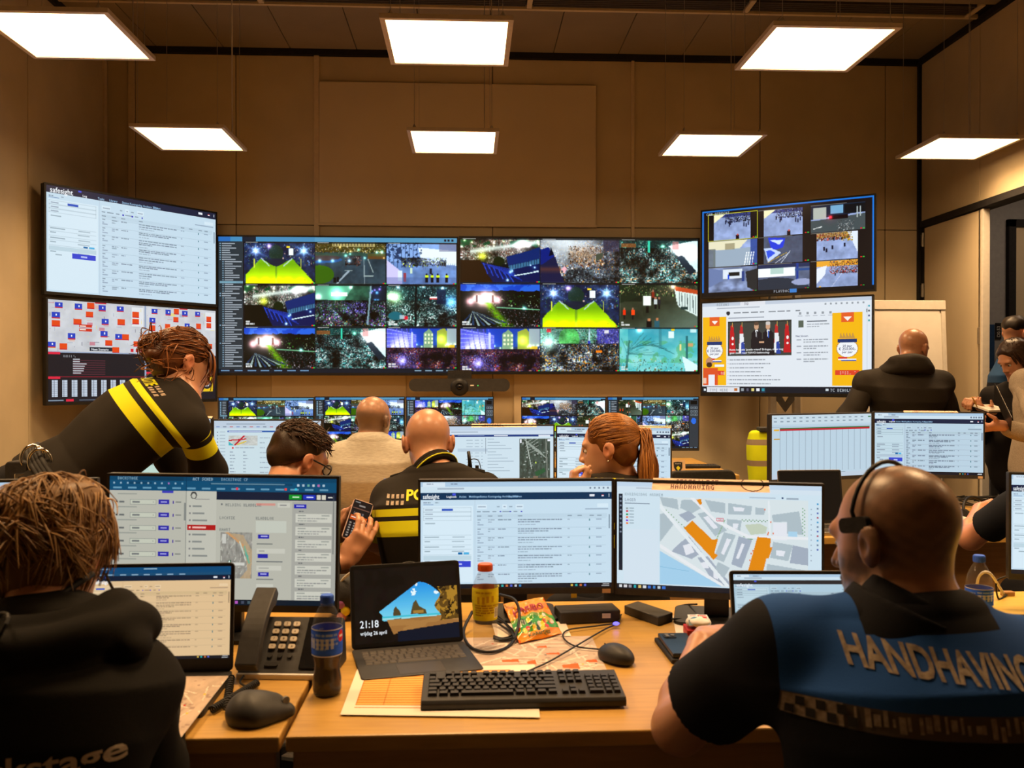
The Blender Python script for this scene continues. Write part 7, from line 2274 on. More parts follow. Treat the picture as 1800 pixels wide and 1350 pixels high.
def man_glasses():
 hc = P(524,806,3.26)
 nk = P(496,866,3.16)
 sL, sR = P(470,900,3.36), P(505,905,3.02)
 pel = V(nk[0] - 0.06,3.18,0.55)
 root = root_person(pel[0], pel[1], 'man with short dark hair and black glasses bent over a phone')
 ro = np.array(root.location)
 h = Head(hc, -46,-24,4,1.03)
 right = V(0.25,-0.95,0)
 tp, (u, r, fw, L) = torso(pel, nk, right, scaled(TORSO_M, 1.0,1.0,0.02))
 wR = P(607,985,3.04); eR = P(520,1010,2.98)
 wL = P(596,940,3.22); eL = P(520,985,3.34)
 skin = h.prims(nk) + [core(tp)] + arm(sL, eL, wL) + arm(sR, eR, wR)
 # near hand taps the phone, far hand holds it
 skin += hand(wR + unit(wR - eR) * 0.01, V(0.52,0.12,0.85), V(-0.35,0.9,0.2),1,(30,38,26,20), thumb=(0.75,-0.15,0.5), sc=1.05, spread=0.1)
 skin += hand(wL + unit(wL - eL) * 0.01, V(0.35,-0.1,0.95), V(0.85,-0.45,-0.1),-1,(48,50,50,52), thumb=(0.95,0.25,0.25), sc=1.0)
 b, _ = solid('body', skin, 0.0048, 'skin', root, col=tone(SKIN, *face_layers(h, 0.8)))
 h.eyes(root, b)
 tors = [tp, cap(nk - u * 0.03, sL, 0.055,0.06,0.07), cap(nk - u * 0.03, sR, 0.055,0.06,0.07), cap(sL, eL, 0.062,0.056,0.04), cap(sR, eR, 0.062,0.056,0.04), cap(eR, eR + (wR - eR) * 0.55,0.055,0.046,0.03), cap(eL, eL + (wL - eL) * 0.55,0.055,0.046,0.03)]
 solid('jumper', tors, 0.009, cloth('black_jumper', (0.014,0.012,0.011), bscale=500), root, inflate=0.012, disp=waves(20,0.005,61))
 hm = hair_mat('dark_brown_hair', (0.085,0.036,0.014),(0.022,0.011,0.006),0.4)
 e = lambda c, rr, kk=0.02: ell(h.w(*c), np.array(rr) * h.s, h.R, kk)
 hs = [e((0,-0.012,0.046),(0.082,0.103,0.084)), e((0,-0.05,0.0),(0.076,0.062,0.07)), half(h.w(0,0.070,0.03), h.R @ V(0,1,-0.2),0.015), half(h.w(0,-0.02,-0.012), h.R @ V(0,0.9,-1),0.02)]
 solid('hair', hs, 0.005, hm, root, disp=waves(100,0.0028,63))
 q = np.random.default_rng(29)
 lines = []
 for _ in range(900):
  th, ph = q.uniform(-PI, PI), math.acos(q.uniform(0.15,1.0))
  d = V(math.sin(ph) * math.sin(th),-math.sin(ph) * math.cos(th), math.cos(ph))
  a = V(0,-0.012,0.046) + d * V(0.082,0.103,0.085)
  if a[1] > 0.07:
   continue
  o_ = unit(V(0.35,0.75,0.1) + q.normal(size=3) * 0.3); o_ = unit(o_ - d * (o_ @ d) * 0.8)
  lines.append([h.w(*p) for p in (a - d * 0.004, a + o_ * 0.014 + d * 0.004, a + o_ * 0.03 + d * 0.003)])
 locks('hair_locks', lines, hm, root, 0.0018,0.0006,4)
 knees = [pel + V(0.34,0.14,0.0), pel + V(0.36,-0.12,0.0)]
 ank = [k * V(1,1,0) + V(0.02,0,0.09) for k in knees]
 solid('trousers', pants(pel, r, fw * V(1,1,0), knees, ank),0.012, 'trousers', root, inflate=0.008)
 shoes(root, ank, (1,0,0))
 office_chair(pel[0] - 0.02, pel[1], -75, 'black office chair under the man with glasses', back=False)
 g = empty('glasses', h.c, 0, 'black framed glasses on the man looking at a phone', 'glasses')
 Lg = lambda *a: tuple(h.w(*a) - h.c)
 for sx in (-1,1):
  MB().tube([Lg(sx * 0.033 + 0.024 * math.cos(a),0.112 - 0.004 * abs(math.cos(a)),0.0 + 0.019 * math.sin(a)) for a in [2 * PI * i / 20 for i in range(20)]], 0.0026,6, closed=True).build('rim', 'black', g, smooth=True)
  MB().tube([Lg(sx * 0.058,0.106,0.004), Lg(sx * 0.080,0.06,0.006), Lg(sx * 0.086,-0.005,0.008), Lg(sx * 0.085,-0.03,-0.012)], 0.0030,6).build('temple', 'black', g, smooth=True)
  lens = MB(); lens.add([Lg(sx * 0.033 + 0.023 * math.cos(a),0.112,0.018 * math.sin(a)) for a in [2 * PI * i / 16 for i in range(16)]], [tuple(range(16))])
  lens.build('lens', mat('glasses_lens', (0.5,0.6,0.66),0.05, spec=0.8, var=0.01, alpha=0.45), g)
 MB().tube([Lg(-0.011,0.113,0.004), Lg(0,0.116,0.007), Lg(0.011,0.113,0.004)], 0.0026,6).build('bridge', 'black', g)
 # phone in the hands
 c = P(629,915,3.10)
 ph = empty('smartphone', c, math.radians(8), 'smartphone with dark screen and orange bar held in both hands', 'phone', None, rx=math.radians(-28), ry=math.radians(20))
 MB().rbox((-0.036,0.0,-0.074),(0.036,0.009,0.074),0.010,4, axis=1).build('case', mat('rose_case', (0.55,0.38,0.33),0.35, var=0.05), ph, bevel=0.001)
 ra = Ras(36,76,(16,14,16)); ra.rect(3,3,10,2,(200,200,200),.6); ra.rect(12,8,12,3,(190,180,170),.7); ra.rect(2,15,32,2,(150,100,80),.7); ra.rect(2,30,32,9,(200,80,24)); ra.rect(4,33,14,2,(250,220,200)); ra.text(6,23, '21.18', (200,200,200),.5)
 for k in range(24):
  ra.rect(4 + (k % 4) * 8,44 + (k // 4) * 5,4,3,(170,160,150),.8)
 me = ras_mesh('screen', ra, 0.066,0.142); me.materials.append(M['screen'])
 link('screen', me, ph).location = (0,-0.0008,0)
man_glasses()
def man_grey():
 hc = P(657,738,4.98)
 nk = P(648,776,4.94)
 sL, sR = P(600,806,4.96), P(706,806,4.96)
 pel = V(nk[0], 4.98,0.55)
 root = root_person(pel[0], pel[1], 'balding man in a light grey sweater facing the back wall')
 h = Head(hc, -28,-8,0,1.06)
 tp, (u, r, fw, L) = torso(pel, nk, sR - sL, scaled(TORSO_M, 1.04,1.05,0.02))
 eL, eR = sL + V(-0.08,0.12,-0.22), sR + V(0.08,0.12,-0.22)
 wL, wR = eL + V(0.12,0.24,0.02), eR + V(-0.12,0.24,0.02)
 b, _ = solid('body', h.prims(nk, 0.004) + [core(tp)] + arm(sL, eL, wL) + arm(sR, eR, wR) + hand(wL, V(0.3,1,0), V(0,0,-1),-1) + hand(wR, V(-0.3,1,0), V(0,0,-1),1),0.008, 'skin', root,
    col=tone((0.60,0.28,0.16), *face_layers(h, 0.8,((0.26,0.15,0.095),0.0),((0.50,0.42,0.34),0.75)),
      (lambda p: 0.85 * sstep(0.05,0.02, h.l(p)[:, 2]) * sstep(0.03,0.0, h.l(p)[:, 1]) * sstep(-0.085,-0.055, h.l(p)[:, 2]),(0.13,0.085,0.06))))
 h.eyes(root, b)
 tors = [tp, cap(nk - u * 0.03, sL, 0.058,0.062,0.07), cap(nk - u * 0.03, sR, 0.058,0.062,0.07), cap(sL, eL, 0.066,0.058,0.05), cap(sR, eR, 0.066,0.058,0.05), cap(eL, wL, 0.056,0.042,0.04), cap(eR, wR, 0.056,0.042,0.04)]
 gm = mat('grey_knit', (0.46,0.43,0.37),0.9, spec=0.1, color2=(0.36,0.335,0.285), scale=34, stretch=(1,1,7), bump=0.3, bscale=160)
 solid('sweater', tors, 0.008, gm, root, inflate=0.014, disp=waves(18,0.006,71, stretch=(1,1,0.5)))
 ro = np.array(root.location)
 MB().tube([tuple(nk + V(math.cos(a) * 0.078, math.sin(a) * 0.076,0.018) - ro) for a in [2 * PI * i / 24 for i in range(24)]], 0.010,8, closed=True).build('neckband', gm, root, smooth=True)
 knees = [pel + V(-0.13,0.38,0.0), pel + V(0.13,0.38,0.0)]
 ank = [q * V(1,1,0) + V(0,0.02,0.09) for q in knees]
 solid('trousers', pants(pel, r, V(0,1,0), knees, ank),0.014, 'trousers', root, inflate=0.008)
 shoes(root, ank, (0,1,0))
 office_chair(pel[0], pel[1] - 0.02,0, 'black office chair under the man in the grey sweater', back=False)
man_grey()
def woman_ponytail():
 hc = P(1070,788,3.36)
 nk = P(1098,851,3.36)
 sL, sR = P(1038,868,3.24), P(1120,868,3.54)
 pel = V(nk[0] + 0.05,3.38,0.55)
 root = root_person(pel[0], pel[1], 'woman with auburn ponytail in police shirt resting chin on hand')
 ro = np.array(root.location)
 h = Head(hc, 72,-8,2,1.0)
 right = V(0.35,0.9,0)
 tp, (u, r, fw, L) = torso(pel, nk, right, scaled(TORSO_F, 1.08,1.08,0.03))
 chin = h.w(0.0,0.085,-0.100)
 wL = P(1006,870,3.20); eL = P(985,935,3.42); eL[2] = 0.80
 wR = V(eL[0] - 0.05,3.75,0.80); eR = sR + V(-0.10,0.15,-0.2)
 skin = h.prims(nk, -0.003, False) + [core(tp)] + arm(sL, eL, wL, 0.88) + arm(sR, eR, wR, 0.88)
 skin += hand(wL, unit(V(0.10,0.15,1.0)), V(0.95,0.1,0.1),-1,(62,58,55,52), thumb=(0.9,0.1,0.55), sc=0.92) + hand(wR, V(-0.6,0.7,0), V(0,0,-1),1, sc=0.9)
 b, _ = solid('body', skin, 0.005, 'skin', root, col=tone((0.64,0.34,0.21), *face_layers(h, 0.6)))
 h.eyes(root, b)
 tors = [tp, cap(nk - u * 0.03, sL, 0.052,0.056,0.06), cap(nk - u * 0.03, sR, 0.052,0.056,0.06)]
 s, f = police_shirt(root, tors, u, pel, L, (0.74,0.79),(0.60,0.70), 'police_shirt_ponytail', disp=waves(20,0.005,81))
 police_sleeve(root, sL, eL, 0.8,((0.3,0.42),(0.5,0.72)), 'police_sleeve_ponytail', (0.062,0.058), waves(26,0.004,5))
 police_sleeve(root, sR, eR, 0.8,((0.3,0.42),(0.5,0.72)), 'police_sleeve_ponytail', (0.062,0.058), waves(26,0.004,5))
 wrapped_text('lettering', 'POLITIE', P(1030,850,3.15), unit(V(1,0.15,0.03)), V(0,0.1,1),0.028,0.15, f, V(0.1,1,-0.3), 'yellow_print', root, s, bold=0.03)
 hm = hair_mat('copper_hair', (0.52,0.22,0.055),(0.15,0.05,0.013),0.34)
 tie = V(0.012,-0.115,0.040)
 e = lambda c, rr, kk=0.02: ell(h.w(*c), np.array(rr), h.R, kk)
 hs = [e((0,-0.018,0.040),(0.083,0.103,0.088)), e((0,-0.05,-0.015),(0.072,0.06,0.07)), half(h.w(0,0.068,0.055), h.R @ V(0,1,-0.15),0.02), half(h.w(0,0.01,-0.03), h.R @ V(0,0.8,-1),0.02)]
 solid('hair', hs, 0.0055, hm, root, disp=waves(90,0.002,85))
 q = np.random.default_rng(31)
 lines = []
 c0 = V(0,-0.018,0.038); rad = V(0.085,0.105,0.091)
 for _ in range(1000):
  th, ph = q.uniform(-PI, PI), math.acos(q.uniform(-0.55,1.0))
  d = V(math.sin(ph) * math.sin(th),-math.sin(ph) * math.cos(th), math.cos(ph))
  if d[1] > 0.78 or (d[1] > 0.25 and d[2] < 0.1) or (d[1] > -0.15 and d[2] < -0.25):
   continue
  a = c0 + d * rad
  pts = [a]
  for t in (0.25,0.5,0.75):
   m_ = a * (1 - t) + tie * t - c0
   if np.linalg.norm(m_ / rad) < 0.4:
    m_ = m_ + V(0.02 * q.normal(),0,0.06)
   pts.append(c0 + m_ / np.linalg.norm(m_ / rad) * (1.012 + 0.012 * q.random()))
  pts.append(tie + q.normal(size=3) * 0.006)
  lines.append([h.w(*p) for p in pts])
 locks('hair_locks', lines, hm, root, 0.0019,0.0008,4)
 tw = h.w(*tie)
 tail_end = P(1146,885,3.28)
 lines = []
 for _ in range(420):
  o_ = np.clip(q.normal(size=3),-1.6,1.6) * V(0.010,0.010,0.006)
  o2 = np.clip(q.normal(size=3),-1.6,1.6) * V(0.017,0.020,0.010)
  o3 = np.clip(q.normal(size=3),-1.6,1.6) * V(0.016,0.018,0.03)
  lines.append([tw + o_ * 0.6, tw + V(0.026,-0.01,0.004) + o_ * 1.2, tw + (tail_end - tw) * 0.42 + V(0.012,-0.01,0.012) + o2, tw + (tail_end - tw) * 0.75 + o2, tail_end + o3])
 locks('ponytail', lines, hm, root, 0.0030,0.0008,4)
 Tt = [tuple(tw + V(math.sin(a) * 0.004, math.cos(a) * 0.017, math.sin(a) * 0.017) - ro) for a in [2 * PI * i / 16 for i in range(16)]]
 MB().tube(Tt, 0.007,8, closed=True).build('hair_tie', 'black_soft', root, smooth=True)
 MB().sphere(h.w(-0.088,-0.006,-0.045) - ro, 0.004,8,6).build('earring', 'chrome', root, smooth=True)
 knees = [pel + V(-0.28,0.05,0.0), pel + V(-0.20,0.26,0.0)]
 ank = [k_ * V(1,1,0) + V(0.02,0.02,0.09) for k_ in knees]
 solid('trousers', pants(pel, r, fw * V(1,1,0), knees, ank, 0.95),0.013, 'trousers', root, inflate=0.008)
 shoes(root, ank, (-0.6,0.8,0))
 office_chair(pel[0] + 0.02, pel[1], 50, 'black office chair under the woman with the ponytail', back=False)
woman_ponytail()
def man_jacket():
 hc = P(1606,612,5.85)
 nk = P(1592,652,5.76)
 sL, sR = P(1524,676,5.78), P(1652,676,5.78)
 pel = V(nk[0] - 0.01,5.82,0.98)
 root = root_person(pel[0], pel[1], 'standing bald man in a black hooded jacket before the flip chart')
 ro = np.array(root.location)
 h = Head(hc, -58,-14,0,1.06)
 tp, (u, r, fw, L) = torso(pel, nk, sR - sL, scaled(TORSO_M, 1.12,1.15,0.02))
 eL, eR = P(1488,742,5.74), P(1668,745,5.80)
 wL, wR = eL + V(0.06,0.14,-0.20), eR + V(-0.04,0.18,-0.16)
 b, _ = solid('body', h.prims(nk, 0.004) + [core(tp)] + arm(sL, eL, wL) + arm(sR, eR, wR) + hand(wL, V(0.2,0.4,-1), V(0.8,0.3,0.3),-1) + hand(wR, V(-0.1,0.5,-1), V(-0.8,0.3,0.2),1),0.009, 'skin', root,
    col=tone((0.52,0.25,0.14), *face_layers(h, 0.7,((0.26,0.135,0.075),0.5))))
 h.eyes(root, b)
 jm = cloth('black_jacket', (0.020,0.016,0.012), bscale=120, bump=0.4, rough=0.7)
 tors = [tp, cap(pel - u * 0.12, pel + u * 0.1,0.185,0.19,0.08), cap(nk - u * 0.03, sL, 0.062,0.068,0.07), cap(nk - u * 0.03, sR, 0.062,0.068,0.07)]
 solid('jacket', tors, 0.010, jm, root, inflate=0.022, disp=waves(24,0.008,91))
 for S, E, W_ in ((sL, eL, wL),(sR, eR, wR)):
  solid('sleeve', [cap(S, E, 0.078,0.068,0.05), cap(E, W_, 0.066,0.05,0.04)], 0.010, jm, root, disp=waves(34,0.008,93))
 hp = []
 for wdt, dz_, rr in ((0.125,0.0,0.042),(0.11,0.035,0.034)):
  pts = [nk + V(math.cos(a) * wdt, math.sin(a) * wdt * 0.85 - 0.01, dz_ - 0.03 * math.sin(a)) for a in [math.radians(x) for x in range(-200,30,23)]]
  for a, bb in zip(pts[:-1], pts[1:]):
   hp.append(cap(a, bb, rr, rr, 0.03))
 solid('hood', hp, 0.009, jm, root, disp=waves(40,0.006,95))
 knees = [V(pel[0] - 0.1, pel[1] + 0.03,0.52), V(pel[0] + 0.1, pel[1] + 0.03,0.52)]
 ank = [V(pel[0] - 0.11, pel[1], 0.09), V(pel[0] + 0.11, pel[1], 0.09)]
 solid('trousers', pants(pel, r, V(0,1,0), knees, ank, 1.05),0.014, 'trousers', root, inflate=0.006)
 shoes(root, ank, (0,1,0))
man_jacket()
def standing(name, label, hc, yaw, pitch, Y, top_mat, body_w, prof, arms, hands_, hair, hsc=1.0, skin=SKIN, hvox=0.008, hp=(), sleeve='long', fat=0.0, extra_top=(), inflate=0.014, pelz=0.95, male=True):
 """upright person seen beside the doorway"""
 nk = hc + V(0,0,-0.20) - rotm(yaw)[:, 1] * 0.035
 pel = V(nk[0], nk[1], pelz)
 R = rotm(body_w)
 r, fw = R[:, 0], R[:, 1]
 root = root_person(pel[0], pel[1], label)
 ro = np.array(root.location)
 h = Head(hc, yaw, pitch, 0, hsc)
 tp, fr = torso(pel, nk, r, prof)
 sL, sR = nk - r * 0.185 - V(0,0,0.055), nk + r * 0.185 - V(0,0,0.055)
 (eL, wL),(eR, wR) = arms(sL, sR, r, fw)
 sk = h.prims(nk, fat, male) + [core(tp)] + arm(sL, eL, wL, 0.95) + arm(sR, eR, wR, 0.95) + hands_(wL, wR, eL, eR, r, fw)
 b, _ = solid('body', sk, hvox * 0.8, 'skin', root, col=tone(skin, *face_layers(h, 0.6)))
 h.eyes(root, b)
 tors = [tp, cap(pel - V(0,0,0.08), pel + V(0,0,0.1),0.16,0.16,0.06), cap(nk - V(0,0,0.03), sL, 0.05,0.056,0.06), cap(nk - V(0,0,0.03), sR, 0.05,0.056,0.06)]
 solid('top', tors + list(extra_top),0.010, top_mat, root, inflate=inflate, disp=waves(22,0.005,5))
 for S, E, W_ in ((sL, eL, wL),(sR, eR, wR)):
  if sleeve == 'long':
   solid('sleeve', [cap(S, E, 0.062,0.054,0.04), cap(E, E + (W_ - E) * 0.85,0.054,0.042,0.04)], 0.010, top_mat, root, disp=waves(30,0.005,6))
  else:
   e2 = S + (E - S) * 0.75
   solid('sleeve', [cap(S, e2,0.064,0.064,0.04), half(e2, E - S, 0.006)], 0.010, top_mat, root, disp=waves(30,0.004,6))
 knees = [V(pel[0], pel[1], 0.5) - r * 0.1, V(pel[0], pel[1], 0.5) + r * 0.1]
 ank = [V(pel[0], pel[1], 0.09) - r * 0.11, V(pel[0], pel[1], 0.09) + r * 0.11]
 solid('trousers', pants(pel, r, fw, knees, ank, 0.95),0.014, 'trousers', root, inflate=0.006)
 shoes(root, ank, fw)
 hair(h, root)
 return root, h
def short_hair(c1, c2, seed):
 def f(h, root):
  e = lambda c, rr, kk=0.02: ell(h.w(*c), np.array(rr) * h.s, h.R, kk)
  solid('hair', [e((0,-0.014,0.044),(0.081,0.102,0.083)), half(h.w(0,0.068,0.05), h.R @ V(0,1,-0.25),0.015), half(h.w(0,-0.02,-0.02), h.R @ V(0,0.8,-1),0.02)], 0.007, hair_mat('short_hair' + str(seed), c1, c2), root, disp=waves(100,0.002, seed))
 return f
def bob_hair(h, root):
 e = lambda c, rr, kk=0.03: ell(h.w(*c), np.array(rr) * h.s, h.R, kk)
 hm = hair_mat('dark_bob_hair', (0.075,0.032,0.014),(0.022,0.010,0.006),0.35)
 solid('hair', [e((0,-0.02,0.042),(0.090,0.108,0.088)), e((0.0,-0.06,-0.03),(0.088,0.066,0.085)), e((-0.075,-0.01,-0.03),(0.022,0.045,0.07)), e((0.075,-0.01,-0.03),(0.022,0.045,0.07)),
    half(h.w(0,0.066,0.045), h.R @ V(0,1,-0.3),0.02), half(h.w(0,0.0,-0.10), V(0,0,-1),0.02)], 0.007, hm, root, disp=waves(80,0.003,103))
 q = np.random.default_rng(37)
 lines = []
 for _ in range(220):
  th, ph = q.uniform(-PI, PI), math.acos(q.uniform(0.0,1.0))
  d = V(math.sin(ph) * math.sin(th),-math.sin(ph) * math.cos(th), math.cos(ph))
  a = V(0,-0.02,0.042) + d * V(0.091,0.109,0.09)
  if a[1] > 0.062:
   continue
  lines.append([h.w(*p) for p in (a, a * V(1.06,1.04,1) + V(0,0,-0.03), a * V(1.04,1.02,1) + V(0,0,-0.065))])
 locks('hair_locks', lines, hm, root, 0.004,0.001,4)
def officer_door():
 hc = P(1786,585,6.35)
 m = cloth('navy_door_shirt', (0.010,0.012,0.020), [([((0,0,1),1.42,2.0)], (0.02,0.06,0.15))], bscale=300)
 arms = lambda sL, sR, r, fw: ((sL - r * 0.02 + fw * 0.06 - V(0,0,0.28), nk_c + fw * 0.22 + r * 0.10 - V(0,0,0.30)),(sR + r * 0.02 + fw * 0.06 - V(0,0,0.28), nk_c + fw * 0.24 - r * 0.10 - V(0,0,0.26)))
 nk_c = hc + V(0,0,-0.20)
 hands_ = lambda wL, wR, eL, eR, r, fw: hand(wL, r + fw * 0.2,-fw, -1,(15,18,20,22)) + hand(wR, -r + fw * 0.2,-fw, 1,(15,18,20,22))
 standing('officer', 'officer in navy shirt with folded arms in the doorway', hc, -72,-8,6.35, m, -112, scaled(TORSO_M, 1.05,1.05), arms, hands_, short_hair((0.03,0.018,0.012),(0.012,0.008,0.006),7), sleeve='short', pelz=0.97)
officer_door()
def woman_notes():
 hc = P(1782,630,5.75)
 nk = hc + V(0,0,-0.2)
 m = cloth('dark_top', (0.014,0.012,0.012), bscale=300)
 hd = P(1722,712,5.45)
 arms = lambda sL, sR, r, fw: ((sL + V(-0.02,-0.05,-0.26), hd + V(0.12,0.08,-0.03)),(sR + V(-0.06,-0.05,-0.26), hd + V(0.05,0.14,0.02)))
 hands_ = lambda wL, wR, eL, eR, r, fw: hand(wL, V(-1,-0.3,0.1), V(0,0.2,1),-1,(35,38,40,42), sc=0.92) + hand(wR, V(-0.8,-0.6,0.1), V(0,0.2,-1),1,(50,52,55,55), sc=0.92)
 standing('woman', 'woman with dark bob writing in a notebook beside the doorway', hc, 104,-34,5.75, m, 115, scaled(TORSO_F, 1.05,1.05), arms, hands_, bob_hair, pelz=0.92, male=False)
 c = P(1741,718,5.47)
 nb = empty('notebook', c, math.radians(20), 'small open notebook in the hands of the woman with dark bob', 'notebook', None, rx=math.radians(16))
 MB().box((-0.085,-0.06,-0.010),(0.085,0.06,-0.004)).build('cover', 'black_soft', nb, bevel=0.002)
 MB().box((-0.083,-0.058,-0.004),(0.083,0.058,0.008)).build('pages', 'paper', nb, bevel=0.001)
 p0, p1 = P(1708,696,5.40), P(1717,714,5.43)
 pc = empty('pencil', p1,0, 'yellow pencil held over the small notebook', 'pencil')
 MB().tube([(0,0,0), tuple((p0 - p1) * 0.9)], 0.004,6).build('shaft', mat('pencil_yellow', (0.7,0.42,0.05),0.5, var=0.05), pc)
 MB().tube([(0,0,0), tuple((p1 - p0) * 0.2)], 0.004,6,0.0008).build('tip', 'desk', pc)
woman_notes()
def person_blazer():
 hc = P(1836,592,5.02)
 m = mat('beige_blazer', (0.40,0.33,0.25),0.9, spec=0.1, color2=(0.30,0.245,0.185), scale=160, bump=0.4, bscale=500)
 hd = P(1752,748,4.62)
 arms = lambda sL, sR, r, fw: ((sL + V(0.05,0.02,-0.30), sL + V(-0.1,-0.1,-0.42)),(P(1835,772,4.72), hd + V(0.03,0.0,0.0)))
 hands_ = lambda wL, wR, eL, eR, r, fw: hand(wL, V(-0.5,0,-1), V(0,1,0),-1, sc=0.95) + hand(wR, V(-1,0.1,-0.15), V(0.2,0.5,0.85),-1,(55,58,60,60), sc=0.95)
 standing('person', 'person in a beige wool blazer cut by the right edge', hc, 95,-6,4.85, m, 100, scaled(TORSO_F, 1.18,1.2), arms, hands_, short_hair((0.06,0.03,0.015),(0.02,0.012,0.008),9), inflate=0.022, pelz=0.95, skin=(0.62,0.30,0.2))
 c = P(1762,716,4.6)
 pd = empty('clipboard', c, math.radians(60), 'white edged clipboard held by the person in the blazer', 'clipboard', None, rx=math.radians(-20), ry=math.radians(30))
 MB().box((-0.075,-0.004,-0.11),(0.075,0.0,0.11)).build('board', 'black', pd, bevel=0.001)
 MB().box((-0.07,-0.006,-0.105),(0.07,-0.004,0.095)).build('paper_sheet', 'paper', pd)
 MB().box((-0.03,-0.014,0.09),(0.03,-0.004,0.112)).build('clip', 'metal', pd, bevel=0.002)
person_blazer()
def person_right():
 """seated at the right end of the middle desks, forearms folded on the desk"""
 hc = P(1935,775,3.42)
 nk = P(1915,852,3.36)
 sL, sR = P(1822,868,3.42), P(2010,868,3.38)
 pel = V(nk[0] + 0.02,3.26,0.55)
 root = root_person(pel[0], pel[1], 'seated person in navy t-shirt, only folded forearms in the picture')
 h = Head(hc, 12,-5,0,1.0)
 tp, (u, r, fw, L) = torso(pel, nk, sR - sL, scaled(TORSO_M, 1.08,1.1,0.02))
 eL, wL = P(1706,946,3.72), P(1722,896,3.98)
 eR, wR = sR + V(0.02,0.22,-0.22), P(1800,893,3.96)
 wL[2] = max(wL[2], 0.82); wR[2] = max(wR[2], 0.82)
 sk = h.prims(nk) + [core(tp)] + arm(sL, eL, wL, 1.1) + arm(sR, eR, wR, 1.1) + hand(wL, V(0.95,0.15,0.25), V(0.1,0.4,-1),-1,(20,22,26,30), sc=1.05) + hand(wR, V(-0.95,0.1,0.2), V(0.0,-0.3,-1),1,(18,22,24,26), sc=1.05)
 b, _ = solid('body', sk, 0.006, 'skin', root, col=tone((0.60,0.27,0.16), *face_layers(h, 0.6)))
 h.eyes(root, b)
 m = cloth('navy_tshirt', (0.010,0.012,0.018), bscale=400)
 solid('t_shirt', [tp, cap(nk - u * 0.03, sL, 0.056,0.06,0.06), cap(nk - u * 0.03, sR, 0.056,0.06,0.06)], 0.009, m, root, inflate=0.012, disp=waves(20,0.005,7))
 for S, E in ((sL, eL),(sR, eR)):
  e2 = S + (E - S) * 0.72
  solid('sleeve', [cap(S, e2,0.072,0.074,0.04), half(e2, E - S, 0.006)], 0.008, m, root, disp=waves(30,0.004,6))
 short_hair((0.05,0.028,0.016),(0.02,0.012,0.008),12)(h, root)
 knees = [pel + V(-0.13,0.36,0.0), pel + V(0.13,0.36,0.0)]
 ank = [q * V(1,1,0) + V(0,0.02,0.09) for q in knees]
 solid('trousers', pants(pel, r, V(0,1,0), knees, ank, 1.05),0.014, 'trousers', root, inflate=0.008)
 shoes(root, ank, (0,1,0))
 office_chair(pel[0], pel[1] - 0.02,0, 'black office chair under the person in the navy t-shirt', back=False)
person_right()
# ------------------------------------------------------------------ things on the desks
def ras_grid(name, ras, fn, material, parent, closed=False):
 """picture laid on a curved surface fn(u, v) -> point, v running downwards"""
 H, W = ras.a.shape[:2]
 u, v = np.meshgrid(np.linspace(0,1, W + 1), np.linspace(0,1, H + 1))
 p = fn(u.ravel(), v.ravel())
 i = np.arange((W + 1) * H).reshape(H, W + 1)[:, :-1].ravel()
 q = np.stack([i + W + 1, i + W + 2, i + 1, i], 1)
 me = bpy.data.meshes.new(name)
 me.vertices.add(len(p)); me.vertices.foreach_set('co', p.astype('f').ravel())
 me.loops.add(len(q) * 4); me.loops.foreach_set('vertex_index', q.astype('i').ravel())
 me.polygons.add(len(q)); me.polygons.foreach_set('loop_start', np.arange(0,4 * len(q),4, dtype='i'))
 me.polygons.foreach_set('use_smooth', np.ones(len(q), bool))
 c = np.clip(ras.a, 0,1).reshape(-1,3)
 c = np.where(c <= 0.04045, c / 12.92,((c + 0.055) / 1.055) ** 2.4)
 at = me.attributes.new('Col', 'FLOAT_COLOR', 'FACE')
 at.data.foreach_set('color', np.concatenate([c, np.ones((len(c),1))], 1).astype('f').ravel())
 me.materials.append(M[material] if isinstance(material, str) else material)
 me.update(calc_edges=True)
 return link(name, me, parent)
def bil(c00, c10, c01, c11, bump=None):
 c00, c10, c01, c11 = [np.asarray(x, float) for x in (c00, c10, c01, c11)]
 n = unit(np.cross(c10 - c00, c01 - c00))
 if n[2] < 0:
  n = -n
 def f(u, v):
  p = c00 * ((1 - u) * (1 - v))[:, None] + c10 * (u * (1 - v))[:, None] + c01 * ((1 - u) * v)[:, None] + c11 * (u * v)[:, None]
  if bump is not None:
   p = p + n * bump(u, v)[:, None]
  return p
 return f
def sheet(name, ras, px4, label, cat, z=DZ + 0.002, bump=None, group=None):
 """printed sheet lying on a desk, corners given where they lie (far left, far right, near left, near right)"""
 cs = [G(a, b, z) for a, b in px4]
 o = sum(cs) / 4
 r = empty(name, (o[0], o[1], z - 0.0015),0, label, cat, group)
 cs = [c - np.array([o[0], o[1], z - 0.0015]) for c in cs]
 ras_grid('print', ras, bil(*cs, bump=bump), 'print', r)
 m = MB()
 lo = [c - V(0,0,0.0012) for c in cs]
 m.add([tuple(x) for x in (lo[0], lo[1], lo[3], lo[2])], [(0,1,2,3)])
 m.build('reverse_side', 'paper', r)
 return r
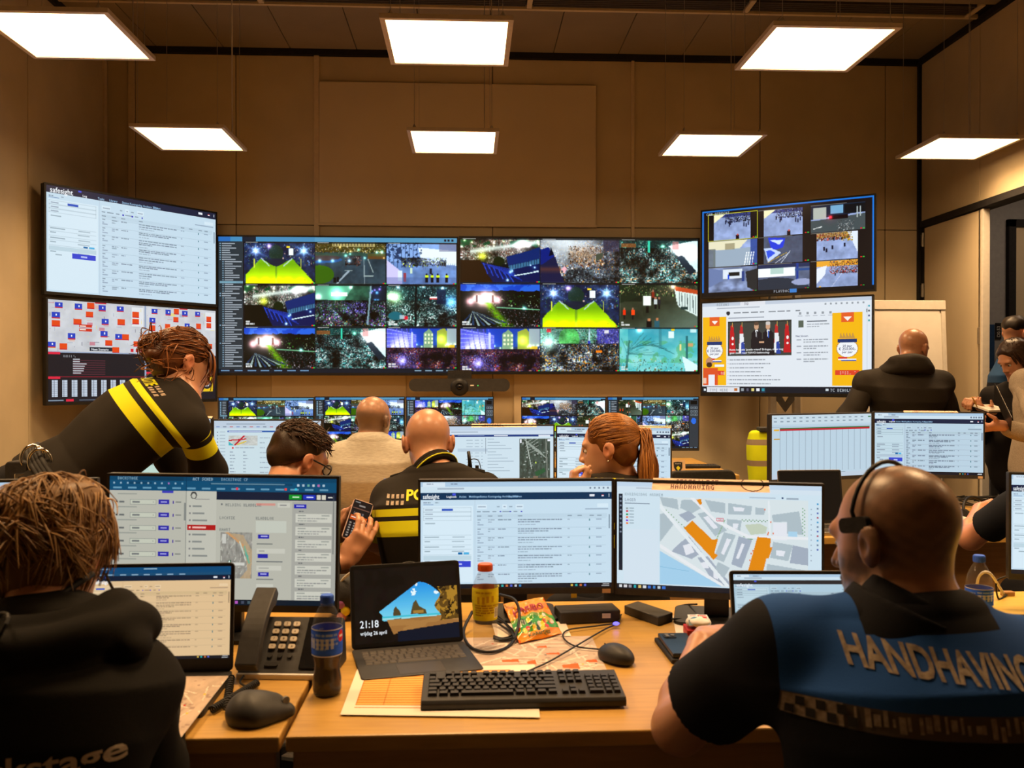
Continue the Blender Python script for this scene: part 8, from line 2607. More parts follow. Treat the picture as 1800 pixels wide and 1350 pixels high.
# papers on the front desk
sheet('street_map', street_print(150,90,3), [(752,1122),(1040,1118),(770,1182),(1068,1181)], 'printed street map sheet under the bottle and bag', 'map')
sheet('schedule_sheet', table_print(), [(628,1176),(940,1168),(598,1256),(949,1261)], 'white sheet with an orange table under the tablet and keyboard', 'paper', z=DZ + 0.004)
sheet('paper_sheet', Ras(20,20,(232,214,190)), [(858,1073),(985,1072),(872,1120),(1004,1118)], 'plain cream sheet behind the sweet bag', 'paper', z=DZ + 0.0035)
sheet('paper_sheet', Ras(20,20,(226,216,200)), [(1182,1082),(1310,1082),(1190,1122),(1330,1122)], 'plain white sheet under the tissue pack', 'paper', z=DZ + 0.0025)
sheet('paper_sheet', Ras(20,20,(228,220,206)), [(490,1092),(560,1090),(500,1110),(575,1108)], 'white sheet lying behind the desk phone', 'paper', z=DZ + 0.0025)
def laptop(label, hinge, yaw, w, d, hh, tilt, ras, screen_mat='screen', lid='dark_grey', keys=True, letters=(), bez=0.010, botb=0.02, group=None, thick=0.016, kmat='key_black'):
 r = empty('laptop', hinge, yaw, label, 'laptop', group)
 MB().rbox((-w / 2,-d, 0.0),(w / 2,0.012, thick),0.012,3).build('base', lid, r, bevel=0.002)
 t = math.radians(tilt)
 T = Matrix.Translation((0,0.006, thick)) @ Matrix.Rotation(-t, 4, 'X')
 MB().rbox((-w / 2,0.0,0.0),(w / 2,0.007, hh),0.010,3, axis=1).build('lid', lid, r, bevel=0.001).matrix_local = T
 m = MB()
 m.box((-w / 2 + 0.002,-0.0012,0.004),(w / 2 - 0.002,0.0005, botb)).box((-w / 2 + 0.002,-0.0012, hh - bez),(w / 2 - 0.002,0.0005, hh - 0.003)).box((-w / 2 + 0.002,-0.0012, botb),(-w / 2 + bez, 0.0005, hh - bez)).box((w / 2 - bez, -0.0012, botb),(w / 2 - 0.002,0.0005, hh - bez))
 m.build('bezel', 'black', r).matrix_local = T
 sw, sh = w - 2 * bez, hh - bez - botb
 me = ras_mesh('screen', ras, sw, sh); me.materials.append(M[screen_mat])
 s = link('screen', me, r); s.matrix_local = T @ Matrix.Translation((0,-0.0006, botb + sh / 2))
 for tx, fx, fy, h_, al, mt, wd in letters:
  text_part('lettering', tx, h_ * sh, mt, s, Matrix.Translation((-sw / 2 + fx * sw, -0.0006, sh / 2 - fy * sh)), align=al, bold=0.008, width=wd * sw if wd else None)
 if keys:
  kb_keys(r, -w / 2 + 0.02, w / 2 - 0.02,-0.02,-d * 0.56, thick + 0.0002,13,5, kmat)
  MB().box((-0.055,-d + 0.012, thick - 0.001),(0.055,-d * 0.62, thick + 0.0006)).build('touchpad', 'grey_pad', r, bevel=0.0005)
 return r
M['key_black'] = mat('key_black', (0.022,0.021,0.021),0.5, var=0.1)
M['key_dark'] = mat('key_dark_grey', (0.085,0.075,0.066),0.55, var=0.1)
M['grey_pad'] = mat('touchpad_grey', (0.06,0.052,0.045),0.4, var=0.05)
M['legend'] = mat('key_legend', (0.5,0.48,0.44),0.6, var=0.03)
_keym = {}
def key(parent, x, y, z, w, d, hgt, material):
 """one key cap; alike keys share their mesh"""
 kk = (round(w, 4), round(d, 4), round(hgt, 4), material)
 if kk not in _keym:
  t = min(0.0022, w * 0.12)
  vs_ = [(-w / 2,-d / 2,0),(w / 2,-d / 2,0),(w / 2, d / 2,0),(-w / 2, d / 2,0),(-w / 2 + t, -d / 2 + t, hgt),(w / 2 - t, -d / 2 + t, hgt),(w / 2 - t, d / 2 - t * 0.6, hgt),(-w / 2 + t, d / 2 - t * 0.6, hgt)]
  me = bpy.data.meshes.new('key')
  me.from_pydata(vs_, [], [(0,3,2,1),(4,5,6,7),(0,1,5,4),(1,2,6,5),(2,3,7,6),(3,0,4,7)])
  me.materials.append(M[material])
  _keym[kk] = me
 o = link('key', _keym[kk], parent)
 o.location = (x, y, z)
 return o
def kb_keys(parent, x0, x1, y0, y1, z, n, rows, material, hgt=0.0018, gap=0.0022):
 rd = (y0 - y1) / rows
 for j in range(rows):
  y = y0 - (j + 0.5) * rd
  if j == rows - 1:
   ws = [1,1,1,1,5,1,1,1,1]
  else:
   ws = [[1] * n, [1] * (n - 1) + [1.6], [1.4] + [1] * (n - 1), [1.7] + [1] * (n - 2) + [1.6], [2.1] + [1] * (n - 3) + [2.0]][j % 5]
  tot = sum(ws)
  x = x0
  for k in ws:
   w = k / tot * (x1 - x0)
   key(parent, x + w / 2, y, z, w - gap, rd - gap, hgt, material)
   x += w
# laptop of the person in the hoodie, a street map lying on its keys
hg = G(268,1196, DZ)
L1 = laptop('open laptop with a log page tinted cream for warm reflection before the hoodie', (hg[0], hg[1], DZ), math.radians(1.0),0.362,0.245,0.250,5, log_page(276,176, seed=21, bg=(222,190,146), panel=(232,202,160), head=(22,32,52), chrome=(16,74,116), ink=(110,92,74)), letters=(('safesight', 0.09,0.175,0.04, 'LEFT', 'glow_white', 0.12),), keys=False, botb=0.030, bez=0.008)  # cream page colours hold the warm room light reflected off the screen
sheet('street_map', street_print(90,80,8, False), [(196,1190),(402,1188),(150,1296),(318,1296)], 'folded street map lying on the laptop keys', 'map', z=DZ + 0.0185)
# tablet with keyboard cover
a, b = G(619,1149, DZ), G(816,1133, DZ)
yw = math.atan2(b[1] - a[1], b[0] - a[0])
c = (a + b) / 2
wt = float(np.linalg.norm(b - a)) * 1.0
laptop('tablet with keyboard cover showing a sea cave picture', (c[0], c[1], DZ), yw, wt, 0.225,0.212,17, beach(), lid='dark_grey', letters=(('21:18', 0.045,0.79,0.095, 'LEFT', 'glow_white', 0.175),('vrijdag 26 april', 0.045,0.885,0.048, 'LEFT', 'glow_white', 0.25)), bez=0.010, botb=0.012, thick=0.007, kmat='key_dark')
# laptop of the officer in the blue shirt
a = P(1278,999,2.30)
hgz = DZ
laptop('open laptop with a log page in front of the officer in blue', (a[0] + 0.175,2.24, DZ), math.radians(-3),0.345,0.235, a[2] - DZ - 0.016,14, log_page(230,140, seed=25, head=(48,44,44), bg=(176,204,218), panel=(190,216,228)), lid='grey', letters=(('safesight', 0.02,0.195,0.05, 'LEFT', 'glow_white', 0.13),))
# dark laptop on the right middle desk
b = G(1430,915, DZ)
laptop('laptop with a black screen on the middle desk beneath the spreadsheet monitor', (P(1430,900,4.12)[0], 4.12, DZ), math.radians(2),0.31,0.215, P(1430,826,4.15)[2] - DZ - 0.014,10, Ras(8,8,(8,8,9)), lid='metal')
# full keyboard
fl, fr, bl, br = G(745,1236, DZ + 0.02), G(1096,1229, DZ + 0.02), G(749,1190, DZ + 0.03), G(1077,1180, DZ + 0.03)
kw = 0.435
kc = (fl + fr) / 2
kd = 0.158
ky = math.atan2(fr[1] - fl[1], fr[0] - fl[0])
kb = empty('keyboard', (kc[0], kc[1] , DZ + 0.0045), ky, 'black full-size keyboard at the front of the middle desk', 'keyboard')
T = Matrix.Rotation(math.radians(4),4, 'X')
MB().prism([(0,0),(kd, 0),(kd, 0.016),(kd - 0.006,0.019),(0.006,0.019),(0,0.012)], -kw / 2, kw / 2, T @ Matrix(((0,0,1,0),(1,0,0,0),(0,1,0,0),(0,0,0,1)))).build('base', 'key_black', kb, bevel=0.002)
def kbrow(y, items, x):
 for it in items:
  if it < 0:
   x += -it
  else:
   o = key(kb, 0,0,0, it - 0.003,0.0155 if y > 0.03 or True else 0.015,0.007, 'key_black')
   p = T @ Vector((x + it / 2, y, 0.0185))
   o.location = p
   o.rotation_euler = (math.radians(4),0,0)
   x += it
U = 0.0187
x0 = -kw / 2 + 0.012
rows_ = [[U] + [-U * 0.9] + [U] * 4 + [-U * 0.5] + [U] * 4 + [-U * 0.5] + [U] * 4, [U] * 13 + [U * 2], [U * 1.5] + [U] * 12 + [U * 1.5], [U * 1.75] + [U] * 11 + [U * 2.25], [U * 1.25] + [U] * 11 + [U * 2.75], [U * 1.25] * 3 + [U * 6.25] + [U * 1.25] * 4]
for j, it in enumerate(rows_):
 kbrow(kd - 0.022 - j * 0.0195 - (0.006 if j else 0), it, x0)
xn = x0 + 15.35 * U
for j in range(3):
 kbrow(kd - 0.022 - j * 0.0195 - (0.006 if j else 0), [U * 0.96] * 3, xn)
kbrow(kd - 0.028 - 4 * 0.0195, [-U * 0.96, U * 0.96], xn)
kbrow(kd - 0.028 - 5 * 0.0195, [U * 0.96] * 3, xn)
xq = xn + 3.15 * U
for j in range(1,6):
 kbrow(kd - 0.028 - j * 0.0195, [[U] * 4, [U] * 3 + [U], [U] * 3 + [U], [U] * 4, [U * 2, U, U]][j - 1] if False else ([U * 0.95] * 4 if j < 5 else [U * 1.9, U * 0.95, U * 0.95]), xq)
# bottles
M['pet'] = mat('clear_plastic', (0.22,0.22,0.21),0.07, spec=0.9, alpha=0.16, var=0.01)
M['cola'] = mat('cola', (0.020,0.006,0.002),0.1, spec=0.4, var=0.05)
M['juice'] = mat('amber_drink', (0.30,0.18,0.06),0.1, var=0.05)
M['cap_blue'] = mat('blue_cap', (0.05,0.16,0.85),0.4, var=0.06)
M['cap_orange'] = mat('orange_cap', (0.80,0.13,0.02),0.4, var=0.05)
def bottle(label, loc, prof, liquid=None, cap_m='cap_blue', lab=None, label_z=(0.1,0.15), cap_z=0.2, cap_r=0.0145, liq_m='cola', group=None, name='bottle'):
 r = empty(name, loc, 0, label, 'bottle', group)
 MB().lathe(prof, 28).build('shell', 'pet', r, smooth=True)
 if liquid:
  pr = [(max(0.002, a - 0.0012), max(z, 0.003)) for a, z in prof if z <= liquid]
  pr.append((np.interp(liquid, [z for _, z in prof], [a for a, _ in prof]) - 0.0012, liquid))
  MB().lathe(pr, 28).build('drink', liq_m, r, smooth='auto')
 m = MB().lathe([(cap_r, cap_z),(cap_r, cap_z + 0.015),(cap_r - 0.0015, cap_z + 0.018)], 24)
 for k in range(24):
  t = 2 * PI * k / 24
  m.box((-0.0006,-0.0006, cap_z + 0.001),(0.0006,0.0006, cap_z + 0.015), Matrix.Translation((cap_r * math.cos(t), cap_r * math.sin(t),0)))
 m.build('cap', cap_m, r, smooth='auto')
 if lab is not None:
  z0, z1 = label_z
  zs, rs = [z for _, z in prof], [a for a, _ in prof]
  def f(u, v):
   z = z1 + (z0 - z1) * v
   rad = np.interp(z, zs, rs) + 0.0006
   t = u * 2 * PI - PI
   return np.stack([rad * np.sin(t),-rad * np.cos(t), z], 1)
  ras_grid('wrapper', lab, f, 'print', r)
 return r
def cola_label():
 r = Ras(96,24,(36,84,220)); r.rect(0,2,96,20,(44,96,235)); r.shade(r.fbm(8,5),.85,1.15)
 r.para(6,5,30,3,(190,200,225),.7, dy=5); r.para(38,4,24,4,(190,200,225),.75, dy=4)
 for x in (30,34,39,44,49,54):
  r.rect(x, 8,3,9,(200,208,230),.8)
 r.disc(.70,.3,.05,.22,(210,50,40)); r.rect(64,6,6,2,(235,235,240)); r.rect(0,0,96,1,(200,210,230)); r.rect(0,23,96,1,(200,210,230))
 return r
def juice_label():
 r = Ras(96,40,(220,205,16)); r.shade(r.fbm(8,15),.9,1.1); r.rect(0,0,26,40,(210,100,14)); r.rect(8,4,14,26,(235,160,24)); r.rect(84,0,12,40,(215,110,14))
 for x in (38,44,49,55):
  r.rect(x, 8 + x % 3,3,9 - x % 2,(190,150,14),.9)
 r.para(34,20,34,5,(140,90,10),.7, dy=3); r.rect(60,24,10,13,(235,225,190))
 for k in range(5):
  r.rect(61 + 2 * k, 25,1,11,(60,50,30))
 r.para(36,4,30,1,(140,90,10),.6)
 return r
COLA = [(0.022,0.0),(0.030,0.004),(0.0325,0.014),(0.0325,0.035),(0.0285,0.058),(0.0285,0.072),(0.0330,0.092),(0.0335,0.100),(0.0335,0.146),(0.0330,0.152),(0.029,0.170),(0.020,0.190),(0.0135,0.200),(0.0135,0.208)]
bottle('cola bottle with blue wrapper standing left of the tablet', G(575,1220, DZ), COLA, 0.105, 'cap_blue', cola_label(),(0.091,0.151),0.203)
bottle('bottle with blue cap on the pale yellow desk', (P(1721,1060,2.30)[0], 2.30, DZ), [(a * 1.0, z * 1.06) for a, z in COLA], 0.13, 'cap_blue', cola_label(),(0.105,0.15),0.216, liq_m='juice')
JUICE = [(0.024,0.0),(0.031,0.004),(0.032,0.012),(0.0315,0.05),(0.0305,0.075),(0.032,0.10),(0.034,0.13),(0.0335,0.152),(0.030,0.170),(0.022,0.188),(0.0170,0.196),(0.0170,0.206)]
bottle('empty drink bottle with orange cap and yellow wrapper', G(853,1138, DZ + 0.005), JUICE, None, 'cap_orange', juice_label(),(0.076,0.158),0.199, cap_r=0.0190)
bottle('small clear bottle with black cap near the ponytail', (P(1201,860,4.05)[0], 4.05, DZ), [(a * 0.95, z * 0.86) for a, z in COLA], None, 'black', None, (0,0),0.176)
bottle('water bottle with blue cap between two officers in the middle row', (P(680,850,4.18)[0], 4.18, DZ), [(a * 1.0, z * 1.06) for a, z in COLA], None, 'cap_blue', cola_label(),(0.105,0.15),0.216)
# desk phone
fz = G(500,1194, DZ)
ph = empty('desk_phone', (fz[0], fz[1], DZ), math.radians(-5), 'black desk phone with silver keys and handset at left', 'telephone')
tl = math.radians(42)
T = Matrix.Translation((0,0,0.014)) @ Matrix.Rotation(tl, 4, 'X')
wp, hp_ = 0.225,0.155
MB().prism([(0.0,0.0),(0.15,0.0),(0.135,0.10),(0.118,0.115),(0.0,0.012)], -wp / 2, wp / 2, Matrix(((0,0,1,0),(1,0,0,0),(0,1,0,0),(0,0,0,1)))).build('body', 'dark_grey', ph, bevel=0.003)
MB().box((-wp / 2,-0.006,0.0),(wp / 2,0.006,0.013)).build('front_strip', 'paper', ph, bevel=0.002)
M['phone_key'] = mat('silver_key', (0.62,0.54,0.42),0.45, var=0.04)
for j in range(4):
 for i in range(3):
  k = MB().rbox((-0.008,-0.006,0),(0.008,0.006,0.004),0.003,2).build('key', 'phone_key', ph)
  k.matrix_local = T @ Matrix.Translation((-0.044 + i * 0.0235,0.130 - j * 0.0205,0.0))
  text_part('digit', '123456789*0#'[j * 3 + i], 0.006, 'black', k, Matrix.Translation((-0.002,-0.003,0.0043)) @ Matrix.Rotation(-PI / 2,4, 'X'), extrude=0.0)
for i in range(3):
 MB().lathe([(0.006,0),(0.006,0.003)], 14).build('button', 'key_black', ph).matrix_local = T @ Matrix.Translation((-0.044 + i * 0.0235,0.045,0))
MB().rbox((-0.016,-0.005,0),(0.016,0.005,0.003),0.004,3).build('button', 'key_black', ph).matrix_local = T @ Matrix.Translation((-0.036,0.022,0))
MB().box((0.030,0.012,0.0),(wp / 2 - 0.004,0.15,0.002)).build('display', mat('phone_glass', (0.01,0.01,0.011),0.08, var=0.1), ph).matrix_local = T
prof_ = [(t, 0.012 + 0.016 * math.sin(PI * t / 0.215)) for t in np.linspace(0,0.215,14)]
prof_ += [(0.215,-0.014),(0.185,-0.018),(0.165,-0.004)] + [(t, -0.010 + 0.014 * math.sin(PI * t / 0.215)) for t in np.linspace(0.15,0.065,7)] + [(0.05,-0.004),(0.03,-0.018),(0.0,-0.014)]
o = MB().prism(prof_, -0.026,0.026, Matrix(((0,0,1,0),(1,0,0,0),(0,1,0,0),(0,0,0,1)))).build('handset', 'dark_grey', ph, bevel=0.004)
o.matrix_local = T @ Matrix.Translation((-0.082,-0.006,0.030))
# coiled cord
p0, p1, p2 = G(432,1183, DZ + 0.01), G(452,1200, DZ + 0.01), G(372,1248, DZ + 0.01)
base = np.array([p0[0], p0[1], DZ])
cr = empty('phone_cord', base, 0, 'black coiled phone cord lying beside the desk phone', 'cord')
MB().tube([tuple(x - base) for x in spline([p0, G(422,1200, DZ + 0.006), G(440,1207, DZ + 0.006), p1], 6)], 0.0025,6).build('straight_lead', 'cable', cr)
def coil(p, q, n, rr, th):
 p, q = np.asarray(p), np.asarray(q)
 d = unit(q - p); e1 = unit(np.cross(d, V(0,0,1))); e2 = np.cross(d, e1)
 return [tuple(p + (q - p) * t + (e1 * math.cos(2 * PI * n * t) + e2 * math.sin(2 * PI * n * t)) * rr - base) for t in np.linspace(0,1, n * 8 + 1)]
MB().tube(coil(p1, p2,26,0.0075,0.003),0.0022,5).build('coil', 'cable', cr, smooth=True)
MB().tube(coil(G(406,1190, DZ + 0.01), G(398,1246, DZ + 0.012),14,0.0075,0.003),0.0022,5).build('coil', 'cable', cr, smooth=True)
# mice
def mouse(label, loc, yaw, L, W_, H_, vertical=False):
 r = empty('mouse', loc, math.radians(yaw), label, 'computer mouse')
 t_ = empty('tmp', (0,0,0))
 if vertical:
  pr = [cap(V(-0.01,-L * 0.25, H_ * 0.55), V(0.0, L * 0.2, H_ * 0.45),0.030,0.022,0.03), cap(V(-0.035,-L * 0.3,0.012), V(-0.03, L * 0.3,0.010),0.016,0.012,0.03), cap(V(0.03,-L * 0.25,0.014), V(0.03, L * 0.35,0.012),0.018,0.014,0.03), ell(V(0,-L * 0.2, H_ * 0.35),(0.04,0.05,0.035), None, 0.03), half(V(0,0,0.001), V(0,0,-1),0.003)]
 else:
  pr = [ell(V(0,-L * 0.08, H_ * 0.30),(W_ / 2, L * 0.42, H_ * 0.72), None, 0.02), ell(V(0, L * 0.2, H_ * 0.25),(W_ * 0.45, L * 0.32, H_ * 0.5), None, 0.03), half(V(0,0,0.001), V(0,0,-1),0.003)]
 o, _ = solid('shell', pr, 0.0035, 'key_black' if not vertical else 'dark_grey', t_, parent=r)
 bpy.data.objects.remove(t_)
 MB().lathe([(0.008,-0.003),(0.008,0.003)], 14).build('wheel', 'grey', r, smooth='auto').matrix_local = Matrix.Translation((0.0 if not vertical else 0.03, L * 0.28 if not vertical else L * 0.3, H_ * 0.66 if not vertical else 0.036)) @ Matrix.Rotation(PI / 2,4, 'Y')
 if not vertical:
  MB().box((-0.0007,0.0, H_ * 0.55),(0.0007, L * 0.45, H_ * 0.80)).build('button_seam', 'black', r)
 return r
gm = G(462,1262, DZ)
mouse('dark sculpted vertical mouse at the front of the left desk', (gm[0], gm[1], DZ),-50,0.12,0.08,0.048, True)
gm = G(1084,1163, DZ)
mouse('black wired mouse right of the map sheet', (gm[0], gm[1], DZ + 0.003),28,0.112,0.064,0.038)
def cord(label, pts, rad=0.0022, material='cable', name='cable', cat='cable', n=8):
 ps = spline(pts, n)
 b_ = np.array([ps[0][0], ps[0][1], min(p[2] for p in ps)])
 r = MB().tube([tuple(p - b_) for p in ps], rad, 6).build(name, material, None, smooth=True)
 r.location = b_
 return tag(r, label, cat)
zc = DZ + 0.008
cord('thin black mouse lead looping over the map sheet', [G(1060,1142, zc), G(1012,1136, zc), G(990,1120, zc), G(1000,1107, zc), G(1050,1100, zc), G(1085,1094, zc), G(1092,1080, zc)])
cord('thin black keyboard lead crossing the map sheet', [G(925,1181, zc), G(965,1163, zc), G(1010,1137, zc + 0.006), G(1060,1108, zc), G(1088,1095, zc)])
r_ = MB().sphere((0,0,0),0.006,10,8,(1.6,1,0.8)).build('plug_light', 'led_blue', None, smooth=True); r_.location = G(1083,1096, DZ + 0.014); tag(r_, 'small glowing blue light on the plug by the dock', 'light')
cord('thick black video cable looping around the orange capped bottle', [P(878,1045,2.5), P(905,1055,2.46), P(913,1085,2.42), G(900,1130, zc), G(865,1146, zc), G(828,1138, zc), P(815,1110,2.42), P(830,1075,2.5)], 0.0042)
for k, (dx, dy) in enumerate(((0,0),(6,6),(-4,10),(10,12))):
 cord(['upper', 'second', 'third', 'lowest'][k] + ' black cable of the bundle beside the sweet bag', [P(858 + dx, 1070 + dy, 2.52), G(880 + dx, 1088 + dy * 0.8, zc + 0.004 * k), G(903,1112 + dy * 0.5, zc + 0.004 * k), G(885 + dx, 1122 + dy * 0.3, zc), G(868,1118 + dy * 0.4, zc)], 0.003)
cord('pale arched cable behind the tablet', [P(594,1046,2.62), P(600,1022,2.62), P(622,1004,2.60), P(650,1002,2.58), P(662,1010,2.56)], 0.004, 'cable_white')
cord('black cable hanging behind the tablet', [P(700,1008,2.60), P(706,992,2.66), P(724,988,2.7), P(740,996,2.66)], 0.0025)
cord('black adapter lead curling on the desk', [G(1181,1088, zc + 0.008), G(1203,1086, zc), G(1200,1073, zc), G(1190,1067, zc), G(1205,1063, zc), P(1225,1062,2.62)], 0.0026)
cord('white cable lying on the middle desk near the clear bottle', [G(1250,868, DZ + .006), G(1262,858, DZ + .006), G(1275,858, DZ + 0.01), G(1290,865, DZ + .006)], 0.004, 'cable_white')
# dock, power adapter
def block(name, label, cat, cs, hgt, material, bevel=0.004):
 """low box on the desk from its four footprint corners"""
 o = sum(cs) / 4
 r = empty(name, (o[0], o[1], DZ),0, label, cat)
 MB().prism([(c[0] - o[0], c[1] - o[1]) for c in cs], 0, hgt).build('case', material, r, bevel=bevel)
 return r, o
a, b = G(985,1099, DZ), G(1091,1094, DZ)
dd = unit(V(-(b - a)[1], (b - a)[0], 0)) * 0.085
r_, o = block('docking_station', 'black box-shaped docking station under the front monitors', 'docking station', [a, b, b + dd, a + dd], 0.036, 'dark_grey')
MB().box((-0.002,-0.001,0.0),(0.022,0.0,0.013)).build('sticker', 'paper', r_).matrix_local = Matrix.Translation(Vector((b - o) * 0.55 + (a - o) * 0.0 + V(0,0,0))) if False else Matrix.Translation((0.04,(a + b)[1] / 2 - o[1] - 0.001,0.016))
for k in range(2):
 MB().box((-0.045 + 0.018 * k, (a + b)[1] / 2 - o[1] - 0.0012,0.008),(-0.035 + 0.018 * k, (a + b)[1] / 2 - o[1] + 0.001,0.011)).build('port', 'black', r_)
c0, c1, c2, c3 = G(1157,1101, DZ), G(1183,1092, DZ), G(1121,1071, DZ), G(1097,1079, DZ)
block('power_adapter', 'black brick-shaped power adapter right of the dock', 'power adapter', [c0, c1, c2, c3], 0.026, 'dark_grey', 0.003)
# phone on a wallet
c0, c1, c2, c3 = G(1181,1168, DZ), G(1236,1166, DZ), G(1200,1126, DZ), G(1150,1128, DZ)
r_, o = block('wallet', 'black leather wallet under the dark blue phone', 'wallet', [c0, c1, c2, c3], 0.012, 'black_soft', 0.003)
cs = [G(1183,1158, DZ + 0.012), G(1233,1158, DZ + 0.012), G(1207,1120, DZ + 0.012), G(1156,1121, DZ + 0.012)]
o = sum(cs) / 4
r_ = empty('smartphone', o, 0, 'dark blue smartphone lying face down on a wallet', 'phone')
MB().prism([(c[0] - o[0], c[1] - o[1]) for c in cs], 0.001,0.013).build('case', mat('midnight_blue', (0.012,0.020,0.035),0.3, var=0.1), r_, bevel=0.003)
e1, e2 = unit(cs[2] - cs[3]), unit(cs[3] - cs[0])
cp = (cs[3] - o) * 0.62 + e1 * 0.01
T = Matrix(np.stack([e1, e2, np.cross(e1, e2)], 1)).to_4x4(); T.translation = Vector((cp[0], cp[1], 0.013))
isl = MB().rbox((-0.016,-0.016,0),(0.016,0.016,0.002),0.006,3, T=T).build('camera_island', 'black', r_)
for dx, dy in ((-0.007,0.007),(-0.007,-0.007),(0.008,0.0)):
 m_ = MB().lathe([(0.0055,0.002),(0.0055,0.004),(0.004,0.0042)], 14,(dx, dy, 0))
 m_.v = [tuple(T @ Vector(v)) for v in m_.v]
 m_.build('lens', 'grey', isl)
# tissue pack on a red carton
p = G(1228,1124, DZ)
r_ = empty('carton', (p[0], p[1], DZ), math.radians(-4), 'small red and white carton beside the wallet', 'box')
MB().box((-0.034,-0.02,0),(0.034,0.045,0.030)).build('box', mat('red_carton', (0.50,0.03,0.03),0.5, var=0.06), r_, bevel=0.002)
MB().box((-0.0345,-0.0205,0),(0.0345,0.0455,0.009)).build('white_band', 'paper', r_)
ra = Ras(40,26,(206,212,214)); ra.rect(20,3,17,10,(190,40,50)); ra.text(22,5, 'FINE', (240,230,230),.9); ra.rect(0,16,40,10,(60,90,110),.6); ra.disc(.3,.6,.2,.2,(90,140,180)); ra.rect(4,4,12,3,(170,60,70),.5)
tp_ = empty('tissue_pack', (p[0], p[1], DZ + 0.031), math.radians(-4), 'crumpled white tissue pack with red print on the carton', 'tissues')
t_ = empty('tmp', (0,0,0))
o, _ = solid('wrapper', [ell(V(0,0.012,0.014),(0.034,0.034,0.015), None, 0.01), half(V(0,0,0.001), V(0,0,-1),0.003)], 0.003, 'paper', t_, parent=tp_, disp=waves(180,0.0016,3))
bpy.data.objects.remove(t_)
ras_grid('print', ra, bil((-0.026,0.024,0.0295),(0.026,0.024,0.0295),(-0.029,-0.017,0.011),(0.029,-0.017,0.011), lambda u, v: 0.007 * np.sin(PI * v) * (1 - 0.3 * (2 * u - 1) ** 2)), 'print', tp_)
# sweet bag
rb = Ras(70,66,(245,150,20)); rb.shade(rb.fbm(9,9),.82,1.2)
rb.rect(0,0,70,8,(236,160,30)); rb.rect(0,32,70,4,(120,160,40)); rb.rect(0,36,70,20,(60,150,30)); rb.rect(0,56,70,10,(245,146,20))
for k in range(26):
 rb.disc(0.08 + .84 * rng.random(),.52 + .32 * rng.random(),.045,.05, [(230,190,30),(220,210,190),(30,60,20),(200,60,20),(240,220,60)][k % 5])
c00, c10, c01, c11 = P(884,1062,2.50), P(955,1050,2.52), G(913,1131, DZ + 0.006), G(988,1114, DZ + 0.006)
b_ = np.array([c01[0] * .5 + c11[0] * .5, c01[1], DZ])
sb = empty('sweet_bag', b_, 0, 'orange and green bag of sweets propped against cables', 'sweets')
wv_ = lambda u, v: 0.018 * (np.sin(PI * u) * np.sin(PI * v)) ** 0.6 + 0.0025 * np.sin(23 * u + 5 * v) * np.sin(PI * v) + 0.002 * np.sin(31 * v + 9 * u)
front = bil(c00 - b_, c10 - b_, c01 - b_, c11 - b_, wv_)
ras_grid('front_foil', rb, front, attr_mat('foil_print', rough=0.25, spec=0.6), sb)
back = bil(c00 - b_ , c10 - b_, c01 - b_, c11 - b_, lambda u, v: -0.010 * np.sin(PI * u) * np.sin(PI * v))
ras_grid('back_foil', Ras(16,16,(200,90,20)), back, 'print', sb)
M['haribo'] = mat('dark_red_letters', (0.35,0.01,0.02),0.4, var=0.05)
text_part('lettering', 'HARIBO', 0.15, 'haribo', sb, None, 'LEFT', 0.03,0.0,0.74, lambda p: front(np.clip(0.12 + p[:, 0], 0,1), np.clip(0.42 - p[:, 2] - 0.05 * p[:, 0], 0,1)) + V(0,-0.004,0.002))
text_part('lettering', 'Kikkertjes', 0.07, mat('green_letters', (0.03,0.10,0.02),0.4, var=0.05), sb, None, 'LEFT', 0.02,0.0,0.5, lambda p: front(np.clip(0.25 + p[:, 0], 0,1), np.clip(0.95 - p[:, 2], 0,1)) + V(0,-0.003,0.002))
# cards hung over monitors
def card(mon, f0, f1, label, w1='CENTRALIST', w2='HANDHAVING', drop=0.030, fwd=0.022, side=None):
 r0, c, w, h, yaw, T = mon
 ct, st = math.cos(yaw), math.sin(yaw)
 xc = (f0 + f1) / 2 * w - w / 2
 base = V(c[0] + ct * xc, c[1] + st * xc, c[2] + h / 2 + 0.0015)
 r = empty('sign_card', base, yaw, label, 'sign', 'paper name cards folded over monitors')
 wd = (f1 - f0) * w
 ras_grid('front_flap', sign_print(210,26, w1, w2), bil((-wd / 2,0.012,0.003),(wd / 2,0.012,0.003),(-wd / 2 - 0.003,-fwd, -drop + 0.003),(wd / 2 + 0.001,-fwd, -drop + 0.003)), 'print', r)
 MB().add([(-wd / 2,0.012,0.002),(wd / 2,0.012,0.002),(wd / 2,0.05,-0.09),(-wd / 2,0.05,-0.09)], [(0,1,2,3)]).build('back_flap', 'card', r)
 return r
M['card'] = mat('card_paper', (0.70,0.48,0.28),0.8, var=0.08, scale=20)
card(MON[13], 0.19,0.745, 'pinkish card reading two words over the city map monitor')
card(MON[7], 0.24,0.83, 'wood coloured card with round emblem over the aerial photo monitor', 'POLITIE', 'MELDKAMER', 0.016,0.012)
card(MON[8], 0.58,0.995, 'card over the log monitor behind the ponytail', 'POLITIE', 'ARNHEM', 0.010,0.010)
card(MON[10], 0.28,0.76, 'card lying on top of the right middle-row log monitor', 'CENTRALIST', 'BRW', 0.008,0.012)
card(MON[5], 0.84,1.0, 'card over the monitor with the green map', 'OPS', 'POLITIE', 0.008,0.010)
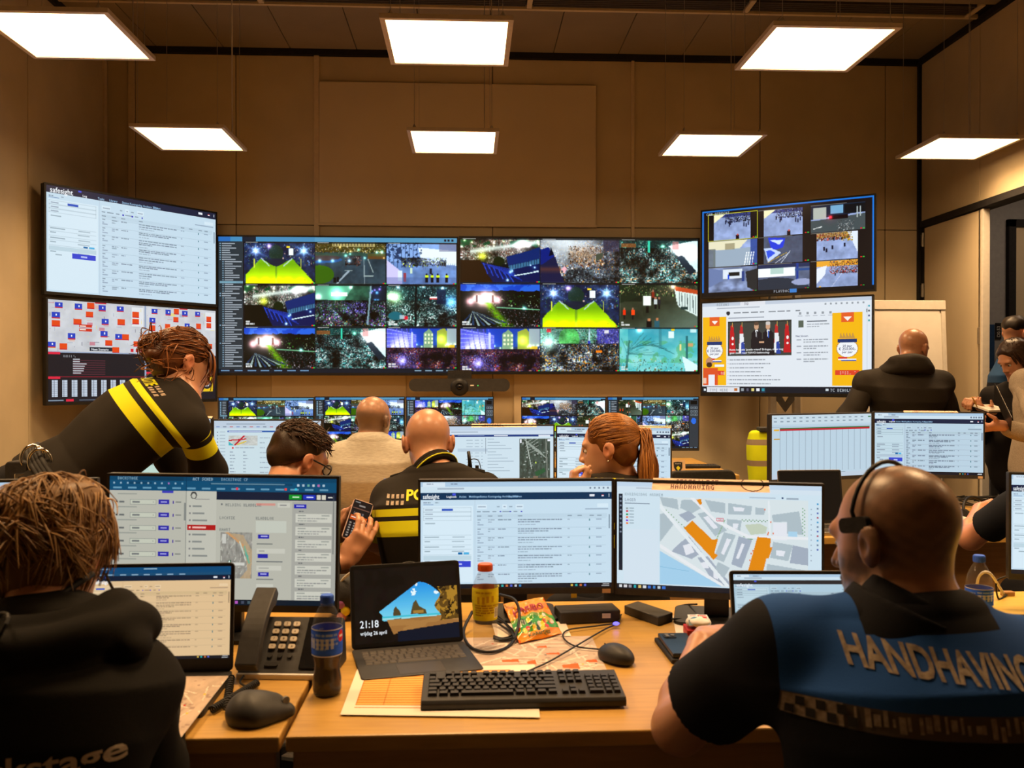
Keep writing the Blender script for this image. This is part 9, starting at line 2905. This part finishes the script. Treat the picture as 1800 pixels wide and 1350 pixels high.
# inventory stickers and memo slips on the front monitors belong to them
r0, c, w, h, yaw, T = MON[12]
MB().box((w / 2 - 0.034,-0.0052,-h / 2 + 0.001),(w / 2 - 0.010,-0.004,-h / 2 + 0.013)).build('sticker', 'card', r0).matrix_local = T
M['memo'] = mat('yellow_memo', (0.75,0.58,0.05),0.7, var=0.05)
MB().box((w * 0.28,0.002,-h / 2 - 0.014),(w * 0.31,0.003,-h / 2 + 0.002)).build('memo_slip', 'memo', r0).matrix_local = T
r0, c, w, h, yaw, T = MON[10]
MB().box((w / 2 - 0.032,-0.0052,-h / 2 + 0.002),(w / 2 - 0.010,-0.004,-h / 2 + 0.014)).build('sticker', 'card', r0).matrix_local = T
# keyboard, shield card and chair at the back wall desk
k_ = G(1222,822,0.80)
kb2 = empty('keyboard', (k_[0], k_[1], 0.80),0, 'black keyboard on the free end of the back wall desk', 'keyboard')
MB().rbox((-0.17,-0.07,0),(0.17,0.07,0.018),0.008,3).build('base', 'black', kb2, bevel=0.002)
kb_keys(kb2,-0.16,0.16,0.062,-0.062,0.018,14,5, 'key_black', 0.004)
k_ = P(1192,814,6.0)
sc_ = empty('sign_card', (k_[0], 6.0,0.80),0, 'folded card with black and yellow shield on the back wall desk', 'sign', 'paper name cards folded over monitors')
MB().add([(-0.05,-0.01,0.0),(0.05,-0.01,0.0),(0.05,0.012,0.095),(-0.05,0.012,0.095)], [(0,1,2,3)]).build('front_flap', 'card', sc_)
MB().add([(-0.05,0.035,0.0),(0.05,0.035,0.0),(0.05,0.012,0.095),(-0.05,0.012,0.095)], [(0,1,2,3)]).build('back_flap', 'card', sc_)
Ts = Matrix.Translation((0.0,0.0005,0.05)) @ Matrix.Rotation(math.radians(-13),4, 'X')
sh_ = [(-0.03,0.032),(0,0.036),(0.03,0.032),(0.028,-0.006),(0.016,-0.026),(0,-0.038),(-0.016,-0.026),(-0.028,-0.006)]
MB().prism(sh_, 0,0.002, Ts @ Matrix.Rotation(PI / 2,4, 'X')).build('shield', 'black', sc_)
MB().prism([(-0.014,-0.006),(0,0.008),(0.014,-0.006),(0,-0.026)], 0,0.003, Ts @ Matrix.Rotation(PI / 2,4, 'X')).build('flame', 'yellow_print', sc_)
text_part('lettering', 'POLITIE', 0.008, 'paper', sc_, Ts @ Matrix.Translation((0,-0.0028,0.018)), align='CENTER', extrude=0.0)
k_ = P(1222,826,5.5)
office_chair(k_[0], 5.72,8, 'black chair pushed up to the free end of the back wall desk', True, 0.46, P(1222,826,5.5)[2], None)
k_ = P(1313,830,5.0)
# hi-vis vest hung on a chair back
vx = P(1344,800,5.05)
ch = office_chair(vx[0] + 0.06,5.20,0, 'black chair carrying the yellow safety vest', True, 0.46,1.10, None)
ch.scale = (0.55,0.6,1)
vr = empty('safety_vest', (vx[0] + 0.03,5.05,0.62),0, 'bright yellow safety vest with two grey bands on a chair back', 'vest')
ztop = P(1336,757,5.0)[2]
tv, _f4 = torso(V(vx[0] + 0.03,5.05,0.64), V(vx[0] + 0.03,5.05, ztop), V(1,0,0), [(0.0,0.09,0.05,0),(0.5,0.11,0.055,0),(0.85,0.13,0.05,0),(0.97,0.125,0.04,0),(1.0,0.11,0.03,0)], sq=3.0)
H_ = ztop - 0.62
zz = lambda py: P(1336, py, 5.0)[2] - 0.62
vm = cloth('hi_vis', (0.52,0.64,0.012), [([((0,0,1), zz(783), zz(773))], (0.24,0.19,0.14)),([((0,0,1), zz(820), zz(810))], (0.24,0.19,0.14)),([((0,0,1), zz(772),2.0),((1,0,0),-0.02,0.015)], (0.24,0.19,0.14))], bscale=300)
solid('vest_body', [tv], 0.009, vm, vr, disp=waves(26,0.006,13, stretch=(1,1,0.4)))
MB().box((-0.07,-0.05, ztop - 0.62 - 0.01),(0.12,0.03, ztop - 0.62 + 0.018)).build('neck_strap', 'black_soft', vr, bevel=0.006)
# flip chart
fx = P(1590,600,6.9)
fc = empty('flip_chart', (fx[0], 6.92,0),0, 'white flip chart with paper pad behind the man in the jacket', 'flip chart')
zt_, zb_ = P(1600,526,6.9)[2], P(1600,760,6.9)[2]
x0_, x1_ = P(1508,600,6.9)[0] - fx[0], P(1671,600,6.9)[0] - fx[0]
lean = Matrix.Translation((0,0, zb_)) @ Matrix.Rotation(math.radians(-4),4, 'X')
hb = zt_ - zb_
MB().box((x0_ + 0.03,0.0,0.03),(x1_ - 0.03,0.015, hb - 0.07)).build('board', 'paper', fc).matrix_local = lean
for a_, b_2 in ((x0_, x0_ + 0.035),(x1_ - 0.035, x1_)):
 MB().box((a_, -0.012,0),(b_2,0.02, hb)).build('frame_side', 'white_metal', fc, bevel=0.004).matrix_local = lean
MB().box((x0_, -0.02, hb - 0.075),(x1_, 0.02, hb)).build('clamp_bar', 'white_metal', fc, bevel=0.005).matrix_local = lean
MB().box((x0_, -0.06,-0.02),(x1_, 0.02,0.02)).build('pen_tray', 'white_metal', fc, bevel=0.004).matrix_local = lean
MB().box((x0_ + 0.05,-0.010,0.10),(x1_ - 0.05,-0.002, hb - 0.078)).build('paper_pad', 'paper', fc).matrix_local = lean
for a_, dy in ((x0_ + 0.05,-0.05),(x1_ - 0.05,-0.05),(0.5 * (x0_ + x1_),0.45)):
 MB().tube([(a_, 0.05 if dy < 0 else 0.16, zt_ - 0.1 if dy > 0 else zb_ + 0.1),(a_, dy, 0.012)], 0.014,8).build('leg', 'metal', fc, smooth=True)
# clutter on the right middle desk: headset, cables, paper bag
p = G(1720,884, DZ)
hd = empty('headset', (P(1718,870,4.2)[0], 4.2, DZ), math.radians(20), 'black headset lying on the right middle desk among cables', 'headset')
MB().tube([(0.085 * math.cos(a),0.03 * math.sin(a),0.05 + 0.075 * math.sin(a)) for a in [math.radians(-20 + 10 * k) for k in range(23)]], 0.007,8).build('headband', 'black', hd, smooth=True)
for sx in (-1,1):
 MB().lathe([(0.036,-0.012),(0.038,0.0),(0.03,0.014)], 18).build('ear_cup', 'black_soft', hd, smooth='auto').matrix_local = Matrix.Translation((sx * 0.085,0,0.04)) @ Matrix.Rotation(PI / 2,4, 'Y')
MB().tube([(0.085,-0.01,0.03),(0.06,-0.09,0.05),(0.0,-0.12,0.075)], 0.0025,6).build('boom', 'black', hd)
MB().sphere((0.0,-0.12,0.078),0.012,10,8).build('microphone', 'black_soft', hd, smooth=True)
q = random.Random(9)
for k in range(5):
 pts = [G(1660 + 26 * k, 880 + q.uniform(-8,4), DZ + 0.012)]
 for j in range(4):
  pts.append(G(1650 + q.uniform(0,120), q.uniform(868,892), DZ + q.uniform(0.008,0.05)))
 cord(['first', 'second', 'third', 'fourth', 'fifth'][k] + ' tangled black cable from the left beside the headset on the right desk', pts, 0.0035)
pb = empty('paper_bag', (P(1680,890,4.02)[0], 4.02, DZ), math.radians(12), 'crumpled white paper bag on the right middle desk', 'bag')
t_ = empty('tmp', (0,0,0))
o, _ = solid('bag', [ell(V(0,0,0.03),(0.085,0.06,0.032), None, 0.02), cap(V(-0.05,0.0,0.03), V(0.08,-0.02,0.045),0.022,0.012,0.02), half(V(0,0,0.001), V(0,0,-1),0.003)], 0.005, 'paper', t_, parent=pb, disp=waves(90,0.006,8))
bpy.data.objects.remove(t_)
MB().tube([(0.02,-0.03,0.05),(0.06,-0.035,0.06)], 0.006,6,0.003).build('twisted_corner', 'paper', pb)
# clutter behind the left front monitor: headset and pink folder by the water bottle
hd = empty('headset', (P(634,862,4.08)[0], 4.08, DZ), math.radians(-10), 'black headset lying beside the water bottle in the middle row', 'headset')
MB().tube([(0.09 * math.cos(a),0.02 * math.sin(a),0.03 + 0.07 * math.sin(a)) for a in [math.radians(0 + 9 * k) for k in range(21)]], 0.006,8).build('headband', 'black', hd, smooth=True)
for sx in (-1,1):
 MB().lathe([(0.034,-0.012),(0.036,0.0),(0.028,0.014)], 18).build('ear_cup', 'black_soft', hd, smooth='auto').matrix_local = Matrix.Translation((sx * 0.085,0,0.036)) @ Matrix.Rotation(PI / 2,4, 'Y')
MB().tube([tuple(x) for x in spline([(0.09,0,0.03),(0.14,-0.03,0.06),(0.2,-0.02,0.055),(0.27,0.02,0.012)], 6)], 0.0028,6).build('lead', 'cable', hd)
pk = empty('pink_folder', (P(612,880,3.98)[0], 4.0, DZ), math.radians(15), 'glossy pink wrapper on the desk behind the held phone', 'wrapper')
t_ = empty('tmp', (0,0,0))
solid('wrapper', [ell(V(0,0,0.03),(0.10,0.07,0.035), None, 0.02), half(V(0,0,0.001), V(0,0,-1),0.003)], 0.006, mat('pink_foil', (0.75,0.12,0.12),0.3, var=0.15, scale=30), t_, parent=pk, disp=waves(70,0.006,2))
bpy.data.objects.remove(t_)
# dark organiser bag with yellow badge behind the tablet
bg = empty('bag', (P(668,1030,2.72)[0], 2.66, DZ),0, 'dark cable bag with a yellow badge behind the tablet', 'bag')
t_ = empty('tmp', (0,0,0))
solid('bag_body', [cap(V(-0.11,0.0,0.06), V(0.15,0.0,0.07),0.06,0.055,0.03), ell(V(0.0,0,0.05),(0.16,0.07,0.06), None, 0.03), half(V(0,0,0.001), V(0,0,-1),0.004)], 0.007, 'black_soft', t_, parent=bg, disp=waves(40,0.005,4))
bpy.data.objects.remove(t_)
MB().prism([(-0.016,-0.004),(-0.004,0.008),(0.018,0.010),(0.008,-0.002),(0.014,-0.010),(-0.010,-0.010)], 0,0.003, Matrix.Translation((0.09,-0.03,0.128)) @ Matrix.Rotation(math.radians(60),4, 'X')).build('badge', 'yellow_print', bg)
sp_ = empty('candy_wrapper', (P(600,1050,2.60)[0], 2.60, DZ),0, 'purple and yellow sweet wrapper beside the tablet', 'wrapper')
for dx, dz, cc in ((0.0,0.05,(0.35,0.12,0.35)),(0.012,0.03,(0.75,0.6,0.02)),(0.0,0.012,(0.72,0.3,0.3))):
 MB().sphere((dx, 0, dz),0.014,10,8,(1,0.7,1.1)).build('wrap', mat('wrap_foil', cc, 0.3, var=0.1), sp_, smooth=True)
# waste bin and cup seen under the right middle desk
wb_ = empty('waste_bin', (P(1732,1000,4.2)[0], 4.3,0),0, 'pale waste bin under the right middle desk', 'bin')
MB().lathe([(0.11,0.0),(0.14,0.36),(0.145,0.36),(0.12,0.02)], 24, cap=False).build('bucket', 'white_metal', wb_, smooth='auto')
MB().lathe([(0.11,0.002),(0.11,0.006)], 24).build('bottom', 'white_metal', wb_)
t_ = empty('tmp', (0,0,0))
solid('rubbish', [ell(V(0,0,0.34),(0.12,0.11,0.05), None, 0.02)], 0.01, 'paper', t_, parent=wb_, disp=waves(50,0.01,6))
bpy.data.objects.remove(t_)
# white tape and pen on the pale yellow desk
wp_ = G(1768,1035, DZ)
cord('white cable curling on the pale yellow desk', [G(1715,1040, DZ + .006), P(1722,1012,2.75), P(1740,1008,2.72), G(1765,1045, DZ + .006)], 0.0045, 'cable_white')
cord('black cable on the pale yellow desk', [G(1770,1046, DZ + .005), G(1755,1052, DZ + .005), P(1752,1022,2.75), P(1772,1012,2.74)], 0.003)
cp_ = G(1771,1047, DZ)
MB().rbox((-0.02,-0.012,0),(0.02,0.012,0.014),0.006,3).build('wooden_token', 'desk_side', None, bevel=0.002).location = cp_
tag(bpy.data.objects['wooden_token'], 'small brown wooden token on the pale yellow desk', 'token')
# small webcam style stand on the middle desk
wc_ = empty('desk_speaker', (P(1310,850,4.3)[0], 4.3, DZ),0, 'small black puck speaker left of the spreadsheet monitor', 'speaker')
MB().lathe([(0.03,0),(0.032,0.06),(0.028,0.075)], 20).build('body', 'black', wc_, smooth='auto')
MB().lathe([(0.0325,0.05),(0.0325,0.054)], 20).build('ring', 'grey', wc_)
